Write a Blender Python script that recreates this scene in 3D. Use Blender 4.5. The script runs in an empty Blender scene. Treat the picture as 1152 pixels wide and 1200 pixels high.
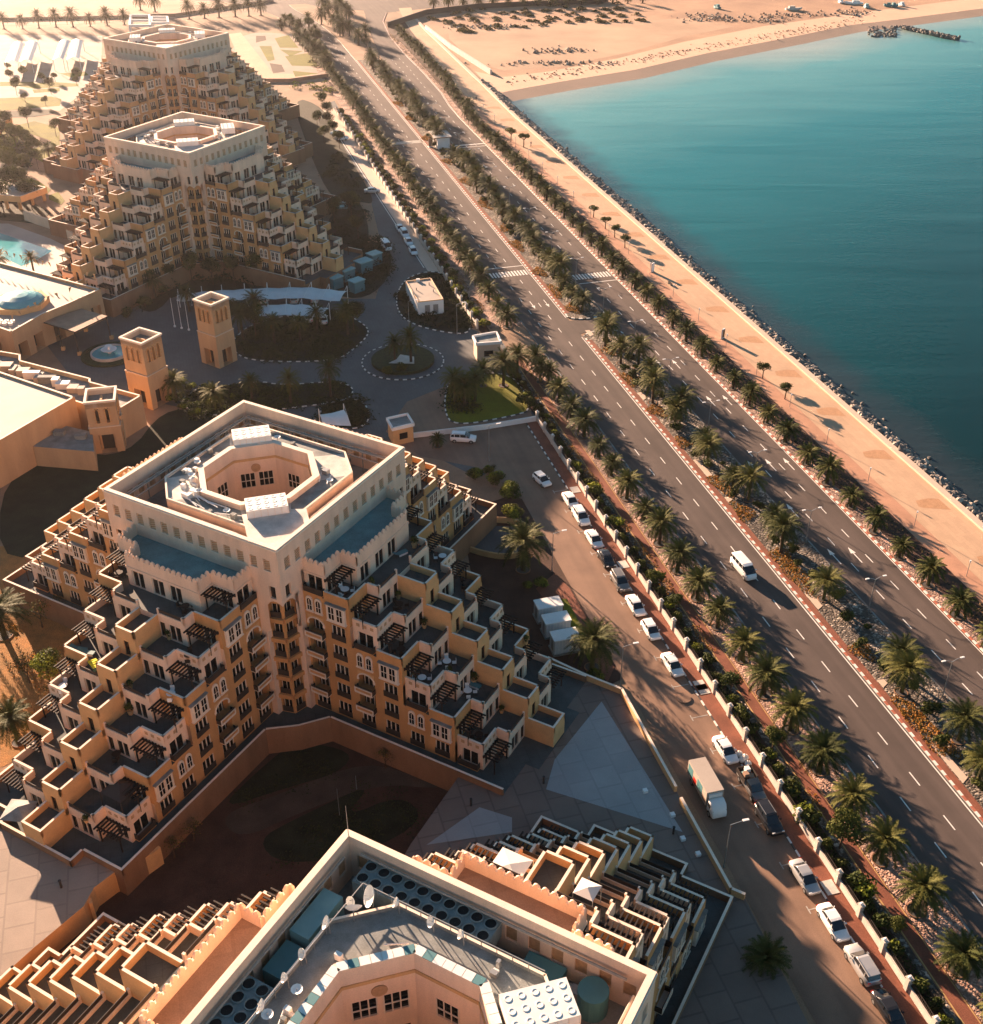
HAZE=0.00007; EXPO=2.45
import bpy, math, random
from mathutils import Vector, Matrix
R = math.radians
rnd = random.Random(7)
sc = bpy.context.scene
COL = sc.collection
H = 100.0; FPX = 1345.0; PITCH = R(33.4)

# ------------------------------------------------------------------ survey helpers
def G(x, y, z=0.0):
    """ground position (at height z) surveyed from the aerial view"""
    fw = Vector((0, math.cos(PITCH), -math.sin(PITCH))); up = Vector((0, math.sin(PITCH), math.cos(PITCH)))
    d = fw*FPX + Vector((1, 0, 0))*(x-576) + up*(600-y)
    t = (z-H)/d.z
    return Vector((d.x*t, d.y*t, z))
AR = R(105.7)
DS = Vector((math.cos(AR), math.sin(AR), 0)); DN = Vector((math.sin(AR), -math.cos(AR), 0))
def W(n, s, z=0.0):
    """road frame: n across (towards the sea), s along (away)"""
    p = DN*n + DS*s
    return Vector((p.x, p.y, z))
RA = math.atan2(-DS.y, -DS.x)      # heading towards the camera along the road

# ------------------------------------------------------------------ materials
MATS = {}
def mat(name, col, rough=0.8, var=0.12, scale=0.6, bump=0.0, bscale=20, metal=0.0, col2=None, spec=0.3, detail=5, fine=0.0, streak=0, joint=None, lane=0):
    m = bpy.data.materials.new(name); m.use_nodes = True
    nt = m.node_tree; N = nt.nodes; L = nt.links
    b = N['Principled BSDF']; b.inputs['Roughness'].default_value = rough; b.inputs['Metallic'].default_value = metal
    b.inputs['Specular IOR Level'].default_value = spec
    g = N.new('ShaderNodeNewGeometry')
    nz = N.new('ShaderNodeTexNoise'); nz.inputs['Scale'].default_value = scale; nz.inputs['Detail'].default_value = detail
    nz.inputs['Roughness'].default_value = 0.62
    src = g.outputs['Position']
    if streak:
        mp = N.new('ShaderNodeMapping'); mp.inputs['Scale'].default_value = (1, 1, 1.0/streak); L.new(src, mp.inputs['Vector']); src2 = mp.outputs[0]
    else: src2 = src
    L.new(src2, nz.inputs['Vector'])
    mx = N.new('ShaderNodeMix'); mx.data_type = 'RGBA'
    c1 = tuple(col); c2 = tuple(col2) if col2 else tuple(max(0, c*(1-2.2*var)) for c in col)
    mr = N.new('ShaderNodeMapRange'); mr.inputs['From Min'].default_value = 0.3; mr.inputs['From Max'].default_value = 0.7
    L.new(nz.outputs[0], mr.inputs[0]); L.new(mr.outputs[0], mx.inputs[0])
    mx.inputs[6].default_value = (*c1, 1); mx.inputs[7].default_value = (*c2, 1)
    out = mx.outputs[2]
    if fine:
        n2 = N.new('ShaderNodeTexNoise'); n2.inputs['Scale'].default_value = 9; n2.inputs['Detail'].default_value = 3
        L.new(src, n2.inputs['Vector'])
        m2 = N.new('ShaderNodeMix'); m2.data_type = 'RGBA'; m2.blend_type = 'MULTIPLY'; m2.inputs[0].default_value = 1
        r2 = N.new('ShaderNodeMapRange'); r2.inputs['From Min'].default_value = 0.35; r2.inputs['From Max'].default_value = 0.65
        r2.inputs['To Min'].default_value = 1-fine; r2.inputs['To Max'].default_value = 1+fine
        L.new(n2.outputs[0], r2.inputs[0]); L.new(out, m2.inputs[6]); L.new(r2.outputs[0], m2.inputs[7]); out = m2.outputs[2]
    if lane:       # wear running along the lanes
        mp5 = N.new('ShaderNodeMapping'); mp5.vector_type = 'POINT'; mp5.inputs['Rotation'].default_value = (0, 0, -AR); L.new(src, mp5.inputs['Vector']); mp6 = N.new('ShaderNodeMapping'); mp6.inputs['Scale'].default_value = (.03, .6, 1); L.new(mp5.outputs[0], mp6.inputs['Vector']); mp5 = mp6
        n5 = N.new('ShaderNodeTexNoise'); n5.inputs['Scale'].default_value = 1.0; n5.inputs['Detail'].default_value = 5; L.new(mp5.outputs[0], n5.inputs['Vector'])
        r5 = N.new('ShaderNodeMapRange'); r5.inputs['From Min'].default_value = 0.35; r5.inputs['From Max'].default_value = 0.65; r5.inputs['To Min'].default_value = 1-lane; r5.inputs['To Max'].default_value = 1+lane; L.new(n5.outputs[0], r5.inputs[0])
        m5 = N.new('ShaderNodeMix'); m5.data_type = 'RGBA'; m5.blend_type = 'MULTIPLY'; m5.inputs[0].default_value = 1; L.new(out, m5.inputs[6]); L.new(r5.outputs[0], m5.inputs[7]); out = m5.outputs[2]
    if joint:      # joints between paving units: (unit length, unit width, joint tone)
        bk = N.new('ShaderNodeTexBrick'); bk.inputs['Scale'].default_value = 1.0; bk.inputs['Brick Width'].default_value = joint[0]; bk.inputs['Row Height'].default_value = joint[1]; bk.inputs['Mortar Size'].default_value = joint[1]*.035
        bk.inputs['Color1'].default_value = (1, 1, 1, 1); bk.inputs['Color2'].default_value = (.90, .90, .90, 1); bk.inputs['Mortar'].default_value = (joint[2],)*3+(1,)
        rot = N.new('ShaderNodeMapping'); rot.inputs['Rotation'].default_value = (0, 0, -AR); L.new(src, rot.inputs['Vector']); L.new(rot.outputs[0], bk.inputs['Vector'])
        m4 = N.new('ShaderNodeMix'); m4.data_type = 'RGBA'; m4.blend_type = 'MULTIPLY'; m4.inputs[0].default_value = 1; L.new(out, m4.inputs[6]); L.new(bk.outputs['Color'], m4.inputs[7]); out = m4.outputs[2]
    L.new(out, b.inputs['Base Color'])
    if bump:
        n3 = N.new('ShaderNodeTexNoise'); n3.inputs['Scale'].default_value = bscale; n3.inputs['Detail'].default_value = 3
        L.new(src, n3.inputs['Vector'])
        bp = N.new('ShaderNodeBump'); bp.inputs['Strength'].default_value = bump; bp.inputs['Distance'].default_value = 0.1
        L.new(n3.outputs[0], bp.inputs['Height']); L.new(bp.outputs[0], b.inputs['Normal'])
    MATS[name] = m
    return m
def cells(name, c1, c2, c3, scale, rough=0.9, bump=0.6, rand=1.0, thr=0.5):
    """pebbles: voronoi cells in three tones, dark gaps in relief only"""
    m = bpy.data.materials.new(name); m.use_nodes = True
    nt = m.node_tree; N = nt.nodes; L = nt.links; b = N['Principled BSDF']; b.inputs['Roughness'].default_value = rough
    g = N.new('ShaderNodeNewGeometry'); v = N.new('ShaderNodeTexVoronoi'); v.inputs['Scale'].default_value = scale
    L.new(g.outputs['Position'], v.inputs['Vector'])
    sp = N.new('ShaderNodeSeparateColor'); L.new(v.outputs['Color'], sp.inputs[0])
    r = N.new('ShaderNodeValToRGB'); e = r.color_ramp.elements
    e[0].position = 0; e[0].color = (*c1, 1); e[1].position = 1; e[1].color = (*c3, 1)
    k = r.color_ramp.elements.new(thr); k.color = (*c2, 1)
    L.new(sp.outputs[0], r.inputs[0]); 
    nz = N.new('ShaderNodeTexNoise'); nz.inputs['Scale'].default_value = 0.35; nz.inputs['Detail'].default_value = 4; L.new(g.outputs['Position'], nz.inputs['Vector'])
    mr = N.new('ShaderNodeMapRange'); mr.inputs['From Min'].default_value = .38; mr.inputs['From Max'].default_value = .62; mr.inputs['To Min'].default_value = .4; mr.inputs['To Max'].default_value = 1.15
    L.new(nz.outputs[0], mr.inputs[0])
    mm = N.new('ShaderNodeMix'); mm.data_type = 'RGBA'; mm.blend_type = 'MULTIPLY'; mm.inputs[0].default_value = 1
    L.new(r.outputs[0], mm.inputs[6]); L.new(mr.outputs[0], mm.inputs[7]); L.new(mm.outputs[2], b.inputs['Base Color'])
    bp = N.new('ShaderNodeBump'); bp.inputs['Strength'].default_value = bump; bp.inputs['Distance'].default_value = 0.15; bp.invert = True
    L.new(v.outputs['Distance'], bp.inputs['Height']); L.new(bp.outputs[0], b.inputs['Normal'])
    MATS[name] = m; return m
M = MATS
mat('cream', (0.84, 0.61, 0.455), 0.85, 0.11, 0.45, 0.15, 6, fine=0.05, streak=5)
mat('cream_top', (0.85, 0.71, 0.57), 0.8, 0.06, 0.8, fine=0.05)
mat('brown', (0.60, 0.31, 0.125), 0.85, 0.13, 0.45, 0.15, 6, fine=0.06, streak=5)
mat('gardenwall', (0.29, 0.155, 0.085), 0.9, 0.16, 0.3, 0.2, 5, fine=0.1, streak=4)
mat('terra', (0.66, 0.385, 0.175), 0.85, 0.08, 0.6, fine=0.06)
mat('tan_panel', (0.55, 0.33, 0.18), 0.85, 0.15, 3.0, 0.5, 14)
mat('wallwhite', (0.60, 0.54, 0.47), 0.8, 0.12, 0.5, fine=0.08, streak=4)
mat('trim', (0.74, 0.63, 0.52), 0.7, 0.04, 1.0)
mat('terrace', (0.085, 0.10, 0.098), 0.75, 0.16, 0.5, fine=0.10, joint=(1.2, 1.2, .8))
mat('crown_roof', (0.15, 0.32, 0.335), 0.7, 0.2, 0.35, fine=0.12)
mat('roofwhite', (0.62, 0.58, 0.52), 0.7, 0.16, 0.7, fine=0.07)
mat('roofgrey', (0.26, 0.28, 0.27), 0.8, 0.22, 0.6, fine=0.1)
mat('whitebox', (0.78, 0.77, 0.73), 0.5, 0.06, 1.2)
mat('fanbox', (0.24, 0.30, 0.30), 0.6, 0.14, 1.5, fine=0.06)
mat('white', (0.80, 0.79, 0.76), 0.6, 0.05, 1.0)
mat('steel', (0.35, 0.36, 0.36), 0.45, 0.1, 2.0, metal=0.6)
mat('pipe', (0.42, 0.36, 0.30), 0.6, 0.15, 2.0)
mat('iron', (0.045, 0.035, 0.03), 0.6, 0.1, 2)
mat('wood', (0.022, 0.014, 0.011), 0.75, 0.2, 3)
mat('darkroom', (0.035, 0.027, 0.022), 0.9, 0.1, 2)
g_ = mat('glass', (0.012, 0.014, 0.016), 0.12, 0.3, 1.5, spec=0.6)
mat('asphalt', (0.102, 0.077, 0.066), 0.85, 0.13, 0.12, 0.2, 25, fine=0.08, detail=8, lane=.16)
mat('asphalt2', (0.27, 0.168, 0.115), 0.88, 0.17, 0.12, 0.2, 25, fine=0.1, detail=9, lane=.10)
mat('paving_grey', (0.12, 0.13, 0.13), 0.8, 0.16, 0.12, 0.2, 12, fine=0.12, joint=(1.2, .6, .75), detail=9)
mat('paint', (0.80, 0.78, 0.72), 0.6, 0.10, 1.5)
mat('paint_old', (0.50, 0.47, 0.42), 0.7, 0.25, 1.5)
mat('yellowpaint', (0.55, 0.36, 0.14), 0.7, 0.2, 1.5)
mat('redpave', (0.27, 0.095, 0.055), 0.85, 0.2, 0.35, 0.3, 12, fine=0.16, joint=(.6, .3, .7))
mat('redkerb', (0.40, 0.13, 0.08), 0.8, 0.1, 1.0, fine=0.1)
mat('kerbwhite', (0.74, 0.72, 0.67), 0.7, 0.08, 1.0)
mat('kerbdark', (0.07, 0.065, 0.06), 0.8, 0.08, 1.0)
mat('promenade', (0.56, 0.375, 0.24), 0.8, 0.09, 0.10, 0.12, 8, fine=0.07, detail=9, joint=(1.6, .8, .86))
mat('prompatch', (0.46, 0.26, 0.14), 0.85, 0.10, 1.0, 0.3, 5, fine=0.2)
mat('promedge', (0.58, 0.45, 0.35), 0.8, 0.05, 0.4, fine=0.04)
mat('promred', (0.50, 0.27, 0.17), 0.85, 0.14, 0.3, 0.2, 8, fine=0.1)
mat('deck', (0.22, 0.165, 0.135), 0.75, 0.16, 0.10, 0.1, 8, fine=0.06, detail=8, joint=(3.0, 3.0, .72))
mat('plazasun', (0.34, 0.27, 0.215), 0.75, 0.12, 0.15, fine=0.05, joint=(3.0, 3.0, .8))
mat('deck_light_patch', (0.34, 0.345, 0.34), 0.6, 0.08, 0.25, fine=0.05, joint=(3.0, 3.0, .86))  # deck tone with a patch of light put into the colour
mat('deadpath', (0.085, 0.06, 0.045), 0.95, 0.2, 0.3, 0.3, 5, fine=0.2)
mat('palepave', (0.36, 0.29, 0.235), 0.85, 0.12, 0.1, fine=0.08, detail=8)
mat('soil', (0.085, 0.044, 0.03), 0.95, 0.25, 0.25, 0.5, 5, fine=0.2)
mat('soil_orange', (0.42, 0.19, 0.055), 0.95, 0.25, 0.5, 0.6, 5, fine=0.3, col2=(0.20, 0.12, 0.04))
mat('earth', (0.36, 0.235, 0.15), 0.95, 0.2, 0.1, 0.4, 4, fine=0.12, detail=9)
mat('sand', (0.50, 0.335, 0.22), 0.95, 0.18, 0.03, 0.5, 1.5, fine=0.06, detail=10)
mat('beach', (0.62, 0.42, 0.29), 0.9, 0.07, 0.05, 0.2, 2, fine=0.03, detail=8)
mat('scrub', (0.26, 0.155, 0.10), 0.95, 0.3, 0.035, 0.8, 1.0, fine=0.25, detail=12, col2=(0.45, 0.28, 0.175))
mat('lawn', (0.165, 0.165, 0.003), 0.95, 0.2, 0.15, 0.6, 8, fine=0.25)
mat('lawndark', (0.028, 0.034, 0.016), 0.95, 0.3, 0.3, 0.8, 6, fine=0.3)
mat('hedge', (0.040, 0.058, 0.018), 0.95, 0.3, 1.5, fine=0.4)
mat('water_pool', (0.10, 0.42, 0.45), 0.08, 0.1, 0.5)
mat('dome_glass', (0.14, 0.40, 0.44), 0.25, 0.10, 0.6)
mat('canopy_teal', (0.24, 0.42, 0.42), 0.6, 0.08, 0.8)
mat('canopy_white', (0.62, 0.66, 0.66), 0.6, 0.06, 0.8)
mat('sandstone', (0.56, 0.35, 0.19), 0.85, 0.10, 0.4, 0.2, 6, fine=0.06, streak=4)
mat('sandlight', (0.68, 0.52, 0.38), 0.8, 0.08, 0.3, fine=0.05)
mat('hallroof', (0.44, 0.38, 0.32), 0.75, 0.10, 0.12, fine=0.06)
mat('rust', (0.38, 0.24, 0.16), 0.8, 0.15, 0.6)
mat('tyre', (0.02, 0.02, 0.02), 0.8, 0.1, 2)
mat('carglass', (0.015, 0.02, 0.025), 0.08, 0.1, 1, spec=0.7)
mat('carwhite', (0.80, 0.80, 0.78), 0.25, 0.02, 1, spec=0.6)
mat('carblack', (0.02, 0.02, 0.022), 0.2, 0.02, 1, spec=0.6)
mat('cargrey', (0.20, 0.19, 0.18), 0.28, 0.02, 1, spec=0.6, metal=0.3)
mat('carsilver', (0.48, 0.48, 0.47), 0.28, 0.02, 1, spec=0.6, metal=0.4)
mat('lampred', (0.5, 0.03, 0.02), 0.3, 0.02, 1)
mat('lamphead', (0.8, 0.8, 0.78), 0.2, 0.02, 1)
mat('rock', (0.22, 0.195, 0.17), 0.9, 0.25, 0.5, 0.6, 4, fine=0.3, col2=(0.13, 0.12, 0.11))
mat('rockpale', (0.52, 0.44, 0.36), 0.9, 0.2, 0.5, 0.5, 4, fine=0.3)
mat('trunk', (0.085, 0.058, 0.038), 0.95, 0.25, 4, 0.8, 12)
mat('bark', (0.12, 0.075, 0.045), 0.95, 0.25, 4)
mat('cloth', (0.70, 0.66, 0.6), 0.9, 0.05, 1)
mat('skin', (0.45, 0.28, 0.2), 0.7, 0.05, 1)
mat('clothdark', (0.04, 0.04, 0.05), 0.9, 0.05, 1)
mat('clothyellow', (0.75, 0.72, 0.05), 0.9, 0.05, 1)
mat('tealsheet', (0.08, 0.22, 0.24), 0.6, 0.05, 1)
cells('gravel', (0.05, 0.04, 0.03), (0.13, 0.10, 0.075), (0.42, 0.365, 0.30), 3.6, thr=.66)
cells('gravel_warm', (0.22, 0.12, 0.085), (0.38, 0.23, 0.17), (0.58, 0.40, 0.31), 4.5)
def leafmat(name, c1, c2, trans=0.25):
    m = bpy.data.materials.new(name); m.use_nodes = True
    nt = m.node_tree; N = nt.nodes; L = nt.links; b = N['Principled BSDF']; b.inputs['Roughness'].default_value = 0.75
    b.inputs['Specular IOR Level'].default_value = 0.12
    g = N.new('ShaderNodeNewGeometry'); nz = N.new('ShaderNodeTexNoise'); nz.inputs['Scale'].default_value = 1.6; nz.inputs['Detail'].default_value = 3
    L.new(g.outputs['Position'], nz.inputs['Vector'])
    oi = N.new('ShaderNodeObjectInfo')
    ad = N.new('ShaderNodeMath'); ad.operation = 'ADD'; L.new(nz.outputs[0], ad.inputs[0])
    mu = N.new('ShaderNodeMath'); mu.operation = 'MULTIPLY_ADD'; mu.inputs[1].default_value = 0.4; mu.inputs[2].default_value = -0.2
    L.new(oi.outputs['Random'], mu.inputs[0]); L.new(mu.outputs[0], ad.inputs[1])
    r = N.new('ShaderNodeValToRGB'); e = r.color_ramp.elements; e[0].position = 0.3; e[0].color = (*c1, 1); e[1].position = 0.7; e[1].color = (*c2, 1)
    L.new(ad.outputs[0], r.inputs[0]); L.new(r.outputs[0], b.inputs['Base Color'])
    t = N.new('ShaderNodeBsdfTranslucent'); L.new(r.outputs[0], t.inputs[0]); ms = N.new('ShaderNodeMixShader'); ms.inputs[0].default_value = trans
    L.new(b.outputs[0], ms.inputs[1]); L.new(t.outputs[0], ms.inputs[2]); L.new(ms.outputs[0], N['Material Output'].inputs[0])
    MATS[name] = m; return m
leafmat('frond', (0.032, 0.042, 0.008), (0.088, 0.088, 0.018), 0.08)
leafmat('frond_dry', (0.16, 0.10, 0.04), (0.26, 0.17, 0.07), 0.2)
leafmat('leaf', (0.030, 0.046, 0.010), (0.085, 0.095, 0.020), 0.18)
leafmat('leaf_bright', (0.12, 0.15, 0.02), (0.22, 0.24, 0.03), 0.3)
leafmat('leaf_orange', (0.24, 0.11, 0.02), (0.42, 0.20, 0.04), 0.3)
leafmat('leaf_dark', (0.020, 0.030, 0.012), (0.045, 0.052, 0.018), 0.2)

def sea_mat():
    m = bpy.data.materials.new('sea'); m.use_nodes = True
    nt = m.node_tree; N = nt.nodes; L = nt.links; b = N['Principled BSDF']
    b.inputs['Roughness'].default_value = 0.22; b.inputs['Specular IOR Level'].default_value = 0.32; b.inputs['IOR'].default_value = 1.33
    g = N.new('ShaderNodeNewGeometry')
    # water depth: shallow, sandy near the beach, dark over the foot of the sea wall
    sx = N.new('ShaderNodeSeparateXYZ'); L.new(g.outputs['Position'], sx.inputs[0])
    def dot(vx, vy, off):
        a = N.new('ShaderNodeMath'); a.operation = 'MULTIPLY'; a.inputs[1].default_value = vx; L.new(sx.outputs[0], a.inputs[0])
        c = N.new('ShaderNodeMath'); c.operation = 'MULTIPLY_ADD'; c.inputs[1].default_value = vy; L.new(sx.outputs[1], c.inputs[0]); L.new(a.outputs[0], c.inputs[2])
        d = N.new('ShaderNodeMath'); d.operation = 'ADD'; d.inputs[1].default_value = off; L.new(c.outputs[0], d.inputs[0]); return d
    # distance offshore from the beach line, measured square to it
    p0 = W(125, 400); p1 = W(330, 478); t = (p1-p0).normalized(); nn = Vector((t.y, -t.x, 0))
    if nn.dot(W(200, 100)-p0) < 0: nn = -nn
    off = dot(nn.x, nn.y, -nn.dot(p0))
    nz = N.new('ShaderNodeTexNoise'); nz.inputs['Scale'].default_value = 0.012; nz.inputs['Detail'].default_value = 4; L.new(g.outputs['Position'], nz.inputs['Vector'])
    wob = N.new('ShaderNodeMath'); wob.operation = 'MULTIPLY_ADD'; wob.inputs[1].default_value = 60; L.new(nz.outputs[0], wob.inputs[0]); L.new(off.outputs[0], wob.inputs[2])
    mr = N.new('ShaderNodeMapRange'); mr.inputs['From Min'].default_value = 25; mr.inputs['From Max'].default_value = 290; L.new(wob.outputs[0], mr.inputs[0])
    r = N.new('ShaderNodeValToRGB'); e = r.color_ramp.elements
    e[0].position = 0; e[0].color = (0.30, 0.35, 0.31, 1); e[1].position = 1; e[1].color = (0.001, 0.010, 0.011, 1)
    k = e.new(0.12); k.color = (0.08, 0.26, 0.265, 1); k = e.new(0.35); k.color = (0.004, 0.135, 0.155, 1); k = e.new(0.7); k.color = (0.001, 0.052, 0.06, 1)
    L.new(mr.outputs[0], r.inputs[0])
    # dark rocky foot beside the wall
    dn = dot(DN.x, DN.y, -116.5)
    nz2 = N.new('ShaderNodeTexNoise'); nz2.inputs['Scale'].default_value = 0.15; nz2.inputs['Detail'].default_value = 5; L.new(g.outputs['Position'], nz2.inputs['Vector'])
    w2 = N.new('ShaderNodeMath'); w2.operation = 'MULTIPLY_ADD'; w2.inputs[1].default_value = -9; L.new(nz2.outputs[0], w2.inputs[0]); L.new(dn.outputs[0], w2.inputs[2])
    m2 = N.new('ShaderNodeMapRange'); m2.inputs['From Min'].default_value = -3; m2.inputs['From Max'].default_value = 8; m2.inputs['To Min'].default_value = 0.8; m2.inputs['To Max'].default_value = 0
    m2.interpolation_type = 'SMOOTHSTEP'
    L.new(w2.outputs[0], m2.inputs[0])
    mx = N.new('ShaderNodeMix'); mx.data_type = 'RGBA'; mx.inputs[7].default_value = (0.022, 0.032, 0.038, 1)
    L.new(m2.outputs[0], mx.inputs[0]); L.new(r.outputs[0], mx.inputs[6]); L.new(mx.outputs[2], b.inputs['Base Color'])
    # waves: long low swell lines parallel to the beach + fine ripples
    mp = N.new('ShaderNodeMapping'); mp.inputs['Rotation'].default_value = (0, 0, -math.atan2(t.y, t.x)); mp.inputs['Scale'].default_value = (0.22, 1, 1)
    L.new(g.outputs['Position'], mp.inputs['Vector'])
    n1 = N.new('ShaderNodeTexNoise'); n1.inputs['Scale'].default_value = 0.055; n1.inputs['Detail'].default_value = 6; n1.inputs['Distortion'].default_value = 0.4; L.new(mp.outputs[0], n1.inputs['Vector'])
    n2 = N.new('ShaderNodeTexNoise'); n2.inputs['Scale'].default_value = 0.8; n2.inputs['Detail'].default_value = 6; L.new(g.outputs['Position'], n2.inputs['Vector'])
    b1 = N.new('ShaderNodeBump'); b1.inputs['Strength'].default_value = 0.4; b1.inputs['Distance'].default_value = 0.8; L.new(n1.outputs[0], b1.inputs['Height'])
    b2 = N.new('ShaderNodeBump'); b2.inputs['Strength'].default_value = 0.17; b2.inputs['Distance'].default_value = 0.3; L.new(n2.outputs[0], b2.inputs['Height']); L.new(b1.outputs[0], b2.inputs['Normal'])
    L.new(b2.outputs[0], b.inputs['Normal'])
    MATS['sea'] = m
sea_mat()

# ------------------------------------------------------------------ mesh builder
class MB:
    def __init__(s): s.v = []; s.f = []; s.m = []; s.mats = []
    def mi(s, name):
        if name not in s.mats: s.mats.append(name)
        return s.mats.index(name)
    def face(s, pts, m):
        i = len(s.v); s.v += [tuple(p) for p in pts]; s.f.append(tuple(range(i, i+len(pts)))); s.m.append(s.mi(m))
    def poly(s, pts2, z, m):
        s.face([(p[0], p[1], z) for p in pts2], m)
    def box(s, x0, x1, y0, y1, z0, z1, m, top=None, bottom=True):
        if x0 > x1: x0, x1 = x1, x0
        if y0 > y1: y0, y1 = y1, y0
        i = len(s.v)
        s.v += [(x0,y0,z0),(x1,y0,z0),(x1,y1,z0),(x0,y1,z0),(x0,y0,z1),(x1,y0,z1),(x1,y1,z1),(x0,y1,z1)]
        F = [(4,5,6,7),(0,1,5,4),(1,2,6,5),(2,3,7,6),(3,0,4,7)] + ([(3,2,1,0)] if bottom else [])
        k = s.mi(m); kt = s.mi(top) if top else k
        for j, f in enumerate(F): s.f.append(tuple(i+a for a in f)); s.m.append(kt if j == 0 else k)
    def beam(s, a, b, w, h, m):
        """box beam from a to b, width w, height h (centred)"""
        a = Vector(a); b = Vector(b); d = (b-a); L_ = d.length
        if L_ < 1e-6: return
        d /= L_; up = Vector((0,0,1))
        if abs(d.z) > 0.95: up = Vector((1,0,0))
        sd = d.cross(up).normalized(); up = sd.cross(d)
        i = len(s.v)
        for p in (a, b):
            for x, y in ((-1,-1),(1,-1),(1,1),(-1,1)): s.v.append(tuple(p+sd*(x*w/2)+up*(y*h/2)))
        k = s.mi(m)
        for f in ((0,1,2,3),(7,6,5,4),(0,4,5,1),(1,5,6,2),(2,6,7,3),(3,7,4,0)): s.f.append(tuple(i+q for q in f)); s.m.append(k)
    def prism(s, pts, z0, z1, m, top=None, bottom=False):
        n = len(pts); i = len(s.v)
        area = sum(pts[j][0]*pts[(j+1)%n][1]-pts[(j+1)%n][0]*pts[j][1] for j in range(n))
        if area < 0: pts = list(pts)[::-1]
        s.v += [(p[0],p[1],z0) for p in pts]+[(p[0],p[1],z1) for p in pts]
        k = s.mi(m); kt = s.mi(top) if top else k
        for j in range(n):
            q = (j+1)%n; s.f.append((i+j, i+q, i+n+q, i+n+j)); s.m.append(k)
        s.f.append(tuple(range(i+n, i+2*n))); s.m.append(kt)
        if bottom: s.f.append(tuple(range(i+n-1, i-1, -1))); s.m.append(k)
    def tube(s, a, b, r0, r1, m, n=8, caps=True):
        a = Vector(a); b = Vector(b); d = (b-a).normalized(); up = Vector((0,0,1)) if abs(d.z) < 0.9 else Vector((1,0,0))
        x = d.cross(up).normalized(); y = d.cross(x); i = len(s.v)
        for p, r in ((a, r0), (b, r1)):
            for j in range(n):
                t = 2*math.pi*j/n; s.v.append(tuple(p+x*(r*math.cos(t))+y*(r*math.sin(t))))
        k = s.mi(m)
        for j in range(n):
            q = (j+1)%n; s.f.append((i+j, i+n+j, i+n+q, i+q)); s.m.append(k)
        if caps:
            s.f.append(tuple(range(i, i+n))); s.m.append(k); s.f.append(tuple(range(i+2*n-1, i+n-1, -1))); s.m.append(k)
    def path(s, pts, rad, m, n=6):
        for j in range(len(pts)-1): s.tube(pts[j], pts[j+1], rad[j], rad[j+1], m, n, caps=(j in (0, len(pts)-2)))
    def lathe(s, prof, m, n=16, c=(0,0), z=0):
        i = len(s.v); P = len(prof)
        for r, h in prof:
            for j in range(n): s.v.append((c[0]+r*math.cos(2*math.pi*j/n), c[1]+r*math.sin(2*math.pi*j/n), z+h))
        k = s.mi(m)
        for a in range(P-1):
            for j in range(n):
                q = (j+1)%n; s.f.append((i+a*n+j, i+a*n+q, i+(a+1)*n+q, i+(a+1)*n+j)); s.m.append(k)
    def strip(s, L_, R_, z, m):
        for j in range(len(L_)-1):
            s.face([(L_[j][0],L_[j][1],z),(R_[j][0],R_[j][1],z),(R_[j+1][0],R_[j+1][1],z),(L_[j+1][0],L_[j+1][1],z)], m)
    def mesh(s, name, smooth=False):
        me = bpy.data.meshes.new(name); me.from_pydata(s.v, [], s.f)
        for a in s.mats: me.materials.append(M[a])
        me.polygons.foreach_set('material_index', s.m)
        if smooth: me.polygons.foreach_set('use_smooth', [True]*len(s.f))
        me.update(); return me
    def obj(s, name, parent=None, loc=(0,0,0), rz=0, smooth=False, mesh=None):
        return mkobj(name, s.mesh(name, smooth), parent, loc, rz)
def mkobj(name, me, parent=None, loc=(0,0,0), rz=0):
    o = bpy.data.objects.new(name, me); COL.objects.link(o); o.location = loc; o.rotation_euler = (0,0,rz)
    if parent: o.parent = parent
    return o
def tag(o, label=None, cat=None, group=None, kind=None):
    if label: o['label'] = label
    if cat: o['category'] = cat
    if group: o['group'] = group
    if kind: o['kind'] = kind
    return o
def empty(name, loc=(0,0,0), rz=0, label=None, cat=None, group=None):
    o = bpy.data.objects.new(name, None); COL.objects.link(o); o.location = loc; o.rotation_euler = (0,0,rz); o.empty_display_size = 0.5
    return tag(o, label, cat, group)
def copy_tree(o, parent=None):
    c = o.copy(); COL.objects.link(c); c.parent = parent
    for ch in list(o.children): copy_tree(ch, c)
    return c
def inst(proto, loc, rz=0, scale=1.0, label=None, group=None):
    """first call uses the prototype itself, later calls copies"""
    if not proto.get("_used"):
        proto['_used'] = 1; o = proto
    else: o = copy_tree(proto)
    o.location = loc; o.rotation_euler = (0,0,rz); o.scale = (scale,)*3 if not isinstance(scale, tuple) else scale
    if label: o['label'] = label
    if group: o['group'] = group
    return o
def ordinal(i):
    w = ['', 'first', 'second', 'third', 'fourth', 'fifth', 'sixth', 'seventh', 'eighth', 'ninth', 'tenth', 'eleventh', 'twelfth']
    if i < len(w): return w[i]
    return '%d%s' % (i, 'th' if 10 <= i % 100 <= 20 else {1:'st',2:'nd',3:'rd'}.get(i % 10, 'th'))
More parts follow.
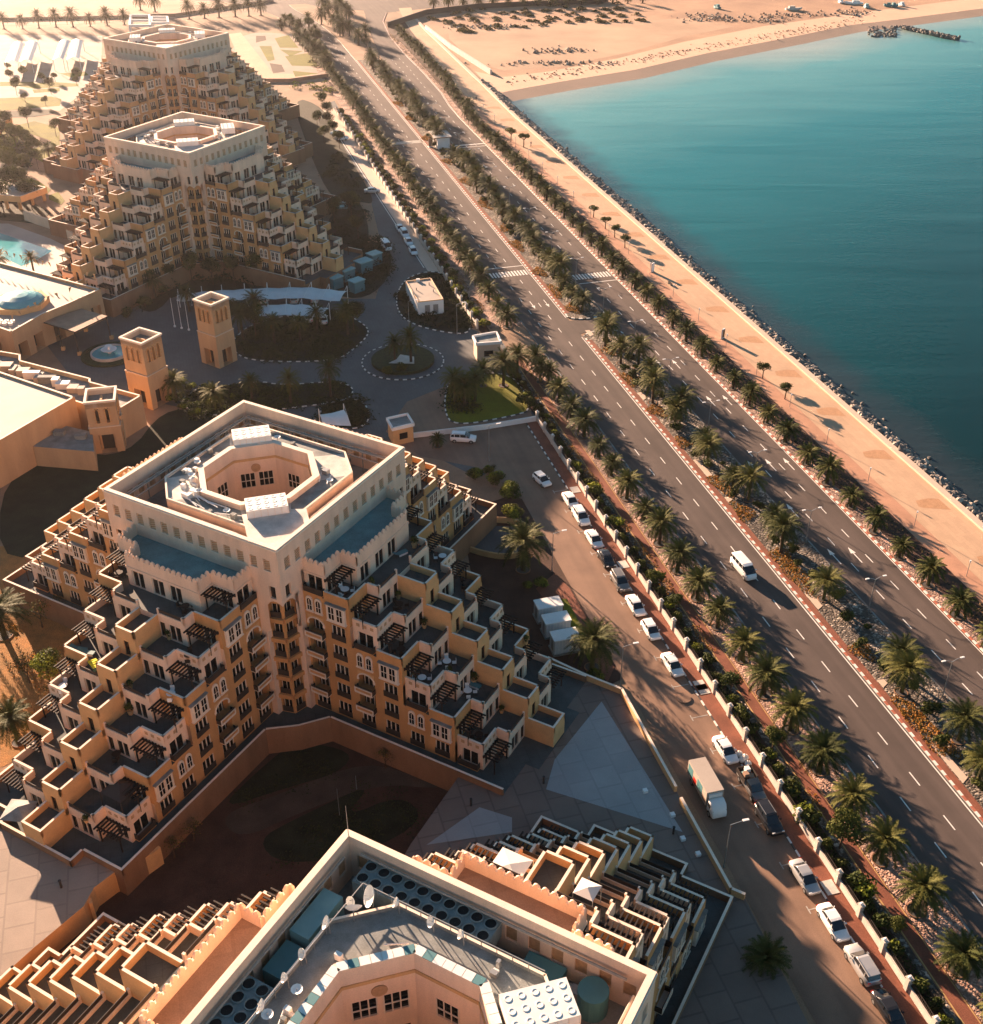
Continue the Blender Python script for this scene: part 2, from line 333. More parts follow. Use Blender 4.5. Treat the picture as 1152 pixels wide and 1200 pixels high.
# ------------------------------------------------------------------ terraced apartment building
FH = 2.9; S2 = 12.75; VW = 9.1; VC = 5.4; STEP = 3.4; CW = 1.45
EM = {}                                     # shared meshes of the openings
def el_window():
    m = MB(); w, h = 1.9, 2.05
    m.face([(-w/2,.16,0),(w/2,.16,0),(w/2,.16,h),(-w/2,.16,h)], 'glass')
    for x in (-w/2+.04, -w/6, w/6, w/2-.04): m.box(x-.045, x+.045, .06, .15, 0.03, h-.03, 'trim')
    m.box(-w/2, w/2, .06, .15, h-.09, h, 'trim')
    m.box(-w/2-.05, w/2+.05, -.09, -.05, 0.0, .85, 'iron')
    return m
def el_patio():
    m = MB(); w, h = 1.8, 2.2
    m.face([(-w/2,.2,0),(w/2,.2,0),(w/2,.2,h),(-w/2,.2,h)], 'glass')
    for x in (-w/2+.04, 0, w/2-.04): m.box(x-.04, x+.04, .1, .19, 0, h, 'trim')
    m.box(-w/2, w/2, .1, .19, h-.08, h, 'trim')
    return m
def el_narrow():
    m = MB(); w, h = .8, 2.1
    m.face([(-w/2,.2,0),(w/2,.2,0),(w/2,.2,h),(-w/2,.2,h)], 'glass')
    for x in (-w/2+.03, w/2-.03): m.box(x-.03, x+.03, .1, .19, 0, h, 'iron')
    return m
def arch_pts(w, h, n=7, z0=0):
    r = w/2
    return [(-r, z0), (r, z0), (r, h-r)] + [(r*math.cos(math.pi*k/n), h-r+r*math.sin(math.pi*k/n)*1.15) for k in range(1, n)] + [(-r, h-r)]
def vprism(m, pts, y0, y1, mt, mf=None):
    """pts in x,z ; y0 is the outer (negative) face"""
    n = len(pts); i = len(m.v)
    m.v += [(x, y0, z) for x, z in pts]+[(x, y1, z) for x, z in pts]
    k = m.mi(mt); kf = m.mi(mf) if mf else k
    for j in range(n):
        q = (j+1)%n; m.f.append((i+j, i+n+j, i+n+q, i+q)); m.m.append(k)
    m.f.append(tuple(range(i, i+n))); m.m.append(kf)
def el_arched():
    m = MB()
    for cx in (-.62, .62):
        P = [(x+cx, z) for x, z in arch_pts(.95, 2.05)]; vprism(m, P, -.13, 0, 'trim')
        Q = [(x+cx, z) for x, z in arch_pts(.6, 1.75, z0=.18)]; vprism(m, Q, -.145, -.1, 'glass')
        m.box(cx-.03, cx+.03, -.17, -.146, .18, 1.7, 'trim'); m.box(cx-.3, cx+.3, -.17, -.146, .85, .91, 'trim')
        m.box(cx-.55, cx+.55, -.2, 0, -.1, .06, 'trim')
    return m
def el_bay():
    m = MB(); m.box(-1.25, 1.25, -.32, 0, -.1, 2.15, 'trim'); m.box(-1.4, 1.4, -.42, 0, 2.15, 2.28, 'roofgrey'); m.box(-1.35, 1.35, -.38, 0, -.2, -.1, 'trim')
    for cx in (-.56, .56):
        m.box(cx-.38, cx+.38, -.335, -.3, .2, 1.9, 'glass')
        m.box(cx-.035, cx+.035, -.37, -.3, .2, 1.9, 'trim'); m.box(cx-.38, cx+.38, -.37, -.3, 1.0, 1.07, 'trim')
        for sx in (-1, 1): m.box(cx+sx*.44-.05, cx+sx*.44+.05, -.4, -.32, .1, 2.0, 'trim')
    return m
def el_balcony(arched=False):
    m = MB(); w, h = 2.3, 2.45
    m.face([(-.9,.95,0),(.9,.95,0),(.9,.95,2.1),(-.9,.95,2.1)], 'glass')
    for x in (-.86, -.3, .3, .86): m.box(x-.04, x+.04, .86, .94, 0, 2.1, 'trim')
    m.box(-1.2, 1.2, -.75, 0, -.16, -.02, 'trim')
    # framed front panel with a sunken field, cheeks and a dark rail
    m.box(-1.2, 1.2, -.72, -.66, 0, .62, 'brown')
    for a in ((-1.24,-1.08,0,.7),(1.08,1.24,0,.7),(-1.08,1.08,0,.13),(-1.08,1.08,.56,.7)): m.box(a[0],a[1],-.78,-.721,a[2],a[3],'trim')
    for sx in (-1, 1): m.box(sx*1.2-.05, sx*1.2+.05, -.7, -.02, 0, .66, 'iron')
    m.box(-1.2, 1.2, -.70, -.665, .7, .98, 'iron')
    if arched:
        n = 8; out = [(-1.2, 1.5), (-1.15, 1.5)]; r = 1.15
        A = [(-r*math.cos(math.pi*k/n), 1.62+r*.75*math.sin(math.pi*k/n)) for k in range(n+1)]
        for a, b in zip(A[:-1], A[1:]):
            m.face([(a[0],-.03,a[1]),(b[0],-.03,b[1]),(b[0],-.03,h+.22),(a[0],-.03,h+.22)], 'terra')
            m.beam((a[0],-.06,a[1]),(b[0],-.06,b[1]),.12,.16,'trim')
        for sx in (-1,1): m.box(sx*1.12-.14, sx*1.12+.14, -.1, 0, 1.35, 1.65, 'trim')
    return m
def el_corner():
    m = MB(); w, h = 2.1, 2.05
    m.face([(-w/2,.2,0),(w/2,.2,0),(w/2,.2,h),(-w/2,.2,h)], 'glass')
    for x in (-w/2+.04, 0, w/2-.04): m.box(x-.045, x+.045, .1, .19, 0, h, 'trim')
    m.box(-1.3, 1.3, -.62, 0, -.22, -.06, 'brown')
    m.box(-1.3, 1.3, -.62, -.56, -.06, .75, 'iron')
    for sx in (-1, 1): m.box(sx*1.27-.03, sx*1.27+.03, -.56, 0, -.06, .75, 'iron')
    return m
def el_lattice():
    m = MB(); w, h = .95, 1.5
    for i in range(6): m.beam((-w/2, .1, i*h/5+.0), (w/2, .1, min(h, i*h/5+.3)), .04, .05, 'sandlight')
    m.box(-w/2-.08, w/2+.08, -.05, .02, -.09, 0, 'trim')
    return m
def el_coreslit():
    m = MB(); m.face([(-.45,.25,0),(.45,.25,0),(.45,.25,1.7),(-.45,.25,1.7)], 'glass'); m.box(-.03,.03,.16,.24,0,1.7,'iron'); return m
def el_bayopening():
    m = MB(); m.face([(-.6,.5,0),(.6,.5,0),(.6,.5,2.0),(-.6,.5,2.0)], 'glass')
    for x in (-.56, .0, .56): m.box(x-.03, x+.03, .42, .49, 0, 2.0, 'trim')
    m.box(-.68, .68, -.05, .0, 0, .85, 'iron'); return m
def el_pergola():
    # origin: wall face at terrace corner, x along the wall, -y outward, z = terrace floor
    m = MB()
    for x in (-1.45, 1.45): m.box(x-.06, x+.06, -1.5, -1.38, 0, 2.15, 'wood')
    m.box(-1.7, 1.7, -1.56, -1.40, 2.12, 2.3, 'wood'); m.box(-1.7, 1.7, -.2, -.05, 2.12, 2.3, 'wood')
    for i in range(8):
        x = -1.6+i*3.2/7; m.box(x-.07, x+.07, -2.0, -.02, 2.3, 2.45, 'wood')
    return m
def build_elements():
    for k, f in dict(window=el_window, patio_door=el_patio, narrow_door=el_narrow, arched_window=el_arched, bay_window=el_bay,
                     corner_window=el_corner, lattice_panel=el_lattice, slit_window=el_coreslit, loggia_window=el_bayopening, pergola=el_pergola).items():
        EM[k] = f().mesh(k)
    EM['balcony'] = el_balcony(False).mesh('balcony'); EM['arched_balcony'] = el_balcony(True).mesh('arched_balcony')
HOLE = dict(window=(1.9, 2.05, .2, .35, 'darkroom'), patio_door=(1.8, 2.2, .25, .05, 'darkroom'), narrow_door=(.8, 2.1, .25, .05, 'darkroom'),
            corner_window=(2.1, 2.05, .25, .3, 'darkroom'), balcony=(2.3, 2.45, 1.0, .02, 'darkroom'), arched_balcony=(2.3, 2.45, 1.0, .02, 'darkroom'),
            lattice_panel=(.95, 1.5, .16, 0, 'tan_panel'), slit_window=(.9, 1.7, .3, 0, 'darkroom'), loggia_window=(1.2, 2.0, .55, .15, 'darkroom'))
def wall(m, P0, P1, z0, z1, mt, holes=(), rec=None):
    """vertical wall surface; holes = (kind, distance of centre along, z of bottom). rec collects placements"""
    P0 = Vector((P0[0], P0[1], 0)); P1 = Vector((P1[0], P1[1], 0)); d = P1-P0; Ln = d.length
    if Ln < 1e-4: return
    d /= Ln; nrm = Vector((d.y, -d.x, 0)); ang = math.atan2(d.y, d.x)
    def P(x, z, dep=0): q = P0+d*x-nrm*dep; return (q.x, q.y, z)
    cut = []
    for kind, c, zb in holes:
        if rec is not None: q = P0+d*c; rec.append((kind, q.x, q.y, zb, ang))
        if kind in HOLE:
            w, h, dep, _, bm = HOLE[kind]; cut.append((c-w/2, c+w/2, zb, zb+h, dep, bm))
    if not cut:
        m.face([P(0,z0),P(Ln,z0),P(Ln,z1),P(0,z1)], mt); return
    xs = sorted({0, Ln, *[c[0] for c in cut], *[c[1] for c in cut]})
    for i in range(len(xs)-1):
        a, b = xs[i], xs[i+1]
        if b-a < 1e-5: continue
        inside = sorted([c for c in cut if c[0] < (a+b)/2 < c[1]], key=lambda c: c[2]); z = z0
        for c in inside:
            if c[2] > z+1e-5: m.face([P(a,z),P(b,z),P(b,c[2]),P(a,c[2])], mt)
            z = c[3]
        if z < z1-1e-5: m.face([P(a,z),P(b,z),P(b,z1),P(a,z1)], mt)
    for x0, x1, a, b, dep, bm in cut:
        m.face([P(x0,a),P(x0,a,dep),P(x0,b,dep),P(x0,b)], mt); m.face([P(x1,a),P(x1,b),P(x1,b,dep),P(x1,a,dep)], mt)
        m.face([P(x0,a),P(x1,a),P(x1,a,dep),P(x0,a,dep)], mt); m.face([P(x0,b),P(x0,b,dep),P(x1,b,dep),P(x1,b)], mt)
        m.face([P(x0,a,dep),P(x1,a,dep),P(x1,b,dep),P(x0,b,dep)], bm)
def parapet(m, P0, P1, z, h, mt, th=.26, ext=0.0, cap='cream_top'):
    """inside of the given outline edge (outline runs counter-clockwise, inside on the left)"""
    P0 = Vector((P0[0], P0[1], 0)); P1 = Vector((P1[0], P1[1], 0)); d = (P1-P0).normalized(); inn = Vector((-d.y, d.x, 0))
    P0 = P0-d*ext; P1 = P1+d*ext
    q = [P0, P1, P1+inn*th, P0+inn*th]; m.prism([(a.x, a.y) for a in q], z, z+h, mt, cap)
def merlons(m, P0, P1, z, mt, th=.26, pitch=.78):
    P0 = Vector((P0[0], P0[1], 0)); P1 = Vector((P1[0], P1[1], 0)); d = P1-P0; L_ = d.length; d /= L_; inn = Vector((-d.y, d.x, 0))
    n = max(1, round(L_/pitch)); p = L_/n
    for i in range(n):
        a = P0+d*(p*(i+.5))+inn*(th/2)
        w = p*.33; k = m.mi(mt); j = len(m.v)
        for dz, ww, tt in ((0, w, th/2), (.28, w, th/2), (.52, w*.25, th/4)):
            for sx, sy in ((-1,-1),(1,-1),(1,1),(-1,1)): q = a+d*(sx*ww)+inn*(sy*tt); m.v.append((q.x, q.y, z+dz))
        for b in (0, 4):
            for e in range(4):
                f = (e+1)%4; m.f.append((j+b+e, j+b+f, j+b+4+f, j+b+4+e)); m.m.append(k)
        m.f.append((j+8, j+9, j+10, j+11)); m.m.append(k)
def make_wing(NF, bld, ang, ends, side, name='wing'):
    """one stepped wing in building space turned by ang. ends: doors of the stepped end as separate parts; side: facade (+1/-1) in view"""
    m = MB(); rec = {1: [], -1: [], 0: []}; rails = []; cren = MB()
    UC = lambda k: 15.65+STEP*(NF-k)
    UI = lambda k: UC(k)+1.55+(.6 if k == NF else 0)
    for k in range(1, NF+1):
        z0 = (k-1)*FH; z1 = k*FH; uc, ui = UC(k), UI(k); odd = (NF-k) % 2 == 0; vs = VW-.5 if odd else VW
        ulast = 12.75 if k == NF else uc-STEP
        lowc = 'cream' if odd else 'brown'
        for sd in (-1, 1):
            holes_b, holes_c = [], []
            for j in range(0, NF-k+1):
                cj = 14.2 if j == 0 else 17.35+STEP*(j-1); top = NF-j
                if j % 2 == 0:
                    if k == top: kind, dz = 'corner_window', .3
                    elif k == top-1: kind, dz = 'arched_window', .45
                    elif k >= 2: kind, dz = ('arched_balcony' if k == top-2 else 'balcony'), .02
                    else: kind, dz = 'window', .2
                else: kind, dz = ('bay_window', .35) if k == top else ('window', .35)
                (holes_c if (odd and k == top) else holes_b).append((kind, cj, z0+dz))
            def seg(a, b, va, vb, mt, hs, rc):
                if sd == -1: wall(m, (a, -va), (b, -vb), z0, z1, mt, [(kd, c-a, z) for kd, c, z in hs], rc)
                else: wall(m, (b, vb), (a, va), z0, z1, mt, [(kd, b-c, z) for kd, c, z in hs], rc)
            if odd:
                if ulast > 12.8: seg(12.0, ulast, VW, VW, 'brown', holes_b, rec[sd])
                else: seg(12.0, ulast, VW, VW, 'cream', [], None)
                seg(ulast, ulast, VW, vs, 'cream', [], None)
                for q in (1,):
                    a, b = ((ulast, -VW), (ulast, -vs)) if sd == -1 else ((ulast, vs), (ulast, VW))
                    wall(m, a, b, z0, z1, 'cream')
                seg(ulast, uc, vs, vs, 'cream', holes_c, rec[sd])
            else: seg(12.0, uc, VW, VW, 'brown', holes_b, rec[sd])
        # stepped end, running in +v
        cm = 'cream' if odd else 'brown'; E_ = rec[0]
        mid = (VC+VW)/2
        wall(m, (uc, -vs), (uc, -VC), z0, z1, cm, [('patio_door', vs-mid, z0+.05)], E_)
        m_in = 'cream'
        wall(m, (uc, -VC), (ui, -VC), z0, z1, m_in)
        if k == NF: ih = [('patio_door', c, z0+.05) for c in (1.6, 4.6, 7.2)]
        elif k == NF-1: ih = [('patio_door', 1.7, z0+.05), ('narrow_door', 3.5, z0+.05), ('narrow_door', 7.3, z0+.05), ('patio_door', 9.1, z0+.05)]
        else: ih = [('patio_door', 1.7, z0+.05), ('narrow_door', 3.4, z0+.05), ('narrow_door', 7.4, z0+.05), ('patio_door', 9.1, z0+.05)]
        wall(m, (ui, -VC), (ui, VC), z0, z1, m_in, ih, E_)
        wall(m, (ui, VC), (uc, VC), z0, z1, m_in)
        wall(m, (uc, VC), (uc, vs), z0, z1, cm, [('patio_door', mid-VC, z0+.05)], E_)
        for sv in (-1, 1): rec[0].append(('pergola', uc, sv*(mid-.15), z0, math.pi/2))
        roofm = 'crown_roof' if k == NF else 'terrace'
        ring = [(12.0, -vs if odd and k == NF else -VW), (uc, -vs), (uc, -VC), (ui, -VC), (ui, VC), (uc, VC), (uc, vs), (12.0, vs if odd and k == NF else VW)]
        if k != NF and odd: ring = [(12.0,-VW),(ulast,-VW),(ulast,-vs),(uc,-vs),(uc,-VC),(ui,-VC),(ui,VC),(uc,VC),(uc,vs),(ulast,vs),(ulast,VW),(12.0,VW)]
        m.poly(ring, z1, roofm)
        # parapets
        if k == NF:
            for a, b in (((12.75,-vs),(uc,-vs)),((uc,-vs),(uc,-VC)),((uc,-VC),(ui,-VC)),((ui,-VC),(ui,VC)),((ui,VC),(uc,VC)),((uc,VC),(uc,vs)),((uc,vs),(12.75,vs))):
                parapet(m, a, b, z1, 1.15, 'cream', ext=0.0); parapet(m, a, b, z1-.42, .2, 'cream', th=-.09, cap='cream')
                merlons(cren, a, b, z1+1.151, 'cream')
            continue
        up = UC(k+1)
        pm = 'cream' if odd else 'brown'
        for sv in (-1, 1):
            A = (up, sv*vs); B = (uc, sv*vs); C = (uc, sv*VC); D = (ui, sv*VC); E = (ui, sv*(VC-.45)); F = (ui, sv*(CW+.2)); Gp = (ui, sv*(CW-.02))
            segs = [(A,B,1.0,pm),(B,C,1.0,pm),(C,D,1.0,'cream'),(D,E,1.0,'cream'),(F,Gp,1.0,'cream'),(E,F,.42,'cream')]
            for a, b, h, mt in segs:
                if sv == 1: a, b = b, a
                parapet(m, a, b, z1, h, mt)
            a, b = (E, F) if sv == -1 else (F, E)
            r1 = MB(); parapet(r1, (a[0]-.1, a[1]), (b[0]-.1, b[1]), z1+.42, .5, 'iron', th=.05, cap='iron'); rails.append(r1)
            if odd:     # row of little sunk squares, proud frames
                for t in (.22, .5, .78):
                    y = sv*(vs+(VC-vs)*t); m.box(uc+.001, uc+.03, y-.22, y+.22, z1+.2, z1+.62, 'tan_panel')
                    x = up+(uc-up)*t; y = sv*(vs+.001); m.box(x-.22, x+.22, y, y+sv*.03, z1+.2, z1+.62, 'tan_panel')
    # staircase core down the middle of the stepped end
    for k in range(1, NF):
        z1 = k*FH-.75; z0 = max(0, z1-FH); ue = UI(k)+3.8
        wall(m, (13, -CW), (ue, -CW), z0, z1, 'terra')
        wall(m, (ue, CW), (13, CW), z0, z1, 'terra')
        zf = z1-FH+.02
        wall(m, (ue, -CW), (ue, CW), z0, z1, 'terra', [('narrow_door', CW, max(z0, zf)+.05)] if k > 1 else [], rec[0])
        ub = UI(k)
        m.poly([(ub-1,-CW),(ue,-CW),(ue,CW),(ub-1,CW)], z1, 'terrace')
        for a, b in (((ub,-CW),(ue,-CW)),((ue,-CW),(ue,CW)),((ue,CW),(ub,CW))): parapet(m, a, b, z1, .9, 'terra')
    w = m.obj(name, bld, rz=ang)
    def put(lst, stuff):
        if not stuff:
            for kind, x, y, z, a in lst:
                o = mkobj(kind, EM[kind], w, (x, y, z), a)
            return
        for grp in ('pergola', None):
            sub = [e for e in lst if (e[0] == 'pergola') == (grp == 'pergola')]
            if not sub: continue
            if grp == 'pergola':
                for kind, x, y, z, a in sub: mkobj(kind, EM[kind], w, (x, y, z), a)
                continue
            mm = MB()
            for kind, x, y, z, a in sub:
                me = EM[kind]; c, s = math.cos(a), math.sin(a); i = len(mm.v)
                mm.v += [(x+c*v.co.x-s*v.co.y, y+s*v.co.x+c*v.co.y, z+v.co.z) for v in me.vertices]
                for p in me.polygons: mm.f.append(tuple(i+q for q in p.vertices)); mm.m.append(mm.mi(me.materials[p.material_index].name))
            tag(mm.obj('openings', w), kind='stuff')
    put(rec[side], False); put(rec[-side], True)
    put(rec[0] if ends else [e for e in rec[0] if e[0] == 'pergola'], False)
    if not ends: put([e for e in rec[0] if e[0] != 'pergola'], True)
    [r1.obj('terrace_railing', w) for r1 in rails]; cren.obj('crenellation', w)
    return w
def make_core(NF, bld):
    m = MB(); rec = []; zt = NF*FH+5.0; zw = NF*FH      # top of wall, wing roof
    e = S2
    cs = [(e,-e),(e,e),(-e,e),(-e,-e)]
    for i in range(4):
        P0 = cs[i-1]; P1 = cs[i]
        d = Vector((P1[0]-P0[0], P1[1]-P0[1], 0)).normalized()
        lat = [('lattice_panel', e+(t-6)*1.86, zt-3.3) for t in range(13)]
        wall(m, P0, P1, zw, zt, 'cream', lat, rec)
        def at(x, dep=0): return (P0[0]+d.x*x-d.y*dep*-1*-1, P0[1]+d.y*x+d.x*dep*-1*-1)
        nin = Vector((-d.y, d.x, 0))
        def Q(x, z, dep=0): return (P0[0]+d.x*x+nin.x*dep, P0[1]+d.y*x+nin.y*dep, z)
        for s in (0, 1):
            f = (lambda x: x) if s == 0 else (lambda x: 2*e-x)          # distance from this corner
            zA = zw-2.4
            # plain piece above the arch, with a slit window
            a, b = sorted((f(0), f(3.9)))
            wall(m, (P0[0]+d.x*a, P0[1]+d.y*a), (P0[0]+d.x*b, P0[1]+d.y*b), zA, zw, 'cream', [('slit_window', f(1.25)-a, zA+.35)], rec)
            # arch spandrel: distance from the corner -> height of the edge
            prof = [(0,zA-.35),(.35,zA-.15),(.8,zA+0),(1.3,zA-.02),(1.8,zA-.3),(2.2,zA-.85),(2.5,zA-1.7),(2.62,zA-2.8),(2.6,zA-3.6),(2.35,zA-4.2),(2.2,zA-4.6),(2.5,zA-4.8),(2.75,zA-5.0)]
            for (x0, h0), (x1, h1) in zip(prof[:-1], prof[1:]):
                if x1 > x0:
                    pts = [Q(f(x0),h0),Q(f(x1),h1),Q(f(x1),zA),Q(f(x0),zA)]
                    if h0 < zA or h1 < zA: m.face(pts if s == 0 else pts[::-1], 'cream')
            # side strip next to the arch
            side = [(x, h) for x, h in prof[6:]]
            for (x0, h0), (x1, h1) in zip(side[:-1], side[1:]):
                pts = [Q(f(x0),h0),Q(f(3.9),h0),Q(f(3.9),h1),Q(f(x1),h1)]; m.face(pts if s == 0 else pts[::-1], 'cream')
            x0, h0 = side[0]; pts = [Q(f(x0),h0),Q(f(3.9),h0),Q(f(3.9),zA),Q(f(x0),zA)]; m.face(pts if s == 0 else pts[::-1], 'cream')
            # pilaster to the ground
            a, b = sorted((f(2.8), f(3.9))); zp = side[-1][1]
            wall(m, (P0[0]+d.x*a, P0[1]+d.y*a), (P0[0]+d.x*b, P0[1]+d.y*b), 0, zp, 'cream')
            pts = [Q(f(2.8),0,0),Q(f(2.8),0,1.2),Q(f(2.8),zp,1.2),Q(f(2.8),zp,0)]; m.face(pts if s else pts[::-1], 'cream')
        # bay behind the arch, at corner P1
        dn = Vector((-d.y, d.x, 0)); c = Vector((P1[0], P1[1], 0))
        A = c-d*2.9+dn*.7; Mi = c-d*1.15+dn*1.15; B = c+dn*2.9-d*.7
        for a, b in ((A, Mi), (Mi, B)):
            L_ = (b-a).length; hs = [('loggia_window', L_/2, k*FH+.15) for k in range(0, NF-1)]
            wall(m, (a.x, a.y), (b.x, b.y), 0, zw, 'brown', hs, rec)
            for k in range(1, NF-1):
                dd = (b-a)/L_; nn = Vector((dd.y, -dd.x, 0)); q = [a, b, b+nn*.3, a+nn*.3]
                m.prism([(p.x, p.y) for p in q], k*FH-.5, k*FH+.1, 'brown')
    # parapet inner faces and top of the crown wall
    th = .5; zi = zt-4.6
    ins = [(e-th,-e+th),(e-th,e-th),(-e+th,e-th),(-e+th,-e+th)]
    for i in range(4):
        P0 = cs[i-1]; P1 = cs[i]; a = ins[i-1]; b = ins[i]
        m.face([(P0[0],P0[1],zt),(P1[0],P1[1],zt),(b[0],b[1],zt),(a[0],a[1],zt)], 'cream_top')
        q0 = Vector((b[0], b[1], 0)); q1 = Vector((a[0], a[1], 0)); L_ = (q1-q0).length
        wall(m, (b[0], b[1]), (a[0], a[1]), zi, zt, 'cream', [('lattice_panel', L_/2+(t-6)*1.86, zt-3.3) for t in range(13)], None)
        d = Vector((P1[0]-P0[0], P1[1]-P0[1], 0)).normalized(); nin = Vector((-d.y, d.x, 0))
        parapet(m, P0, P1, zt-.3, .2, 'cream_top', th=-.1)
    E2 = e-th; D = 9.6; C = 3.6; K = D-C
    for q in range(4):
        c, s = round(math.cos(q*math.pi/2)), round(math.sin(q*math.pi/2)); rt = lambda P_: [(c*x-s*y, s*x+c*y) for x, y in P_]
        m.poly(rt([(D,-K),(E2,-K),(E2,K),(D,K)]), zi, 'roofgrey'); m.poly(rt([(D,K),(E2,K),(E2,E2),(K,E2),(K,D)]), zi, 'roofgrey')
    core = m.obj('core_tower', bld)
    for kind, x, y, z, a in rec: mkobj(kind, EM[kind], core, (x, y, z), a)
    # ring deck round the atrium
    zd = zt-1.3; r_in = 6.3; r_out = 7.0
    octo = lambda r: [(r/math.cos(math.pi/8)*math.cos(math.pi/8+k*math.pi/4+math.pi/4*0), r/math.cos(math.pi/8)*math.sin(math.pi/8+k*math.pi/4)) for k in range(8)]
    # eight sides, flats face the diagonals and the wings
    o_in = octo(r_in); o_out = octo(r_out)
    rd = MB(); D = 9.6; C = 3.6
    outer = [(D,-D+C),(D,D-C),(D-C,D),(-D+C,D),(-D,D-C),(-D,-D+C),(-D+C,-D),(D-C,-D)]
    # match vertices with octagon: both start near angle -22.5..22.5
    oo = [o_in[7], o_in[0], o_in[1], o_in[2], o_in[3], o_in[4], o_in[5], o_in[6]]
    ox = [o_out[7], o_out[0], o_out[1], o_out[2], o_out[3], o_out[4], o_out[5], o_out[6]]
    for i in range(8):
        j = (i+1) % 8
        rd.face([(*ox[i],zd),(*outer[i],zd),(*outer[j],zd),(*ox[j],zd)], 'roofwhite' if i % 2 else 'roofgrey')
        wall(rd, outer[i], outer[j], zi, zd, 'cream')
        parapet(rd, outer[i], outer[j], zd, .35, 'roofwhite', th=.22)
    deck = rd.obj('roof_deck', bld)
    at_ = MB()
    for i in range(8):
        j = (i+1) % 8
        wall(at_, ox[i], ox[j], zd, zd+.75, 'cream'); at_.face([(*ox[i],zd+.75),(*ox[j],zd+.75),(*oo[j],zd+.75),(*oo[i],zd+.75)], 'trim')
        L_ = math.dist(oo[i], oo[j]); hs = [('window', L_/2, zd-5.2)] if i % 2 == 0 else [('window', L_/2-1.15, zd-5.2), ('window', L_/2+1.15, zd-5.2)]
        hs2 = [(k, c, z-4.0) for k, c, z in hs]
        wall(at_, oo[j], oo[i], zd-11, zd+.75, 'cream', hs+hs2, None)
        # moulding band and medallion
        parapet(at_, oo[j], oo[i], zd-1.3, .32, 'terra', th=-.09, cap='terra')
        if i % 2:
            p = (Vector((*oo[i],0))+Vector((*oo[j],0)))/2; n_ = -p.normalized(); at_.tube(Vector((p.x,p.y,zd-2.4)), Vector((p.x,p.y,zd-2.4))+n_*.1, .6, .6, 'tan_panel', 12)
        for k_, c_, z_ in hs:
            a = Vector((*oo[j],0)); b = Vector((*oo[i],0)); dd = (b-a).normalized(); q = a+dd*c_
            nn = Vector((dd.y,-dd.x,0))
            for x in (-.9,-.3,.3,.9): at_.box(0,0,0,0,0,0,'trim') if False else at_.beam(q+dd*x+Vector((0,0,z_)), q+dd*x+Vector((0,0,z_+2.05)), .08, .08, 'trim')
            at_.beam(q-dd*.95+Vector((0,0,z_+1.0)), q+dd*.95+Vector((0,0,z_+1.0)), .08, .08, 'trim')
            at_.face([tuple(q-dd*.95-nn*.15+Vector((0,0,z_))), tuple(q+dd*.95-nn*.15+Vector((0,0,z_))), tuple(q+dd*.95-nn*.15+Vector((0,0,z_+2.05))), tuple(q-dd*.95-nn*.15+Vector((0,0,z_+2.05)))], 'glass')
    at_.poly(oo, zd-11, 'paving_grey')
    at_.obj('atrium', bld)
    return zt, zd, zi
def ac_box(bld, x, y, z, rz, w=4.7, d=2.9, h=1.5):
    m = MB(); m.box(-w/2, w/2, -d/2, d/2, .25, h, 'whitebox')
    for i in range(5):
        for j in range(3):
            cx = -w/2+(i+.5)*w/5; cy = -d/2+(j+.5)*d/3
            m.lathe([(.30,-.02),(.27,.035),(.2,.035),(.12,.01),(0,.01)], 'whitebox', 10, (cx, cy), h)
    for i in range(7):
        xx = -w/2+i*w/6
        for sy in (-1, 1): m.box(xx-.03, xx+.03, sy*d/2, sy*(d/2+.03), .3, h-.05, 'trim')
    for sx in (-1, 1):
        for sy in (-1, 1): m.box(sx*(w/2-.2)-.07, sx*(w/2-.2)+.07, sy*(d/2-.2)-.07, sy*(d/2-.2)+.07, 0, .25, 'steel')
    return m.obj('cooling_unit', bld, (x, y, z), rz)
def podium(bld, NF, plaza_sides=(), open_ends=()):
    """terrace slab round the foot of the building with its garden wall"""
    m = MB(); U = 15.65+STEP*NF+.4; V = 10.9
    pts = []
    for q in range(4):
        c, s = math.cos(q*math.pi/2), math.sin(q*math.pi/2)
        for u, v, fl in ((16.3,-V,1),(U,-V,2),(U,-VC,2),(U+1.7,-VC,2),(U+1.7,VC,2),(U,VC,2),(U,V,1),(16.3,V,0),(13.9,13.9,0)):
            pts.append((c*u-s*v, s*u+c*v, q, fl))
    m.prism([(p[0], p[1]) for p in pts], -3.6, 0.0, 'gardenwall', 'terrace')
    n = len(pts)
    for i in range(n):
        a, b = pts[i], pts[(i+1) % n]
        if a[2] in plaza_sides and a[3] == 2 : continue
        if a[2] in open_ends and a[3] >= 1 and a[3] == 2: continue
        parapet(m, a, b, 0.0, .95, 'gardenwall', th=.28)
    return m.obj('garden_terrace', bld)
def make_building(NF, name, label, plaza_sides=()):
    b = empty(name, label=label, cat='apartment building', group='terraced hotel apartment buildings')
    build = b
    # wing directions: 180 and 270 degrees face the viewer's side
    make_wing(NF, b, math.pi, True, 1); make_wing(NF, b, 3*math.pi/2, True, -1)
    make_wing(NF, b, math.pi/2, False, 1); make_wing(NF, b, 0, False, -1)
    zt, zd, zi = make_core(NF, b)
    podium(b, NF, plaza_sides)
    return b, zt, zd, zi
build_elements()
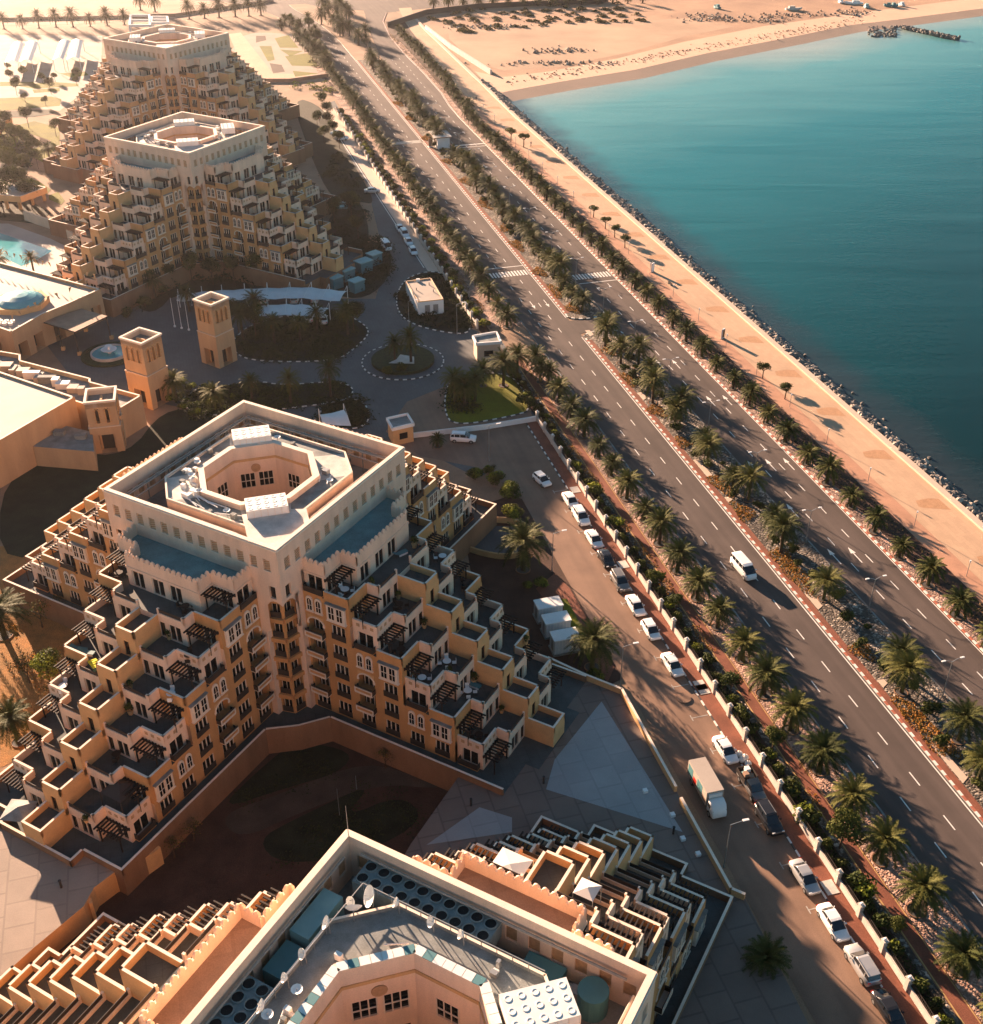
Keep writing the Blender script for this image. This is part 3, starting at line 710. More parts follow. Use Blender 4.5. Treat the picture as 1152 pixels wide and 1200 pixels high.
def rooftop(b, zt, zd, zi, units, seed, platform=True):
    rr = random.Random(seed)
    for x, y, a in units: ac_box(b, x, y, zd+.05, a)
    m = MB(); e = S2-.5
    if platform:      # white platform filling the near corner
        m.prism([(-e,-e),(-e+.0,-8.6),(-8.2,-4.2),(-5.0,-7.6),(-3.6,-9.9),(-6,-e)], zi, zt-.75, 'roofwhite')
    # galvanised pipe runs along the well
    for off, z in (((1.0, zt-1.3), (1.35, zt-1.32), (1.8, zt-1.9)) if platform else ((.35, zt-1.0),)):
        for i in range(4):
            c, s = math.cos(i*math.pi/2), math.sin(i*math.pi/2); r = e-off; L_ = 9.5 if i in (2, 3) and platform else 11
            a0 = -L_ if i != 2 else -L_+3; a1 = L_ if i != 3 else L_
            if i == 3: a0 = -6.0
            if i == 2: a1 = 6.0
            p = [(c*r-s*a0, s*r+c*a0, z), (c*r-s*a1, s*r+c*a1, z)]
            m.tube(p[0], p[1], .11, .11, 'pipe', 6)
            for t in range(7):
                f = t/6; x = p[0][0]+(p[1][0]-p[0][0])*f; y = p[0][1]+(p[1][1]-p[0][1])*f
                if off == 1.0: m.box(x-.05, x+.05, y-.05, y+.05, zi, z, 'steel')
    # dark machinery in the well and small units, ducts and dishes on the deck
    for _ in range(16):
        i = rr.randrange(4); c, s = math.cos(i*math.pi/2), math.sin(i*math.pi/2); r = 11.0+rr.uniform(-.4,.4); t = rr.uniform(-8, 8)
        if platform and ((i == 2 and t > 3) or (i == 3 and t < -3)): continue
        x, y = c*r-s*t, s*r+c*t; w = rr.uniform(.5, 1.1); m.box(x-w/2, x+w/2, y-w/2, y+w/2, zi, zi+rr.uniform(.8, 1.6), rr.choice(['steel','roofgrey','whitebox']))
    pts = []
    for _ in range(46):
        a = rr.uniform(0, 2*math.pi); r = rr.uniform(7.6, 9.3)
        if rr.random() < .5: a = math.radians(135)+rr.gauss(0, .38)
        x, y = r*math.cos(a), r*math.sin(a)
        if any((x-u[0])**2+(y-u[1])**2 < 9 for u in units): continue
        k = rr.random()
        if k < .5: w, d_ = rr.uniform(.25,.8), rr.uniform(.25,.8); m.box(x-w/2, x+w/2, y-d_/2, y+d_/2, zd, zd+rr.uniform(.25,.8), rr.choice(['whitebox','steel','roofgrey','white']))
        elif k < .8: b2 = a+rr.uniform(.2,.5); m.tube((x,y,zd+.25),(r*math.cos(b2),r*math.sin(b2),zd+.25),.07,.07,'white',5)
        else: m.tube((x,y,zd),(x,y,zd+rr.uniform(.8,1.6)),.03,.03,'steel',5); m.lathe([(0,0),(.25,.05),(.42,.16)], 'white', 10, (x, y), zd+.8)
    m.obj('rooftop_services', b)
# ------------------------------------------------------------------ ground, sea, roads
def Wp(l): return [W(n, s) for n, s in l]
def Gp(l, z=0.0): return [G(x, y, z) for x, y in l]
def sheet(name, pts, z, m, kind='structure'):
    b = MB(); area = sum(pts[j][0]*pts[(j+1)%len(pts)][1]-pts[(j+1)%len(pts)][0]*pts[j][1] for j in range(len(pts)))
    if area < 0: pts = pts[::-1]
    b.poly(pts, z, m); o = b.obj(name); tag(o, kind=kind); return o
def smooth(pts, n=3, closed=False):
    """Chaikin corner cutting"""
    for _ in range(n):
        out = []
        N = len(pts)
        for i in range(N if closed else N-1):
            a, b = Vector(pts[i]), Vector(pts[(i+1) % N]); out += [a*.75+b*.25, a*.25+b*.75]
        if not closed: out = [Vector(pts[0])]+out+[Vector(pts[-1])]
        pts = out
    return pts
shore = [(113.5,394),(117,396),(121.8,398.4),(144,406.6),(177,417),(215,436),(264,456),(301,472),(328,477.5),(374,489),(700,560),(2500,900)]
land = [(-2500,-200),(113.5,-200),(113.5,394)]+[(n, s+9) for n, s in shore[1:]]+[(2500,3000),(-2500,3000)]
sheet('ground', Wp(land), -0.03, 'earth')
b = MB()      # beach sloping under the sea
sp = Wp(shore)
for i in range(len(shore)-1):
    a0 = W(shore[i][0], shore[i][1]+9 if i else shore[i][1], -0.03); a1 = W(shore[i+1][0], shore[i+1][1]+9, -0.03)
    c0 = W(shore[i][0], shore[i][1], -1.2); c1 = W(shore[i+1][0], shore[i+1][1], -1.2)
    e0 = W(shore[i][0]+6, shore[i][1]-30, -4); e1 = W(shore[i+1][0]+6, shore[i+1][1]-30, -4)
    b.face([c0, c1, a1, a0], 'beach'); b.face([e0, e1, c1, c0], 'beach')
tag(b.obj('beach'), kind='structure')
b = MB(); q = Wp([(112.5,-400),(2600,-400),(2600,1100),(112.5,1100)]); b.poly([(p.x,p.y) for p in q], -1.2, 'sea'); tag(b.obj('sea'), kind='structure')
# dry sand upland on the far side
sheet('beach_sand', Wp([(n, s+9) for n, s in shore[1:]]+[(2500,935),(2500,912+60),(700,600),(374,520),(328,508),(264,490),(215,468),(177,446),(144,432),(124,428),(117,440),(115.5,405)]), -0.02, 'beach')
sheet('sand_flat', Wp([(117,440),(124,428),(144,432),(177,446),(215,468),(264,490),(328,508),(374,520),(700,600),(2500,972),(2500,3000),(108,3000),(108,600),(116,545)]), -0.018, 'scrub')
sheet('sandy_lot', Wp([(121,455),(128,438),(150,438),(185,455),(220,478),(250,492),(240,515),(200,517),(150,523),(128,527),(122,500)]), -0.008, 'sand')
sheet('desert_plain', Wp([(-2500,600),(-80,588),(-30,577),(15,580),(40,595),(38,640),(60,800),(400,3000),(-2500,3000)]), -0.016, 'sand')
# carriageways
def ribbon(name, rows, z, m):
    b = MB(); L_ = [W(l, s) for s, l, r in rows]; R_ = [W(r, s) for s, l, r in rows]; b.strip(L_, R_, z, m); return tag(b.obj(name), kind='structure')
LC = [(20,67.0,76.9),(480,67.0,76.9),(505,66.6,76.6),(530,65.0,75.6),(550,62.0,73.8),(568,58.5,71.0),(585,54,68),(600,48,66.5),(615,38,66),(625,20,64),(632,0,62)]
LCf = LC[:2]+[(490,66.9,76.85)]+LC[2:]
RCr = [(20,85.4,95.1),(375,85.4,94.8),(392,85.4,95.4),(410,85.5,97.0),(440,85.8,97.8),(480,88,97.8),(510,91,98.6),(545,95,102.4),(565,98,108),(585,100,125),(592,100,150)]
ribbon('carriageway', LCf, 0.0, 'asphalt')
ribbon('carriageway', RCr, 0.004, 'asphalt')
sheet('junction', Wp([(62,600),(110,566),(160,578),(400,650),(400,668),(160,600),(120,600),(80,625),(60,640)]), 0.002, 'asphalt')
sheet('median_opening', Wp([(76.5,205.6),(85.6,206.6),(85.6,211.6),(76.5,212.4)]), 0.008, 'asphalt')
# the median in two lengths with rounded noses
def median_poly(s0, s1, nose0, nose1, l=76.9, r=85.4):
    pts = []
    c = (l+r)/2; h = (r-l)/2
    if nose0: pts += [(c-h*math.cos(t), s0+2.6-2.6*math.sin(t)) for t in [k*math.pi/10 for k in range(11)]]
    else: pts += [(l, s0), (r, s0)]
    if nose1: pts += [(c+h*math.cos(t), s1-2.6+2.6*math.sin(t)) for t in [k*math.pi/10 for k in range(11)]]
    else: pts += [(r, s1), (l, s1)]
    return pts
for s0, s1, a, c in ((20,205.8,False,True),(212.3,470,True,False)):
    P = median_poly(s0, s1, a, c); b = MB(); b.prism([tuple(W(*q)[:2]) for q in P], -0.02, 0.13, 'roofgrey', 'gravel'); tag(b.obj('median_strip'), kind='structure')
P = [(76.9,470),(76.6,505),(75.6,530),(73.8,550),(71,568),(68,585),(67,598),(75,598),(94,565),(95.5,555),(94.5,543),(91,510),(88,480),(85.6,470)]
b = MB(); b.prism([tuple(W(*q)[:2]) for q in P], -0.02, 0.13, 'kerbwhite', 'earth'); tag(b.obj('median_strip'), kind='structure')
# kerb blocks, alternating paint
def kerb(name, pts, pitch, w, h, mats, z=0.0, closed=False):
    b = MB(); i = 0; P_ = [Vector((p[0], p[1], 0)) for p in pts]
    if closed: P_.append(P_[0])
    carry = 0.0
    for a, c in zip(P_[:-1], P_[1:]):
        d = c-a; L_ = d.length
        if L_ < 1e-6: continue
        d /= L_; x = 0.0
        while x < L_-1e-6:
            e = min(L_, x+pitch-carry); sd = Vector((-d.y, d.x, 0))*w/2
            p0 = a+d*x; p1 = a+d*e
            b.prism([(p0-sd)[:2], (p1-sd)[:2], (p1+sd)[:2], (p0+sd)[:2]], z-0.02, z+h, mats[i % len(mats)])
            carry += e-x; x = e
            if carry >= pitch-1e-4: carry = 0.0; i += 1
    return tag(b.obj(name), kind='structure')
kerb('kerb', [W(77.08, s) for s in (20, 203)], .82, .34, .155, ['kerbwhite','redkerb'])
kerb('kerb', [W(77.08, s) for s in (215, 470)], .82, .34, .155, ['kerbwhite','redkerb'])
kerb('kerb', [W(*q) for q in median_poly(20,205.8,False,True)[2:-1]], .82, .3, .16, ['kerbwhite','kerbdark'])
kerb('kerb', [W(*q) for q in median_poly(212.3,470,True,False)[:11]], .82, .3, .16, ['kerbwhite','kerbdark'])
kerb('kerb', [W(85.3, s) for s in (215, 470)], 3, .25, .155, ['roofgrey','rock'])
kerb('kerb', [W(85.3, s) for s in (20, 203)], 3, .25, .155, ['roofgrey','rock'])
kerb('kerb', [W(r+.12, s) for s, l, r in RCr[:9]], .82, .3, .15, ['kerbwhite','redkerb'])
kerb('kerb', [W(66.85, s) for s in (20, 470)], 3, .25, .13, ['roofgrey','rock'])
sheet('brick_strip', Wp([(77.26,20),(78.15,20),(78.15,202),(77.26,202)]), 0.137, 'redpave')
sheet('brick_strip', Wp([(77.26,216),(78.15,216),(78.15,470),(77.26,470)]), 0.137, 'redpave')
# painted lines
b = MB()
def rect(n, s, w, l, z=0.010, m='paint'): 
    p = [W(n-w/2, s-l/2), W(n+w/2, s-l/2), W(n+w/2, s+l/2), W(n-w/2, s+l/2)]; b.poly([(q.x, q.y) for q in p], z, m)
def sline(rows, w, z=0.010, m='paint'):
    L_ = [W(n-w/2, s) for n, s in rows]; R_ = [W(n+w/2, s) for n, s in rows]; b.strip(L_, R_, z, m)
k = 0
for i in range(70):
    s = 40.6+6.86*i
    if not 236 < s < 246:
        rect(70.15, s, .15, 2.2); rect(73.35, s+3.1, .15, 2.2)
    if s < 470 and not 231 < s < 240:
        sh = 0 if s < 375 else min(2.2, (s-375)*.03)
        rect(88.65+sh, s+1.2, .15, 2.2); rect(91.85+sh, s+2.6, .15, 2.2)
sline([(76.62,20),(76.62,204)], .16); sline([(76.62,214),(76.62,500)], .16)
sline([(94.75,20),(94.75,375),(95.1,392),(96.7,410),(97.5,440),(97.5,480)], .14)
for i in range(13): rect(67.7+i*.74, 241.0, .42, 3.0)
for i in range(13): rect(85.9+i*.74, 234.9, .42, 3.0)
rect(72, 245.2, 9.2, .3); rect(90.2, 231.0, 9.2, .3)
rect(72, 353, 9.4, 3.0, m='paint_old'); rect(90.2, 345.5, 9.2, .8, m='paint'); rect(90.2, 343.0, 9.2, .3, m='paint')
def arrow(n, s, l=4.2, dr=1):
    rect(n, s-dr*.5, .17, l-1.2)
    t = s+dr*l/2
    p = [W(n, t), W(n-.42, t-dr*1.6), W(n+.42, t-dr*1.6)]
    if dr < 0: p = p[::-1]
    b.poly([(q.x, q.y) for q in p], .0105, 'paint')
for n, s in ((87.1,147.4),(90.3,147.1),(93.4,146.6),(87.1,120.5),(90.3,120.0),(93.4,170.5),(90.3,171.0),(87.1,133.5),(87.2,188),(90.3,187)): arrow(n, s)
for n, s in ((71.8,222.5),(75.0,222.5)): arrow(n, s, dr=-1)
tag(b.obj('road_markings'), kind='structure')
# planting strips, footpaths, promenade (seaward side)
sheet('gravel_verge', Wp([(95.25,20),(97.4,20),(97.4,372),(95.0,372)]), 0.02, 'gravel_warm')
ribbon('planting_bed', [(20,97.4,101.6),(372,97.4,101.6),(395,97.0,102.5),(412,98.2,104),(450,99,106),(520,100.5,110),(545,103.5,112)], 0.016, 'soil')
ribbon('gravel_verge', [(372,95.0,97.4),(395,96.4,97.8),(412,97.6,99),(450,98.2,100),(500,98.8,101)], 0.021, 'gravel_warm')
ribbon('promenade_brick', [(20,101.6,104.6),(372,101.6,104.3),(395,102.5,104.6)], 0.012, 'promred')
ribbon('promenade', [(20,104.6,112.5),(372,104.3,112.5),(395,104.6,113.2),(412,104.2,113.6),(450,106.2,114.4),(520,110.2,116),(545,112.2,117.2),(575,116,122)], 0.024, 'promenade')
b = MB()
for (s0, n0), (s1, n1) in zip([(20,112.5),(372,112.5),(412,113.6),(450,114.4),(520,116)], [(372,112.5),(412,113.6),(450,114.4),(520,116),(545,117.2)]):
    p = [W(n0, s0), W(n0+1.1, s0), W(n1+1.1, s1), W(n1, s1)]; b.prism([q[:2] for q in p], -3, .42, 'promedge')
tag(b.obj('sea_wall_coping', ), label='pale concrete coping wall between promenade and boulder revetment', cat='sea wall')
b = MB()
for i in range(26):
    s = 96.4+16.05*i
    if s > 400: break
    p = [W(107.5, s), W(111.4, s-1.7), W(111.4, s+1.7), W(109.9, s+2.3), W(107.5, s+2.2), W(107.0, s+.6)]
    b.poly([q[:2] for q in p], .029, 'prompatch')
tag(b.obj('paving_pattern'), kind='structure')
# landward strips
sheet('gravel_verge', Wp([(61.9,20),(66.8,20),(66.8,196),(61.9,196)]), 0.016, 'gravel_warm')
sheet('gravel_verge', Wp([(59.6,213),(66.8,213),(66.8,470),(59.6,470)]), 0.016, 'gravel_warm')
sheet('brick_path', Wp([(60.05,20),(61.9,20),(61.9,200),(60.05,200)]), 0.022, 'redpave')
b = MB(); sline([(60.2,20),(60.2,200)], .16, .027, 'yellowpaint'); sline([(61.75,20),(61.75,200)], .12, .027, 'yellowpaint'); tag(b.obj('path_edging'), kind='structure')
sheet('gravel_strip', Wp([(59.2,20),(60.0,20),(60.0,200),(59.2,200)]), 0.024, 'gravel')
sheet('hedge_bed', Wp([(57.2,20),(59.2,20),(59.2,400),(57.2,400)]), 0.012, 'soil')
sheet('brick_pavement', Wp([(54.95,20),(56.85,20),(56.85,172),(54.95,172)]), 0.10, 'redpave')
kerb('kerb', [W(54.85, s) for s in (20, 172)], .95, .2, .115, ['kerbwhite','kerbdark'])
b = MB()
for s in (64.9, 70.8, 76.7, 82.6, 88.5, 94.4, 100.3, 106.2, 112.1, 118.4, 125.4, 131.0, 137.0, 143.0, 149):
    rect(53.5, s, 2.2, .13, .014, 'paint_old'); rect(52.4, s, .13, 1.0, .0141, 'paint_old')
tag(b.obj('parking_bay_lines'), kind='structure')
# service road and drives
sheet('service_road', [W(*q) for q in ((46.8,20),(54.9,20),(54.9,150),(56.8,160),(56.8,176),(44,190),(36,186),(30,176),(34,166),(42,160),(46.8,150))], 0.002, 'asphalt2')
sheet('drive_paving', Gp([(380,122),(392,118),(415,160),(448,215),(475,262),(500,300),(530,345),(552,385),(590,402),(610,440),(560,470),(520,500),(600,490),(626,480),(640,520),(560,560),(480,520),(200,475),(90,450),(40,385),(140,320),(210,350),(380,350),(440,350),(452,310),(430,215),(400,172)]), -0.006, 'paving_grey')
sheet('sidewalk', Wp([(54.3,196+50),(56.8,246),(56.8,400),(53,400)]), 0.02, 'promedge')
b = MB(); sline([(53.9,250),(52.4,398)], .2, .03, 'paint'); tag(b.obj('road_markings'), kind='structure')
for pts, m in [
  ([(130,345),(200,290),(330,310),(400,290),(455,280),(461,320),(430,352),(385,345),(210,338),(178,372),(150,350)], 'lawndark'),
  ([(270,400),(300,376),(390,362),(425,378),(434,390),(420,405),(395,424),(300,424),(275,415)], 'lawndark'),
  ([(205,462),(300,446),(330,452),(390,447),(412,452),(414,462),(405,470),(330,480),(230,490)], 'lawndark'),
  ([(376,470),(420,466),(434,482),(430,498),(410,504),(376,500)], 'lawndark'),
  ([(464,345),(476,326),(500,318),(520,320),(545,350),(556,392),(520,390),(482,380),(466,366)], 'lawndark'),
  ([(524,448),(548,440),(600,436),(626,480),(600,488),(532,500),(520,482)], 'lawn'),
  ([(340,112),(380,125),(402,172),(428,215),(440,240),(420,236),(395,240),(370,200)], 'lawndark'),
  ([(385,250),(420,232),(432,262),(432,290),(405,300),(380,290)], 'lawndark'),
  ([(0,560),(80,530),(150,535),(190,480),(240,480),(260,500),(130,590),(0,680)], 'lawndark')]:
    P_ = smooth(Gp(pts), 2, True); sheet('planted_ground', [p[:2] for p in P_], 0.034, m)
    if len(pts) and pts[0] in ((270,400),(205,462),(376,470),(464,345),(524,448)): kerb('kerb', [p[:2] for p in smooth(Gp(pts), 2, True)], .9, .24, .14, ['kerbwhite','kerbdark'], closed=True)
# garden soil in front of the middle block and between wings
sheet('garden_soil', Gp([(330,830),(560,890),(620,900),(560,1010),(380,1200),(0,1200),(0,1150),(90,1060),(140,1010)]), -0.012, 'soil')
for pts in ([(300,905),(345,868),(415,880),(400,905),(330,925),(255,950)], [(300,985),(345,960),(440,915),(400,960),(470,930),(500,960),(430,1000),(330,1015)]):
    sheet('dark_lawn', [p[:2] for p in smooth(Gp(pts), 2, True)], 0.004, 'lawndark')
sheet('garden_path', [p[:2] for p in smooth(Gp([(255,955),(330,930),(430,890),(500,915),(520,925),(440,918),(345,955),(280,985)]), 2, True)], 0.001, 'deadpath')
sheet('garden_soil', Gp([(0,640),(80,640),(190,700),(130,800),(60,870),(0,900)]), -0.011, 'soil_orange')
sheet('garden_soil', Gp([(540,600),(600,580),(650,600),(690,680),(740,790),(700,810),(560,720)]), -0.010, 'soil')
# ------------------------------------------------------------------ the four apartment buildings
bB, zt, zd, zi = make_building(7, 'apartment_building', 'cream terraced apartment block in mid photo, its octagonal roof opening wholly in view', (3,))
bB.location = (-28.18, 118.54, 3.0); bB.rotation_euler = (0, 0, R(60.71)); core_units = [(6.0, 5.9, -math.pi/4), (-5.9, -6.0, -math.pi/4)]
b2 = copy_tree(bB)
rooftop(bB, zt, zd, zi, core_units, 3)
b2.location = (-70.0, 266.91, 3.0); b2.rotation_euler = (0, 0, R(60.0)); b2['label'] = 'cream terraced apartment block third from the bottom of the photo, beside the curved carports'
rooftop(b2, zt, zd, zi, [(6.0, 5.9, -math.pi/4), (-5.9, -6.0, -math.pi/4), (7.6, -6.0, math.pi/4)], 5)
b8, zt, zd, zi = make_building(8, 'apartment_building', 'hazy cream terraced apartment block farthest away, behind the third block')
b8.location = (-95.66, 359.02, 3.0); b8.rotation_euler = (0, 0, R(57.83))
b4 = copy_tree(b8)
rooftop(b8, zt, zd, zi, [(6.0, 5.9, -math.pi/4), (-6.4, 6.2, math.pi/4), (7.6, -6.0, math.pi/4)], 8)
b4.location = (-6.17, 42.81, 3.0); b4.rotation_euler = (0, 0, R(60.83)); b4['label'] = 'nearest terraced apartment block, its roof with fan units cut by the bottom edge'
rooftop(b4, zt, zd, zi, [(6.6, -7.0, -math.pi/4)], 11, platform=False)
def fan_bank(b, x, y, z, rz, nx, ny, pitch=1.15):
    m = MB(); w, d = nx*pitch, ny*pitch; m.box(-w/2, w/2, -d/2, d/2, .0, 1.7, 'fanbox')
    for i in range(nx):
        for j in range(ny):
            cx = -w/2+(i+.5)*pitch; cy = -d/2+(j+.5)*pitch; m.lathe([(.50,0),(.50,.16),(.43,.16),(.43,.02)], 'fanbox', 14, (cx, cy), 1.7); m.lathe([(.43,.03),(.01,.03)], 'tyre', 14, (cx, cy), 1.7)
    return m.obj('fan_bank', b, (x, y, z), rz)
fan_bank(b4, 10.95, 4.6, zi+1.5, math.pi/2, 10, 2); fan_bank(b4, -4.2, 10.95, zi+1.5, 0, 7, 2)
m = MB()
m.box(4.2, 8.4, 10.2, 11.9, zi, zi+3.0, 'canopy_teal'); m.obj('plant_cabinet', b4); m = MB(); m.box(1.0, 3.8, 10.2, 11.9, zi, zi+2.4, 'tealsheet'); m.obj('plant_cabinet', b4); m = MB(); m.box(10.2,12,-6.5,-3.5,zi,zi+1.6,'tealsheet'); m.obj('plant_cabinet', b4)
m = MB(); m.tube((11,-9,zi),(11,-9,zi+2.2),1.1,1.1,'tealsheet',18); m.tube((11,-8,zi+1.2),(11,-1.5,zi+1.2),.28,.28,'steel',10); m.obj('water_tank', b4)
for k, (x, y, a) in enumerate([(8.6,7.6,2.4),(9.0,5.6,2.0),(7.6,8.6,2.9),(5.2,9.0,2.2),(2.4,9.0,2.6),(0.3,8.9,2.4),(-2.2,8.9,2.1),(8.9,2.6,2.5),(9.0,.2,2.2),(6.9,8.1,.6)]):
    r_ = [.8,.4,.4,.5,.4,.35,.5,.4,.35,.65][k]; m = MB(); m.tube((0,0,0),(0,0,1.1),.05,.05,'steel',6); n0 = len(m.v)
    m.lathe([(0,0),(r_*.5,.06),(r_*.85,.2),(r_,.32)], 'whitebox', 18, z=0)
    tl = Matrix.Rotation(R(62), 4, 'Y'); 
    for i in range(n0, len(m.v)): v = tl @ Vector(m.v[i]); m.v[i] = (v.x, v.y, v.z+1.15)
    m.tube((0,0,1.15),(r_*.8,0,1.5),.02,.02,'steel',5); m.obj('satellite_dish', b4, (x, y, zd), a)
m = MB()
oct_ = [(6.66/math.cos(math.pi/8)*math.cos(math.pi/8+k*math.pi/4), 6.66/math.cos(math.pi/8)*math.sin(math.pi/8+k*math.pi/4)) for k in range(8)]
for i in range(8):
    p, q = Vector((*oct_[i], 0)), Vector((*oct_[(i+1) % 8], 0)); d = (q-p).normalized(); nn = Vector((-d.y, d.x, 0))*.36; n = 7
    for k in range(n):
        a, c = p.lerp(q, k/n), p.lerp(q, (k+.94)/n); m.prism([(a-nn)[:2],(c-nn)[:2],(c+nn)[:2],(a+nn)[:2]], zd+.752, zd+.80, 'tealsheet' if (k*5+i*3) % 7 in (0, 4) else 'whitebox')
m.obj('coping_slabs', b4)
m = MB(); m.beam((9.4,9.0,zd+.9),(-8,9.4,zd+.9),.06,.06,'steel'); m.beam((9.4,9.0,zd+.9),(9.4,-6,zd+.9),.06,.06,'steel')
for t in range(12): m.beam((9.4-1.45*t,9.2,zd),(9.4-1.45*t,9.2,zd+.9),.05,.05,'steel'); m.beam((9.4,9-1.25*t,zd),(9.4,9-1.25*t,zd+.9),.05,.05,'steel')
m.tube((12.3,12.3,zt),(12.3,12.3,zt+3.2),.04,.02,'steel',5); m.obj('roof_rail', b4)

for ch in b4.children:
    if ch.name.startswith('roof_deck'):
        ch.data = ch.data.copy()
        for i, mt_ in enumerate(ch.data.materials):
            if mt_.name == 'roofwhite': ch.data.materials[i] = M['roofgrey']  # this block's roof deck greyed: its shade is put into the colour

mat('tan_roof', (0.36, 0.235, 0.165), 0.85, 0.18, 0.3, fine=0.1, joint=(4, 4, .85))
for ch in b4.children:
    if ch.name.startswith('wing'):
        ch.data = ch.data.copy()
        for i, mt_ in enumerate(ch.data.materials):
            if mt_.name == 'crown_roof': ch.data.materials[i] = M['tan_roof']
# ------------------------------------------------------------------ palms and other planting
def frond(m, base, az, el, L_, droop, mt, rr, nl=12, wid=.5):
    pts = []; p = Vector(base); e = el; n = 7
    for i in range(n+1):
        pts.append(p.copy()); d = Vector((math.cos(az)*math.cos(e), math.sin(az)*math.cos(e), math.sin(e))); p = p+d*(L_/n); e -= droop/n*(.5+i/n)
    side = Vector((-math.sin(az), math.cos(az), 0))
    for i in range(n):      # rachis
        w = .035*(1-i/n)+.008; m.face([pts[i]-side*w, pts[i]+side*w, pts[i+1]+side*w*.8, pts[i+1]-side*w*.8], mt)
    for i in range(1, nl+1):
        t = (i/(nl+.6)); f = t*n; j = min(n-1, int(f)); q = pts[j].lerp(pts[j+1], f-j); d = (pts[j+1]-pts[j]).normalized(); up = side.cross(d)
        l = wid*(math.sin(math.pi*(.12+.86*t))**.6)*rr.uniform(.85,1.12); w = .07
        for s in (-1, 1):
            tip = q+side*(s*l*.8)+d*(l*.62)+up*(l*rr.uniform(-.30,.05))
            m.face([q-d*w, q+d*w, tip+d*.012, tip-d*.012] if s == 1 else [q+d*w, q-d*w, tip-d*.012, tip+d*.012], mt)
def palm_proto(seed, trunk_h, rad, nf=34, upright=.0, kind='date_palm', lights=False):
    rr = random.Random(seed); root = empty(kind, cat='palm tree')
    t = MB(); lean = (rr.uniform(-.12,.12), rr.uniform(-.12,.12)); prof = []; n = max(5, int(trunk_h*3))
    for i in range(n+1):
        z = trunk_h*i/n; r = .24+.07*(1-i/n)+(.03 if i % 2 else 0); prof.append((lean[0]*z/trunk_h, lean[1]*z/trunk_h, z, r))
    for a, b in zip(prof[:-1], prof[1:]): t.tube(a[:3], b[:3], a[3], b[3], 'trunk', 8, caps=False)
    t.tube((lean[0], lean[1], trunk_h), (lean[0], lean[1], trunk_h+.5), .36, .18, 'trunk', 8)
    t.obj('trunk', root)
    if trunk_h < 5: wl = MB(); wl.lathe([(1.0,-.02),(1.0,.10),(.9,.10),(.9,.06)], 'gardenwall', 18); wl.lathe([(.9,.06),(.01,.07)], 'kerbdark', 18); wl.obj('tree_well', root)
    c = MB(); top = (lean[0], lean[1], trunk_h+.35)
    for i in range(nf):
        u = (i+.5)/nf; az_ = i*2.39996+rr.uniform(-.15,.15); el_ = R(74-104*u**.8+rr.uniform(-7,7))
        frond(c, top, az_, el_, rad*rr.uniform(.88,1.1)*(.8+.3*u), 1.1+.25*u, 'frond', rr, 21, wid=rad*.155)
    for i in range(5): frond(c, top, rr.uniform(0,6.28), R(rr.uniform(-50,-25)), rad*.6, .7, 'frond_dry', rr, 8, wid=rad*.16)
    c.obj('crown', root)
    return root
def blob_mesh(rx, ry, rz, n, leaf, seed, mats=('leaf',), z0=0.0, hollow=.55, lobes=7):
    rr = random.Random(seed); m = MB(); L_ = []
    for i in range(lobes):
        a = rr.uniform(0, 6.28); e = rr.uniform(-.3, 1.2); q = rr.uniform(.25, .62)
        L_.append((Vector((math.cos(a)*math.cos(e)*q*rx, math.sin(a)*math.cos(e)*q*ry, z0+rz+math.sin(e)*q*rz)), rr.uniform(.42,.68), rr.choice(mats)))
    for i in range(n):
        c, s, mt = L_[i % lobes]
        d = Vector((rr.gauss(0,1), rr.gauss(0,1), rr.gauss(0,1))).normalized(); q = rr.uniform(hollow, 1.0)
        p = c+Vector((d.x*rx*s*q, d.y*ry*s*q, d.z*rz*s*q))
        nn = (d+Vector((rr.gauss(0,.5), rr.gauss(0,.5), rr.gauss(0,.5)))).normalized(); x = nn.orthogonal().normalized(); y = nn.cross(x); a = rr.uniform(0, 6.28)
        u = (x*math.cos(a)+y*math.sin(a))*leaf*rr.uniform(.7,1.3); v = (y*math.cos(a)-x*math.sin(a))*leaf*.6
        m.face([p-u, p-v*.9, p+u, p+v*.9], mt)
    return m
def shrub_proto(name, rx, ry, rz, n, leaf, seed, mats, cat='shrub'):
    m = blob_mesh(rx, ry, rz, n, leaf, seed, mats); m.tube((0,0,0), (0,0,rz), .06, .04, 'bark', 5)
    for k in range(4): a = k*1.6; m.tube((0,0,rz*.25), (math.cos(a)*rx*.5, math.sin(a)*ry*.5, rz*1.0), .04, .02, 'bark', 4)
    o = m.obj(name); tag(o, cat=cat); return o
def tree_proto(name, h, r, n, leaf, seed, mats, cat='tree', flat=.7):
    root = empty(name, cat=cat); rr = random.Random(seed); t = MB()
    t.path([(0,0,0),(.04,0,h*.35),(.08,.05,h*.62)], [.12,.10,.08], 'bark', 7)
    for k in range(6):
        a = k*1.05+rr.uniform(-.3,.3); t.path([(.08,.05,h*.55),(math.cos(a)*r*.35,math.sin(a)*r*.35,h*.72),(math.cos(a)*r*.7,math.sin(a)*r*.7,h*.85)], [.06,.045,.02], 'bark', 5)
    t.obj('trunk', root)
    m = blob_mesh(r, r, r*flat, n, leaf, seed, mats, z0=h-r*flat*1.3); m.obj('crown', root); return root
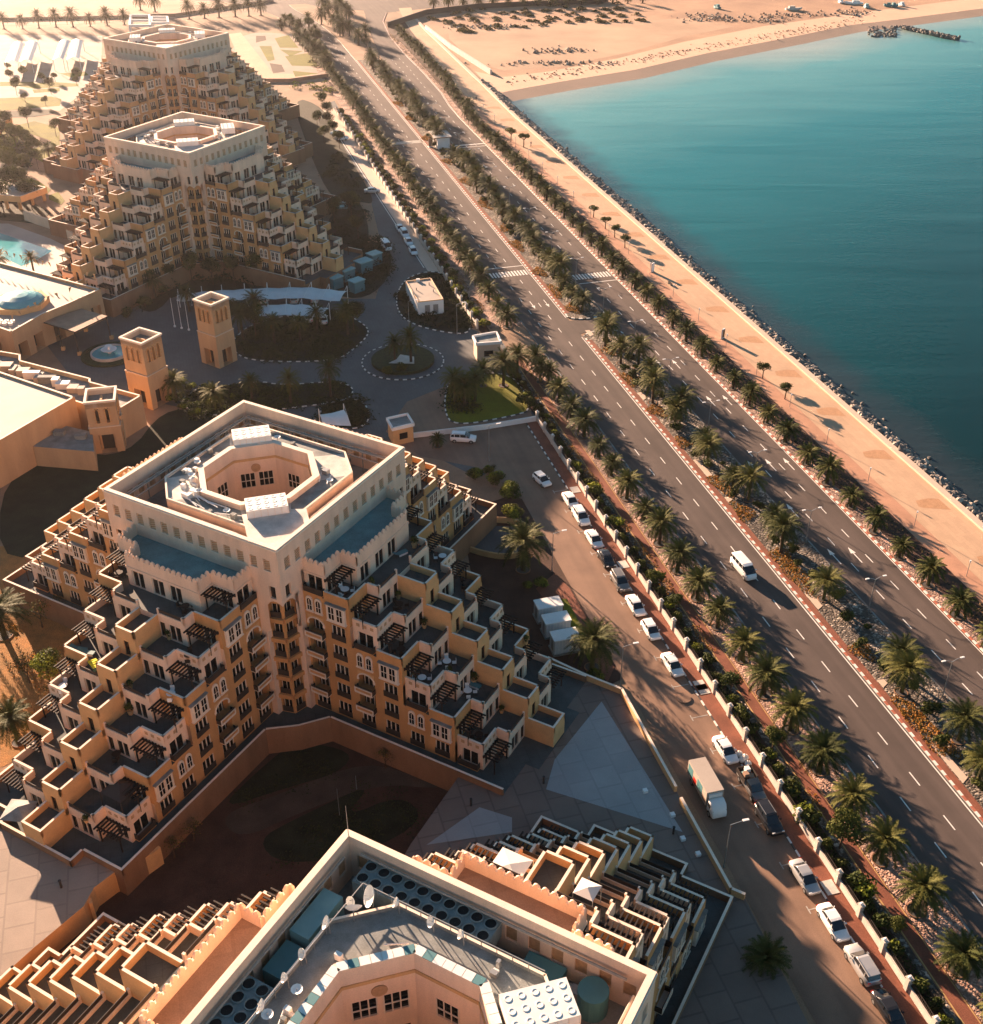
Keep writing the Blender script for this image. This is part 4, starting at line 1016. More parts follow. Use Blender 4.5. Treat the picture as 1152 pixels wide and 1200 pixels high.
def bare_tree(name, h, r, seed, leaves=0):
    root = empty(name, cat='tree'); rr = random.Random(seed); t = MB()
    def br(p, d, l, w, k):
        q = p+d*l; t.tube(p, q, w, w*.6, 'bark', 5, caps=False)
        if k == 0: return
        for _ in range(3): br(q, (d+Vector((rr.gauss(0,.5), rr.gauss(0,.5), rr.gauss(.1,.35)))).normalized(), l*.72, w*.55, k-1)
    br(Vector((0,0,0)), Vector((0,0,1)), h*.28, .14, 5); t.obj('trunk', root)
    if leaves: blob_mesh(r, r, r*.6, leaves, .13, seed, ('leaf','leaf_orange'), z0=h*.35, hollow=.2).obj('crown', root)
    return root

P_road = [palm_proto(10+i, 2.8+.2*i, 3.2, 62) for i in range(3)]
P_prom = [palm_proto(20+i, 2.3+.15*i, 2.7, 50) for i in range(2)]
P_med = [palm_proto(30+i, 3.9+.4*i, 3.9, 66) for i in range(3)]
P_tall = [palm_proto(40+i, 5.4+.6*i, 3.4, 48) for i in range(2)]
def jig(s, a=.35): return rnd.uniform(-a, a)
def plant(protos, i, p, lab, grp, sc_=1.0):
    q_ = sc_*rnd.uniform(.80, 1.06); return inst(protos[rnd.randrange(len(protos))], p, rnd.uniform(0, 6.28), (q_*rnd.uniform(.92,1.08), q_*rnd.uniform(.92,1.08), q_*rnd.uniform(.88,1.15)), lab, grp)
# landward row, 6.9 m apart
s = 49.0; k = 1
pos = [48.0+6.865*i for i in range(62)]
for s in pos:
    if 193 < s < 212: continue
    if s > 455: break
    plant(P_road, k, W(63.15+jig(0,.2), s+jig(0,.3), 0.01), '%s date palm from the bottom in the row beside the landward carriageway' % ordinal(k), 'palms along the landward carriageway', 1.0 if s < 260 else 1.1); k += 1
for s in (457, 463, 468, 474, 480, 486, 492, 498, 505, 512):
    plant(P_road, k, W(63.0-(s-455)*.05+jig(0,1), s, 0.01), '%s date palm from the bottom in the row beside the landward carriageway' % ordinal(k), 'palms along the landward carriageway', 1.15); k += 1
k = 1
for i in range(60):
    s = 96.3+7.12*i+jig(0,.3)
    if s > 520: break
    n = 96.4 if s < 380 else (98.8 if s < 412 else 100.9+(s-412)*.02)
    if s > 290: n += .4
    plant(P_prom, k, W(n+jig(0,.15), s, 0.02), '%s small date palm from the bottom in the row beside the promenade' % ordinal(k), 'palms between seaward carriageway and promenade', 1.0 if s < 300 else 1.1); k += 1
k = 1
med = [(80.1,75.5),(81.9,82),(80.0,91.4),(81.8,95),(80.2,111.5),(79.8,123.5),(80.4,127.5),(79.9,140.5),(81.6,138),(79.9,150),(81,153.5),(80.0,164.0),(82,166),(79.5,173),(81.7,180),(82.3,187),(79.8,190),(79.5,198),(81,201)]
s = 216
while s < 468:
    if not 330 < s < 342: med.append((81.0+jig(0,1.1), s))
    s += 5.6+jig(0,1.2)
for n, s in med:
    plant(P_med, k, W(n, s, 0.13), '%s large date palm from the bottom of the photo standing in the gravel median' % ordinal(k), 'date palms in the median', .88 if s < 200 else .9); k += 1
k = 1
for i in range(22):       # clump where the roads part
    n = rnd.uniform(74, 92); s = rnd.uniform(492, 575)
    if n < 77.5+(s-500)*-.08 or n > 88: continue
    plant(P_med, k, W(n, s, .1), '%s date palm of the dense clump where the two carriageways part' % ordinal(k), 'palms of the far clump', 1.1); k += 1
k = 1
for p in [(5,34),(27,34),(46,33),(66,32),(86,32),(106,31),(126,30),(146,29),(165,12),(182,14)]+[(x, 24-(x-190)*.05) for x in (222,240,257,276,292,306)]:
    plant(P_med, k, G(*p), '%s palm from the left in the row before the pale desert plain' % ordinal(k), 'palms before the desert plain', 1.15); k += 1
k = 1
for i in range(15):
    plant(P_road, k, G(508+i*17.5, 10-i*.45), '%s palm from the left in the row above the dark far retaining wall' % ordinal(k), 'palms above the far wall', 1.15); k += 1
# palms around the drives
k = 1
for x, y, t in [(207,468,0),(252,478,0),(296,470,1),(341,472,1),(388,466,1),(285,398,1),(322,402,1),(352,398,1),(300,375,1),(372,388,1),(408,392,1),(222,365,1),(150,352,1),(182,350,1),
                (463,425,1),(482,428,1),(533,470,1),(545,474,0),(557,470,1),(566,452,0),(590,452,0),(606,440,0),(633,448,0)]:
    dk = 'shaded' if t else 'sunlit'
    plant(P_tall if t else P_med, k, G(x, y), '%s date palm, %s from the left among those round the drives and roundabout' % (dk, ordinal(k)), 'palms round the drives', .9); k += 1
for x, y, lab, sc_ in [(613,668,'broad date palm beside the brown ramp and clipped shrubs, right of the middle block',1.15),(694,782,'date palm beside the three pale cabins',.95),(893,1148,'date palm alone in deep shade at the right foot of the nearest block',.85),
                   (5,745,'date palm catching sun at the left edge beside the middle block',1.2),(22,870,'date palm at the left edge below the brown garden',1.0)]:
    plant(P_med, 1, G(x, y), lab, 'single palms in the gardens', sc_)
plant(P_prom, 0, G(513, 524), 'slim palm wound with lights at the corner behind the middle block', 'single palms in the gardens', .7)
for i, (x, y) in enumerate([(40,320),(130,315-8),(5,330),(165,172),(60,195)]):
    plant(P_tall, i, G(x, y), '%s palm from the left in the pool and lawn gardens beyond the lobby' % ordinal(i+1), 'palms by the pool and lawns', .9)
# shrubs between wall and gravel strip
SH = [shrub_proto('shrub', 1.0, 1.0, .75, 420, .16, 50+i, mt) for i, mt in enumerate([('leaf',), ('leaf','leaf_bright'), ('leaf_dark','leaf')])]
k = 1; s = 49.5
while s < 196:
    kk = 1.0 if rnd.random() < .75 else 1.5
    inst(SH[(k*7) % 3], W(58.3+jig(0,.35), s, 0.0), rnd.uniform(0,6), (kk*rnd.uniform(.8,1.2), kk*rnd.uniform(.8,1.3), kk*rnd.uniform(.75,1.1)), '%s shrub from the bottom in the bed behind the white boundary wall' % ordinal(k), 'shrubs behind the boundary wall'); k += 1
    s += rnd.uniform(2.0, 4.4)
s = 214
while s < 395:
    kk = rnd.uniform(1.0, 1.6)
    inst(SH[1 if rnd.random() < .6 else 0], W(58.4+jig(0,.5), s, 0.0), rnd.uniform(0,6), (kk, kk, kk), '%s shrub from the bottom in the bed behind the white boundary wall' % ordinal(k), 'shrubs behind the boundary wall'); k += 1
    s += rnd.uniform(3.5, 6)
TR = tree_proto('round_tree', 3.6, 2.1, 1500, .17, 77, ('leaf','leaf'), flat=.75)
for i, (n, s) in enumerate([(59.6,71.2),(59.3,86.5),(58.9,97),(59.2,115),(59.5,60)]):
    inst(TR, W(n, s), i*1.3, [1.15,.8,.8,.6,.5][i], ['bushy olive green tree leaning over the boundary wall, the largest along it','second largest bushy tree by the boundary wall, level with the dark parked car','bushy tree by the boundary wall level with the box truck','small bushy tree by the boundary wall beside the parked white cars','smallest bushy tree by the boundary wall near the bottom edge'][i], 'bushy trees along the boundary wall')
# low orange ground cover
def cover(name, spots, seed, mats, dens=26, leaf=.12, h=.35):
    rr = random.Random(seed); m = MB()
    for p, rx, ry in spots:
        for i in range(int(dens*rx*ry*3.14)):
            a = rr.uniform(0, 6.28); q = math.sqrt(rr.random())*(1+.25*math.sin(3*a+p.x)); c = p+DN*(math.cos(a)*rx*q)+DS*(math.sin(a)*ry*q); c.z += rr.uniform(.02, h)*(1-q*.6)
            u = Vector((rr.gauss(0,1), rr.gauss(0,1), rr.gauss(0,.5))).normalized()*leaf*rr.uniform(.7,1.5); v = u.orthogonal().normalized()*leaf*.6
            m.face([c-u, c-v, c+u, c+v], rr.choice(mats))
    o = m.obj(name); tag(o, kind='stuff'); return o
sp_ = [(W(79.3+jig(0,.4), s, .14), 1.5, l) for s, l in ((66,2.5),(83.5,4.5),(88,3),(100,2),(117,4),(122,3),(135,3),(143.5,3.5),(158,2),(170,2.5),(183,3),(196,2.5),(218,3),(228,4),(240,3),(258,4),(270,3),(290,5),(310,4),(330,3),(355,4),(380,4),(400,4))]
cover('ground_cover', sp_, 3, ['leaf_orange','leaf_orange','leaf_orange','leaf'], dens=38)
cover('ground_cover', [(W(59.8+jig(0,.4), s, .02), 1.1, l) for s, l in ((78,2),(108,3),(120,4),(129,4),(137,3),(152,4),(160,4),(172,3),(182,2),(226,4),(240,5),(256,4),(275,5),(296,4),(315,5),(336,4),(360,5))], 4, ['leaf_orange','frond_dry','leaf_orange'], dens=18)
cover('dry_undergrowth', [(W(99.5, 20+12*i, .02), 1.9, 6.3) for i in range(7, 42)], 5, ['frond_dry','leaf_dark','frond_dry'], dens=3, leaf=.16)
cover('ground_cover', [(W(65.2+jig(0,1), 216+12*i, .02), 2.0, 3.2) for i in range(0, 20)], 6, ['leaf_orange','frond_dry'], dens=5)
cover('hedge_planting', [(W(58.2, 22+7*i, .02), .9, 4.2) for i in range(0, 25)], 7, ['leaf_dark','leaf_dark','leaf'], dens=38, leaf=.13, h=.8)
b = MB()
for s, l in ((79,6.5),(93.5,1.4),(113,7),(139,1.5),(149,6),(176,3),(205,3)):
    b.prism([W(78.3, s-l/2)[:2], W(79.3, s-l/2+.6)[:2], W(79.2, s+l/2)[:2], W(78.3, s+l/2)[:2]], .1, .17, 'promedge')
tag(b.obj('pale_slab_path'), kind='structure')
for i in range(16):
    s = 68+i*9.1+jig(0,2); inst(SH[i % 3], W(82.3+jig(0,1.1), s, .13), i, .55+.3*rnd.random(), '%s low round shrub from the bottom of the photo among the white median stones' % ordinal(i+1), 'low shrubs in the median stones')
# clipped shrubs
TP = shrub_proto('clipped_shrub', 1.15, 1.15, .75, 2200, .10, 91, ('leaf_bright','leaf'), 'clipped shrub')
for i, (x, y, k_) in enumerate([(557,562,1.05),(573,555,.75),(582,566,1.1),(598,582,1.35),(599,607,1.2),(633,688,.8),(618,690,.6),(697,800,1.0)]):
    inst(TP, G(x, y), i, k_*1.3, ['clipped round shrub, leftmost of the group at the road bend','smallest clipped shrub at the back of the group at the road bend','clipped shrub just right of the smallest one at the road bend','widest clipped shrub, nearest the road edge','clipped shrub standing on the round green skirt of ground cover','clipped shrub near the broad palm, its right-hand one','tiny clipped shrub left under the broad palm','clipped shrub at the foot of the palm beside the three cabins'][i], 'clipped shrubs by the service road')
UT = tree_proto('umbrella_tree', 2.6, 1.25, 900, .13, 95, ('leaf',), flat=.55)
for i, (n, s) in enumerate([(104,272.4),(103.9,263.4),(104,257),(103.8,249.5),(103.8,176.8),(103.9,168),(103.2,345),(105.2,338)]):
    inst(UT, W(n, s), i, 1.1 if i < 6 else 1.5, '%s small round-headed tree along the promenade inner edge, counted from the far end' % ordinal({6:1,7:2,0:3,1:4,2:5,3:6,4:7,5:8}[i]), 'small round trees on the promenade')
BT = bare_tree('bare_tree', 5, 2.4, 5, 260)
for i, (x, y) in enumerate([(50,735),(75,722),(35,800),(578,556),(62,828)]):
    inst(BT, G(x, y), i*2, [1,.9,1,.45,.8][i], ['thin brown leafless tree in the orange garden left of the middle block','thin leafless tree tight against the middle block back wing','sprawling leafless tree low in the orange garden','small twiggy tree at the foot of the single lamp by the bend','short leafless tree beside the lowest left terraces'][i], 'thin trees in the left garden')
inst(tree_proto('leafy_tree', 4.2, 2.7, 2600, .16, 99, ('leaf_bright','leaf')), G(60, 805), 0, 1, 'bright green leafy tree against the left terraces of the middle block')
# dark garden masses (dense planting, uncountable)
def thicket(name, poly, n, seed, leaf=.28, h=1.4, mats=('leaf_dark',)):
    rr = random.Random(seed); P_ = [G(*p) for p in poly]; x0, x1 = min(p.x for p in P_), max(p.x for p in P_); y0, y1 = min(p.y for p in P_), max(p.y for p in P_); m = MB()
    def inside(x, y):
        c = False
        for a, b_ in zip(P_, P_[1:]+P_[:1]):
            if (a.y > y) != (b_.y > y) and x < (b_.x-a.x)*(y-a.y)/(b_.y-a.y)+a.x: c = not c
        return c
    cl = [(rr.uniform(x0,x1), rr.uniform(y0,y1), rr.uniform(.5,1.0)) for _ in range(n//55)]
    for cx, cy, hh in cl:
        if not inside(cx, cy): continue
        for _ in range(60):
            d = Vector((rr.gauss(0,.9), rr.gauss(0,.9), 0)); z = h*hh*math.exp(-d.length_squared*.5)*rr.uniform(.6,1.1)
            c = Vector((cx+d.x, cy+d.y, z)); u = Vector((rr.gauss(0,1), rr.gauss(0,1), rr.gauss(0,.7))).normalized()*leaf*rr.uniform(.6,1.2); v = u.orthogonal().normalized()*leaf*.5
            m.face([c-u, c-v, c+u, c+v], rr.choice(mats))
    return tag(m.obj(name), kind='stuff')
thicket('garden_thicket', [(130,350),(200,292),(330,312),(400,292),(455,282),(461,322),(430,350),(385,335),(210,332),(178,370)], 26000, 1, h=2.6)
thicket('garden_thicket', [(272,402),(300,378),(390,364),(424,380),(430,392),(395,422),(300,422)], 12000, 2, h=1.0)
thicket('garden_thicket', [(205,462),(300,448),(330,454),(390,449),(412,454),(412,462),(330,480),(230,490)], 7000, 3, h=1.0, mats=('leaf_dark','leaf'))
thicket('garden_thicket', [(466,345),(478,328),(520,322),(545,352),(554,390),(482,378)], 6000, 4, h=1.2)
thicket('garden_thicket', [(524,455),(552,452),(556,486),(524,482)], 1500, 5, h=.9, mats=('leaf_dark','leaf'))
thicket('garden_thicket', [(376,470),(420,466),(434,482),(430,498),(376,500)], 3000, 6, h=1.0)
thicket('garden_thicket', [(385,250),(420,232),(432,262),(432,290),(405,300)], 4000, 8, h=1.4)
thicket('dry_scrub', [(500,22),(560,8),(720,2),(760,25),(640,30),(540,40)], 9000, 9, leaf=.6, h=1.2, mats=('frond_dry','leaf_dark','leaf'))
thicket('dry_scrub', [(60,760),(0,660),(0,880),(70,860)], 1500, 10, leaf=.2, h=.4, mats=('frond_dry','leaf_orange'))
# ------------------------------------------------------------------ vehicles
def loft(m, st, mt, cap=True):
    """st: list of (x, halfwidth, z0, z1, round) -> rounded box hull along x"""
    rings = []
    for x, hw, z0, z1, r in st:
        r = min(r, hw*.8, (z1-z0)*.45)
        rings.append([(x,-hw+r*.4,z0),(x,-hw,z0+r*.6),(x,-hw,(z0+z1)/2),(x,-hw+r*.25,z1-r*.6),(x,-hw+r,z1),(x,0,z1+r*.12),(x,hw-r,z1),(x,hw-r*.25,z1-r*.6),(x,hw,(z0+z1)/2),(x,hw,z0+r*.6),(x,hw-r*.4,z0)])
    i = len(m.v); n = 11; k = m.mi(mt)
    for rg in rings: m.v += rg
    for a in range(len(rings)-1):
        for j in range(n):
            q = (j+1) % n; m.f.append((i+a*n+j, i+a*n+q, i+(a+1)*n+q, i+(a+1)*n+j)); m.m.append(k)
    if cap:
        m.f.append(tuple(range(i+n-1, i-1, -1))); m.m.append(k); e = i+(len(rings)-1)*n; m.f.append(tuple(range(e, e+n))); m.m.append(k)
def wheel(root, x, y, r=.33, w=.22):
    t = MB(); t.tube((0,-w/2,0),(0,w/2,0), r, r, 'tyre', 16); o = t.obj('wheel', root, (x, y, r))
    rm = MB(); rm.tube((0,-w/2-.01,0),(0,w/2+.01,0), r*.6, r*.6, 'steel', 10); rm.obj('rim', o)
def car_proto(kind, paint, label):
    root = empty('parked_car' if kind != 'van' else 'passenger_van', cat='car' if kind != 'van' else 'van')
    b = MB(); c = MB(); g = MB(); L_, Wd = {'sedan':(4.5,.88),'suv':(4.6,.93),'van':(4.9,.92),'hatch':(4.0,.85)}[kind]; h = L_/2
    if kind == 'sedan':
        loft(b, [(-h,.68,.42,.86,.15),(-h+.12,.8,.28,.95,.18),(-h+.9,Wd,.22,1.0,.16),(-.6,Wd,.2,.98,.14),(.8,Wd,.2,.95,.14),(h-.9,Wd-.01,.22,.88,.2),(h-.2,.82,.26,.76,.22),(h,.62,.36,.66,.15)], paint)
        loft(g, [(-1.55,.66,.92,1.0,.1),(-.95,.7,.92,1.36,.16),(-.55,.7,.92,1.42,.16),(.25,.7,.92,1.42,.16),(.62,.70,.92,1.3,.16),(1.25,.72,.88,.96,.1)], 'carglass')
        loft(c, [(-1.0,.6,1.34,1.40,.05),(-.8,.63,1.38,1.445,.06),(.15,.63,1.39,1.45,.06),(.42,.6,1.36,1.42,.05)], paint)
        pil = (-1.28,-.15,.72)
    elif kind == 'hatch':
        loft(b, [(-h,.7,.4,.95,.15),(-h+.15,.82,.26,1.0,.16),(-.9,Wd,.2,1.0,.14),(.7,Wd,.2,.96,.14),(h-.6,Wd-.02,.22,.88,.2),(h-.12,.8,.28,.76,.2),(h,.62,.38,.66,.15)], paint)
        loft(g, [(-1.85,.68,.95,1.05,.1),(-1.5,.7,.95,1.42,.15),(.1,.7,.95,1.46,.16),(.5,.7,.93,1.32,.16),(1.15,.72,.88,.97,.1)], 'carglass')
        loft(c, [(-1.55,.62,1.4,1.46,.05),(-1.3,.64,1.42,1.485,.06),(0,.64,1.43,1.49,.06),(.3,.6,1.39,1.45,.05)], paint); pil = (-1.5,-.4,.5)
    elif kind == 'suv':
        loft(b, [(-h,.76,.45,1.05,.15),(-h+.12,.86,.34,1.12,.14),(-1.2,Wd,.3,1.1,.12),(.9,Wd,.3,1.08,.12),(h-.8,Wd-.01,.3,1.02,.18),(h-.12,.84,.34,.92,.2),(h,.66,.42,.82,.15)], paint)
        loft(g, [(-h+.12,.7,1.08,1.2,.08),(-h+.45,.74,1.06,1.62,.14),(-.2,.74,1.06,1.68,.14),(.45,.74,1.05,1.6,.14),(1.2,.76,1.0,1.1,.1)], 'carglass')
        loft(c, [(-h+.3,.68,1.6,1.68,.05),(-1.2,.69,1.64,1.72,.05),(.1,.69,1.65,1.73,.05),(.35,.64,1.6,1.68,.05)], paint); pil = (-1.5,-.5,.6)
        for sy in (-1, 1): c.box(-1.7, .2, sy*.62-.025, sy*.62+.025, 1.74, 1.79, 'steel')
    else:
        loft(b, [(-h,.8,.35,1.2,.12),(-h+.1,.88,.28,1.25,.12),(-1.0,Wd,.26,1.25,.1),(1.5,Wd,.26,1.22,.12),(h-.25,.86,.28,1.05,.2),(h,.7,.36,.85,.15)], paint)
        loft(g, [(-h+.06,.78,1.2,1.3,.08),(-h+.22,.8,1.2,1.85,.12),(1.0,.8,1.2,1.88,.12),(1.55,.8,1.18,1.6,.14),(2.1,.78,1.08,1.18,.1)], 'carglass')
        loft(c, [(-h+.08,.76,1.8,1.92,.1),(-1.8,.8,1.83,2.0,.12),(.7,.8,1.85,2.0,.12),(1.15,.72,1.8,1.92,.1)], paint); pil = (-1.9,-1.0,-.1,.8)
    b.obj('body', root, smooth=True); g.obj('windows', root); c.obj('roof', root)
    for x in pil:
        for sy in (-1, 1):
            p = MB(); zz = {'sedan':(.95,1.38),'hatch':(.97,1.42),'suv':(1.08,1.64),'van':(1.22,1.85)}[kind]; p.box(-.045, .045, -.02, .02, zz[0], zz[1], paint); p.obj('pillar', root, (x, sy*{'sedan':.715,'hatch':.715,'suv':.75,'van':.81}[kind], 0))
    for sx in (-1, 1):
        for sy in (-1, 1): wheel(root, sx*(h-.82), sy*(Wd-.1), .36 if kind in ('suv','van') else .32)
    zl = {'sedan':.68,'hatch':.7,'suv':.85,'van':.78}[kind]
    for sy in (-1, 1):
        q = MB(); q.box(-.05,.05,-.16,.16,-.07,.07,'lamphead'); q.obj('headlight', root, (h-.09, sy*.58, zl)); q = MB(); q.box(-.04,.04,-.14,.14,-.09,.09,'lampred'); q.obj('tail_light', root, (-h+.03, sy*.62, zl+.12))
        q = MB(); q.box(-.07,.07,-.1,.1,-.06,.06,paint); q.obj('mirror', root, ({'van':1.55}.get(kind,.72), sy*(Wd+.07), {'suv':1.12,'van':1.3}.get(kind,.98)))
    root['label'] = label; return root
CARS = {}
def car(kind, paint, p, rz, label, group):
    if (kind, paint) not in CARS: CARS[(kind, paint)] = car_proto(kind, paint, label)
    return inst(CARS[(kind, paint)], p, rz, .98, label, group)
g_ = 'cars parked along the white boundary wall'
for n, s, k, pt, dz, lab in [(53.9,145.0,'sedan','carwhite',.02,'white saloon car, the one farthest up the parked row along the boundary wall'),(53.9,140.0,'suv','carwhite',0,'boxy white car parked second from the far end of the row'),(53.8,133.8,'sedan','carwhite',.02,'white saloon just ahead of the two dark cars'),
    (53.8,128.5,'sedan','carblack',0,'black saloon car, farther of the two dark cars together'),(53.7,122.6,'suv','cargrey',-.02,'dark grey off-roader, nearer of the two dark cars together'),(53.8,116.8,'sedan','carwhite',0,'white saloon directly behind the dark off-roader'),
    (53.8,111.2,'hatch','carwhite',0,'white hatchback between two white saloons in the parked row'),(53.8,103.8,'sedan','carwhite',.03,'white saloon with empty bays before and behind it, by the square manhole cover'),(53.8,87.8,'sedan','carwhite',.02,'white saloon parked beside the rubbish bags and loaded pickup'),
    (53.8,76.6,'suv','carblack',0,'black off-roader parked just below the loaded pickup'),(53.8,68.4,'sedan','carsilver',.02,'silver saloon car parked alone under the bushy tree'),(53.8,62.5,'sedan','carwhite',0,'white saloon car, third from the bottom of the parked row'),
    (54.0,57.3,'suv','carsilver',0,'pale off-roader with roof rails, second from the bottom of the parked row'),(53.9,52.2,'sedan','carblack',0,'black saloon car cut by the bottom edge of the photo')]:
    car(k, pt, W(n, s, .01), RA+dz+(math.pi if 'off-roader with roof' in lab else 0), lab, g_)
car('hatch','carwhite', W(51.4,152.2,.01), RA+R(14), 'white hatchback standing in the road at the head of the parked row', 'cars on the drives')
car('suv','carwhite', W(42.4,169,.01), RA+R(68), 'white off-roader crossing the shaded bend behind the middle block', 'cars on the drives')
for n, s, k, lab in [(53.7,276.4,'sedan','small white car, topmost of the four parked above the white flat-roofed kiosk'),(54,272,'suv','white car, second of the four parked above the kiosk'),(53.8,266.6,'sedan','white saloon, third of the four parked above the kiosk'),(53.5,259.9,'hatch','white car, lowest of the four parked above the kiosk')]:
    car(k, 'carwhite', W(n, s, .01), RA, lab, 'cars above the kiosk')
car('van','carwhite', W(47.9,264.8,.01), RA+R(5), 'long white car standing in the drive left of the four parked cars', 'cars on the drives')
car('sedan','carwhite', W(52.7,367,.01), RA+R(78), 'far white car, upper of the pair parked crosswise near the striped gateway', 'far crosswise cars')
car('sedan','carwhite', W(53,361.2,.01), RA+R(78), 'far white car, lower of the pair parked crosswise near the striped gateway', 'far crosswise cars')
car('sedan','carsilver', W(52.6,307.8,.01), RA+R(80), 'silver car turning crosswise at the edge of the long shadow', 'cars on the drives')
van = car('van','carwhite', W(72.2,120.6,.01), RA+R(3), 'white passenger van driving down the landward carriageway', 'vehicles under way'); van.scale = (1.05,1.0,1.05); van.name = 'passenger_van'
# box truck
tr = empty('box_truck', W(48.7,81.6,.01), RA+R(-1), 'white box truck with blue and red artwork on its side, on the service road', 'truck')
b = MB(); b.box(-4.2, 1.6, -1.15, 1.15, .95, 3.25, 'hallroof'); b.obj('cargo_box', tr)
b = MB()
for x0, x1, z0, z1, c_ in ((-4.0,-2.6,1.3,2.9,'tealsheet'),(-2.4,-1.5,1.1,2.2,'lampred'),(-1.2,.3,1.6,3.0,'tealsheet'),(.5,1.4,1.2,1.9,'rust')): b.prism([(x0,-1.152),(x1,-1.152),(x1,-1.165),(x0,-1.165)], z0, z1, c_)
b.obj('side_artwork', tr)
b = MB(); loft(b, [(1.75,1.0,.45,2.3,.15),(2.1,1.05,.4,2.35,.15),(2.9,1.05,.4,2.2,.2),(3.35,1.0,.4,1.45,.2),(3.5,.92,.45,1.2,.15)], 'white'); b.obj('cab', tr, smooth=True)
b = MB(); loft(b, [(2.75,.9,1.4,2.2,.1),(3.3,.93,1.38,1.5,.1)], 'carglass'); b.box(2.0,2.7,-1.07,1.07,1.45,2.05,'carglass'); b.obj('windscreen', tr)
b = MB(); b.box(-4.1,3.2,-.45,.45,.55,.94,'iron'); b.box(1.55,1.8,-.9,.9,2.35,2.9,'whitebox'); b.obj('chassis', tr)
for x in (-2.9, 2.6):
    for sy in (-1, 1): wheel(tr, x, sy*.95, .46, .3)
for sy in (-1, 1): q = MB(); q.box(-.04,.04,-.15,.15,-.1,.1,'lamphead'); q.obj('headlight', tr, (3.5, sy*.7, .8))
tr.scale = (.9, .9, .88)
# loaded pickup and rubbish bags
pk = empty('pickup_truck', W(54.2,81.6,.01), RA, 'dark open pickup truck heaped with cartons, beside white rubbish bags', 'pickup truck')
b = MB(); loft(b, [(-2.4,.8,.45,.85,.1),(-.2,.86,.4,.9,.1),(1.0,.86,.4,1.0,.12),(2.3,.8,.42,.9,.2)], 'cargrey'); b.obj('body', pk, smooth=True)
b = MB(); loft(b, [(-.2,.75,.9,1.7,.15),(.7,.75,.9,1.7,.18),(1.3,.76,.9,1.05,.1)], 'carglass'); b.obj('cab', pk)
b = MB()
for sy in (-1, 1): b.box(-2.4,-.35,sy*.86-.03,sy*.86+.03,.85,1.5,'iron')
b.box(-2.43,-2.37,-.86,.86,.85,1.5,'iron'); b.obj('cargo_cage', pk)
for x in (-1.6, 1.5):
    for sy in (-1, 1): wheel(pk, x, sy*.78, .35)
for i, (x, y, z, c_) in enumerate([(-2.0,.3,.9,'rust'),(-1.5,-.3,.9,'canopy_teal'),(-.9,.25,.9,'rust'),(-1.7,.1,1.4,'white'),(-1.1,-.35,1.3,'rust')]):
    q = MB(); q.box(-.3,.3,-.28,.28,0,.5,c_); p = W(54.2,81.6,0)+Vector((math.cos(RA)*x-math.sin(RA)*y, math.sin(RA)*x+math.cos(RA)*y, z)); o = q.obj('carton', None, p, RA+rnd.uniform(-.4,.4)); tag(o, ['brown carton at the tail of the loaded pickup','teal carton low in the pickup bed','brown carton behind the pickup cab','white carton on top of the pickup load','upper brown carton on the pickup load'][i], 'carton', 'load of the pickup')
bg_ = blob_mesh(.42,.42,.36,160,.2,5,('cloth','white'),hollow=.8)
bgm = bg_.mesh('rubbish_bag')
for i, (n, s) in enumerate([(55.2,86.9),(55.6,86.2),(55.1,85.9),(55.5,85.2),(55.2,84.6)]):
    m = MB(); m.lathe([(.02,.02),(.36,.08),(.44,.3),(.36,.5),(.16,.62),(.05,.75),(.1,.8)], 'cloth', 9); o = m.obj('rubbish_bag', None, W(n, s, .1), i); o.scale = (1, 1.1, .9+.1*(i % 3)); tag(o, '%s white rubbish bag counted down the heap behind the pickup' % ordinal(i+1), 'rubbish bag', 'heap of rubbish bags')
# ------------------------------------------------------------------ lamps
def lamp_single():
    r = empty('street_lamp', cat='street lamp'); m = MB(); m.tube((0,0,0),(0,0,.5),.11,.09,'steel',8); m.tube((0,0,.5),(0,0,6.7),.075,.045,'steel',8); m.obj('pole', r)
    m = MB(); m.tube((0,0,6.7),(1.5,0,7.0),.04,.03,'steel',6); m.obj('arm', r); m = MB(); m.box(1.3,2.0,-.13,.13,6.96,7.06,'lamphead'); m.obj('lamp_head', r); return r
def lamp_double():
    r = empty('street_lamp', cat='street lamp'); m = MB(); m.tube((0,0,0),(0,0,.5),.12,.1,'steel',8); m.tube((0,0,.5),(0,0,6.2),.08,.05,'steel',8); m.obj('pole', r)
    for s in (-1, 1): m = MB(); m.path([(0,0,6.2),(s*.7,0,6.55),(s*1.3,0,6.65)],[.045,.04,.03],'steel',6); m.obj('arm', r); m = MB(); m.box(min(s*1.15,s*1.75),max(s*1.15,s*1.75),-.12,.12,6.6,6.7,'lamphead'); m.obj('lamp_head', r)
    return r
LS = lamp_single()
for i, (n, s, lab) in enumerate([(45.3,128.4,'single-arm street lamp beside the brown verge right of the middle block'),(45.9,102.2,'single-arm street lamp at the corner of the deck wall'),(46.3,72.3,'single-arm street lamp nearest the camera, below the box truck'),(44.9,161.3,'single-arm street lamp standing on the shaded bend'),(52.2,212,'single-arm street lamp beside the flat-roofed guard house'),(43,216,'single-arm street lamp left of the white kiosk')]):
    inst(LS, W(n, s), RA+R(88)+math.pi*0, 1, lab, 'single street lamps')
LD = lamp_double()
for i in range(19):
    s = 54+17.7*i
    inst(LD, W(84.7, s, .12), AR-R(90), .92, '%s twin-arm street lamp from the bottom of the photo in the median' % ordinal(i+1), 'twin street lamps in the median')
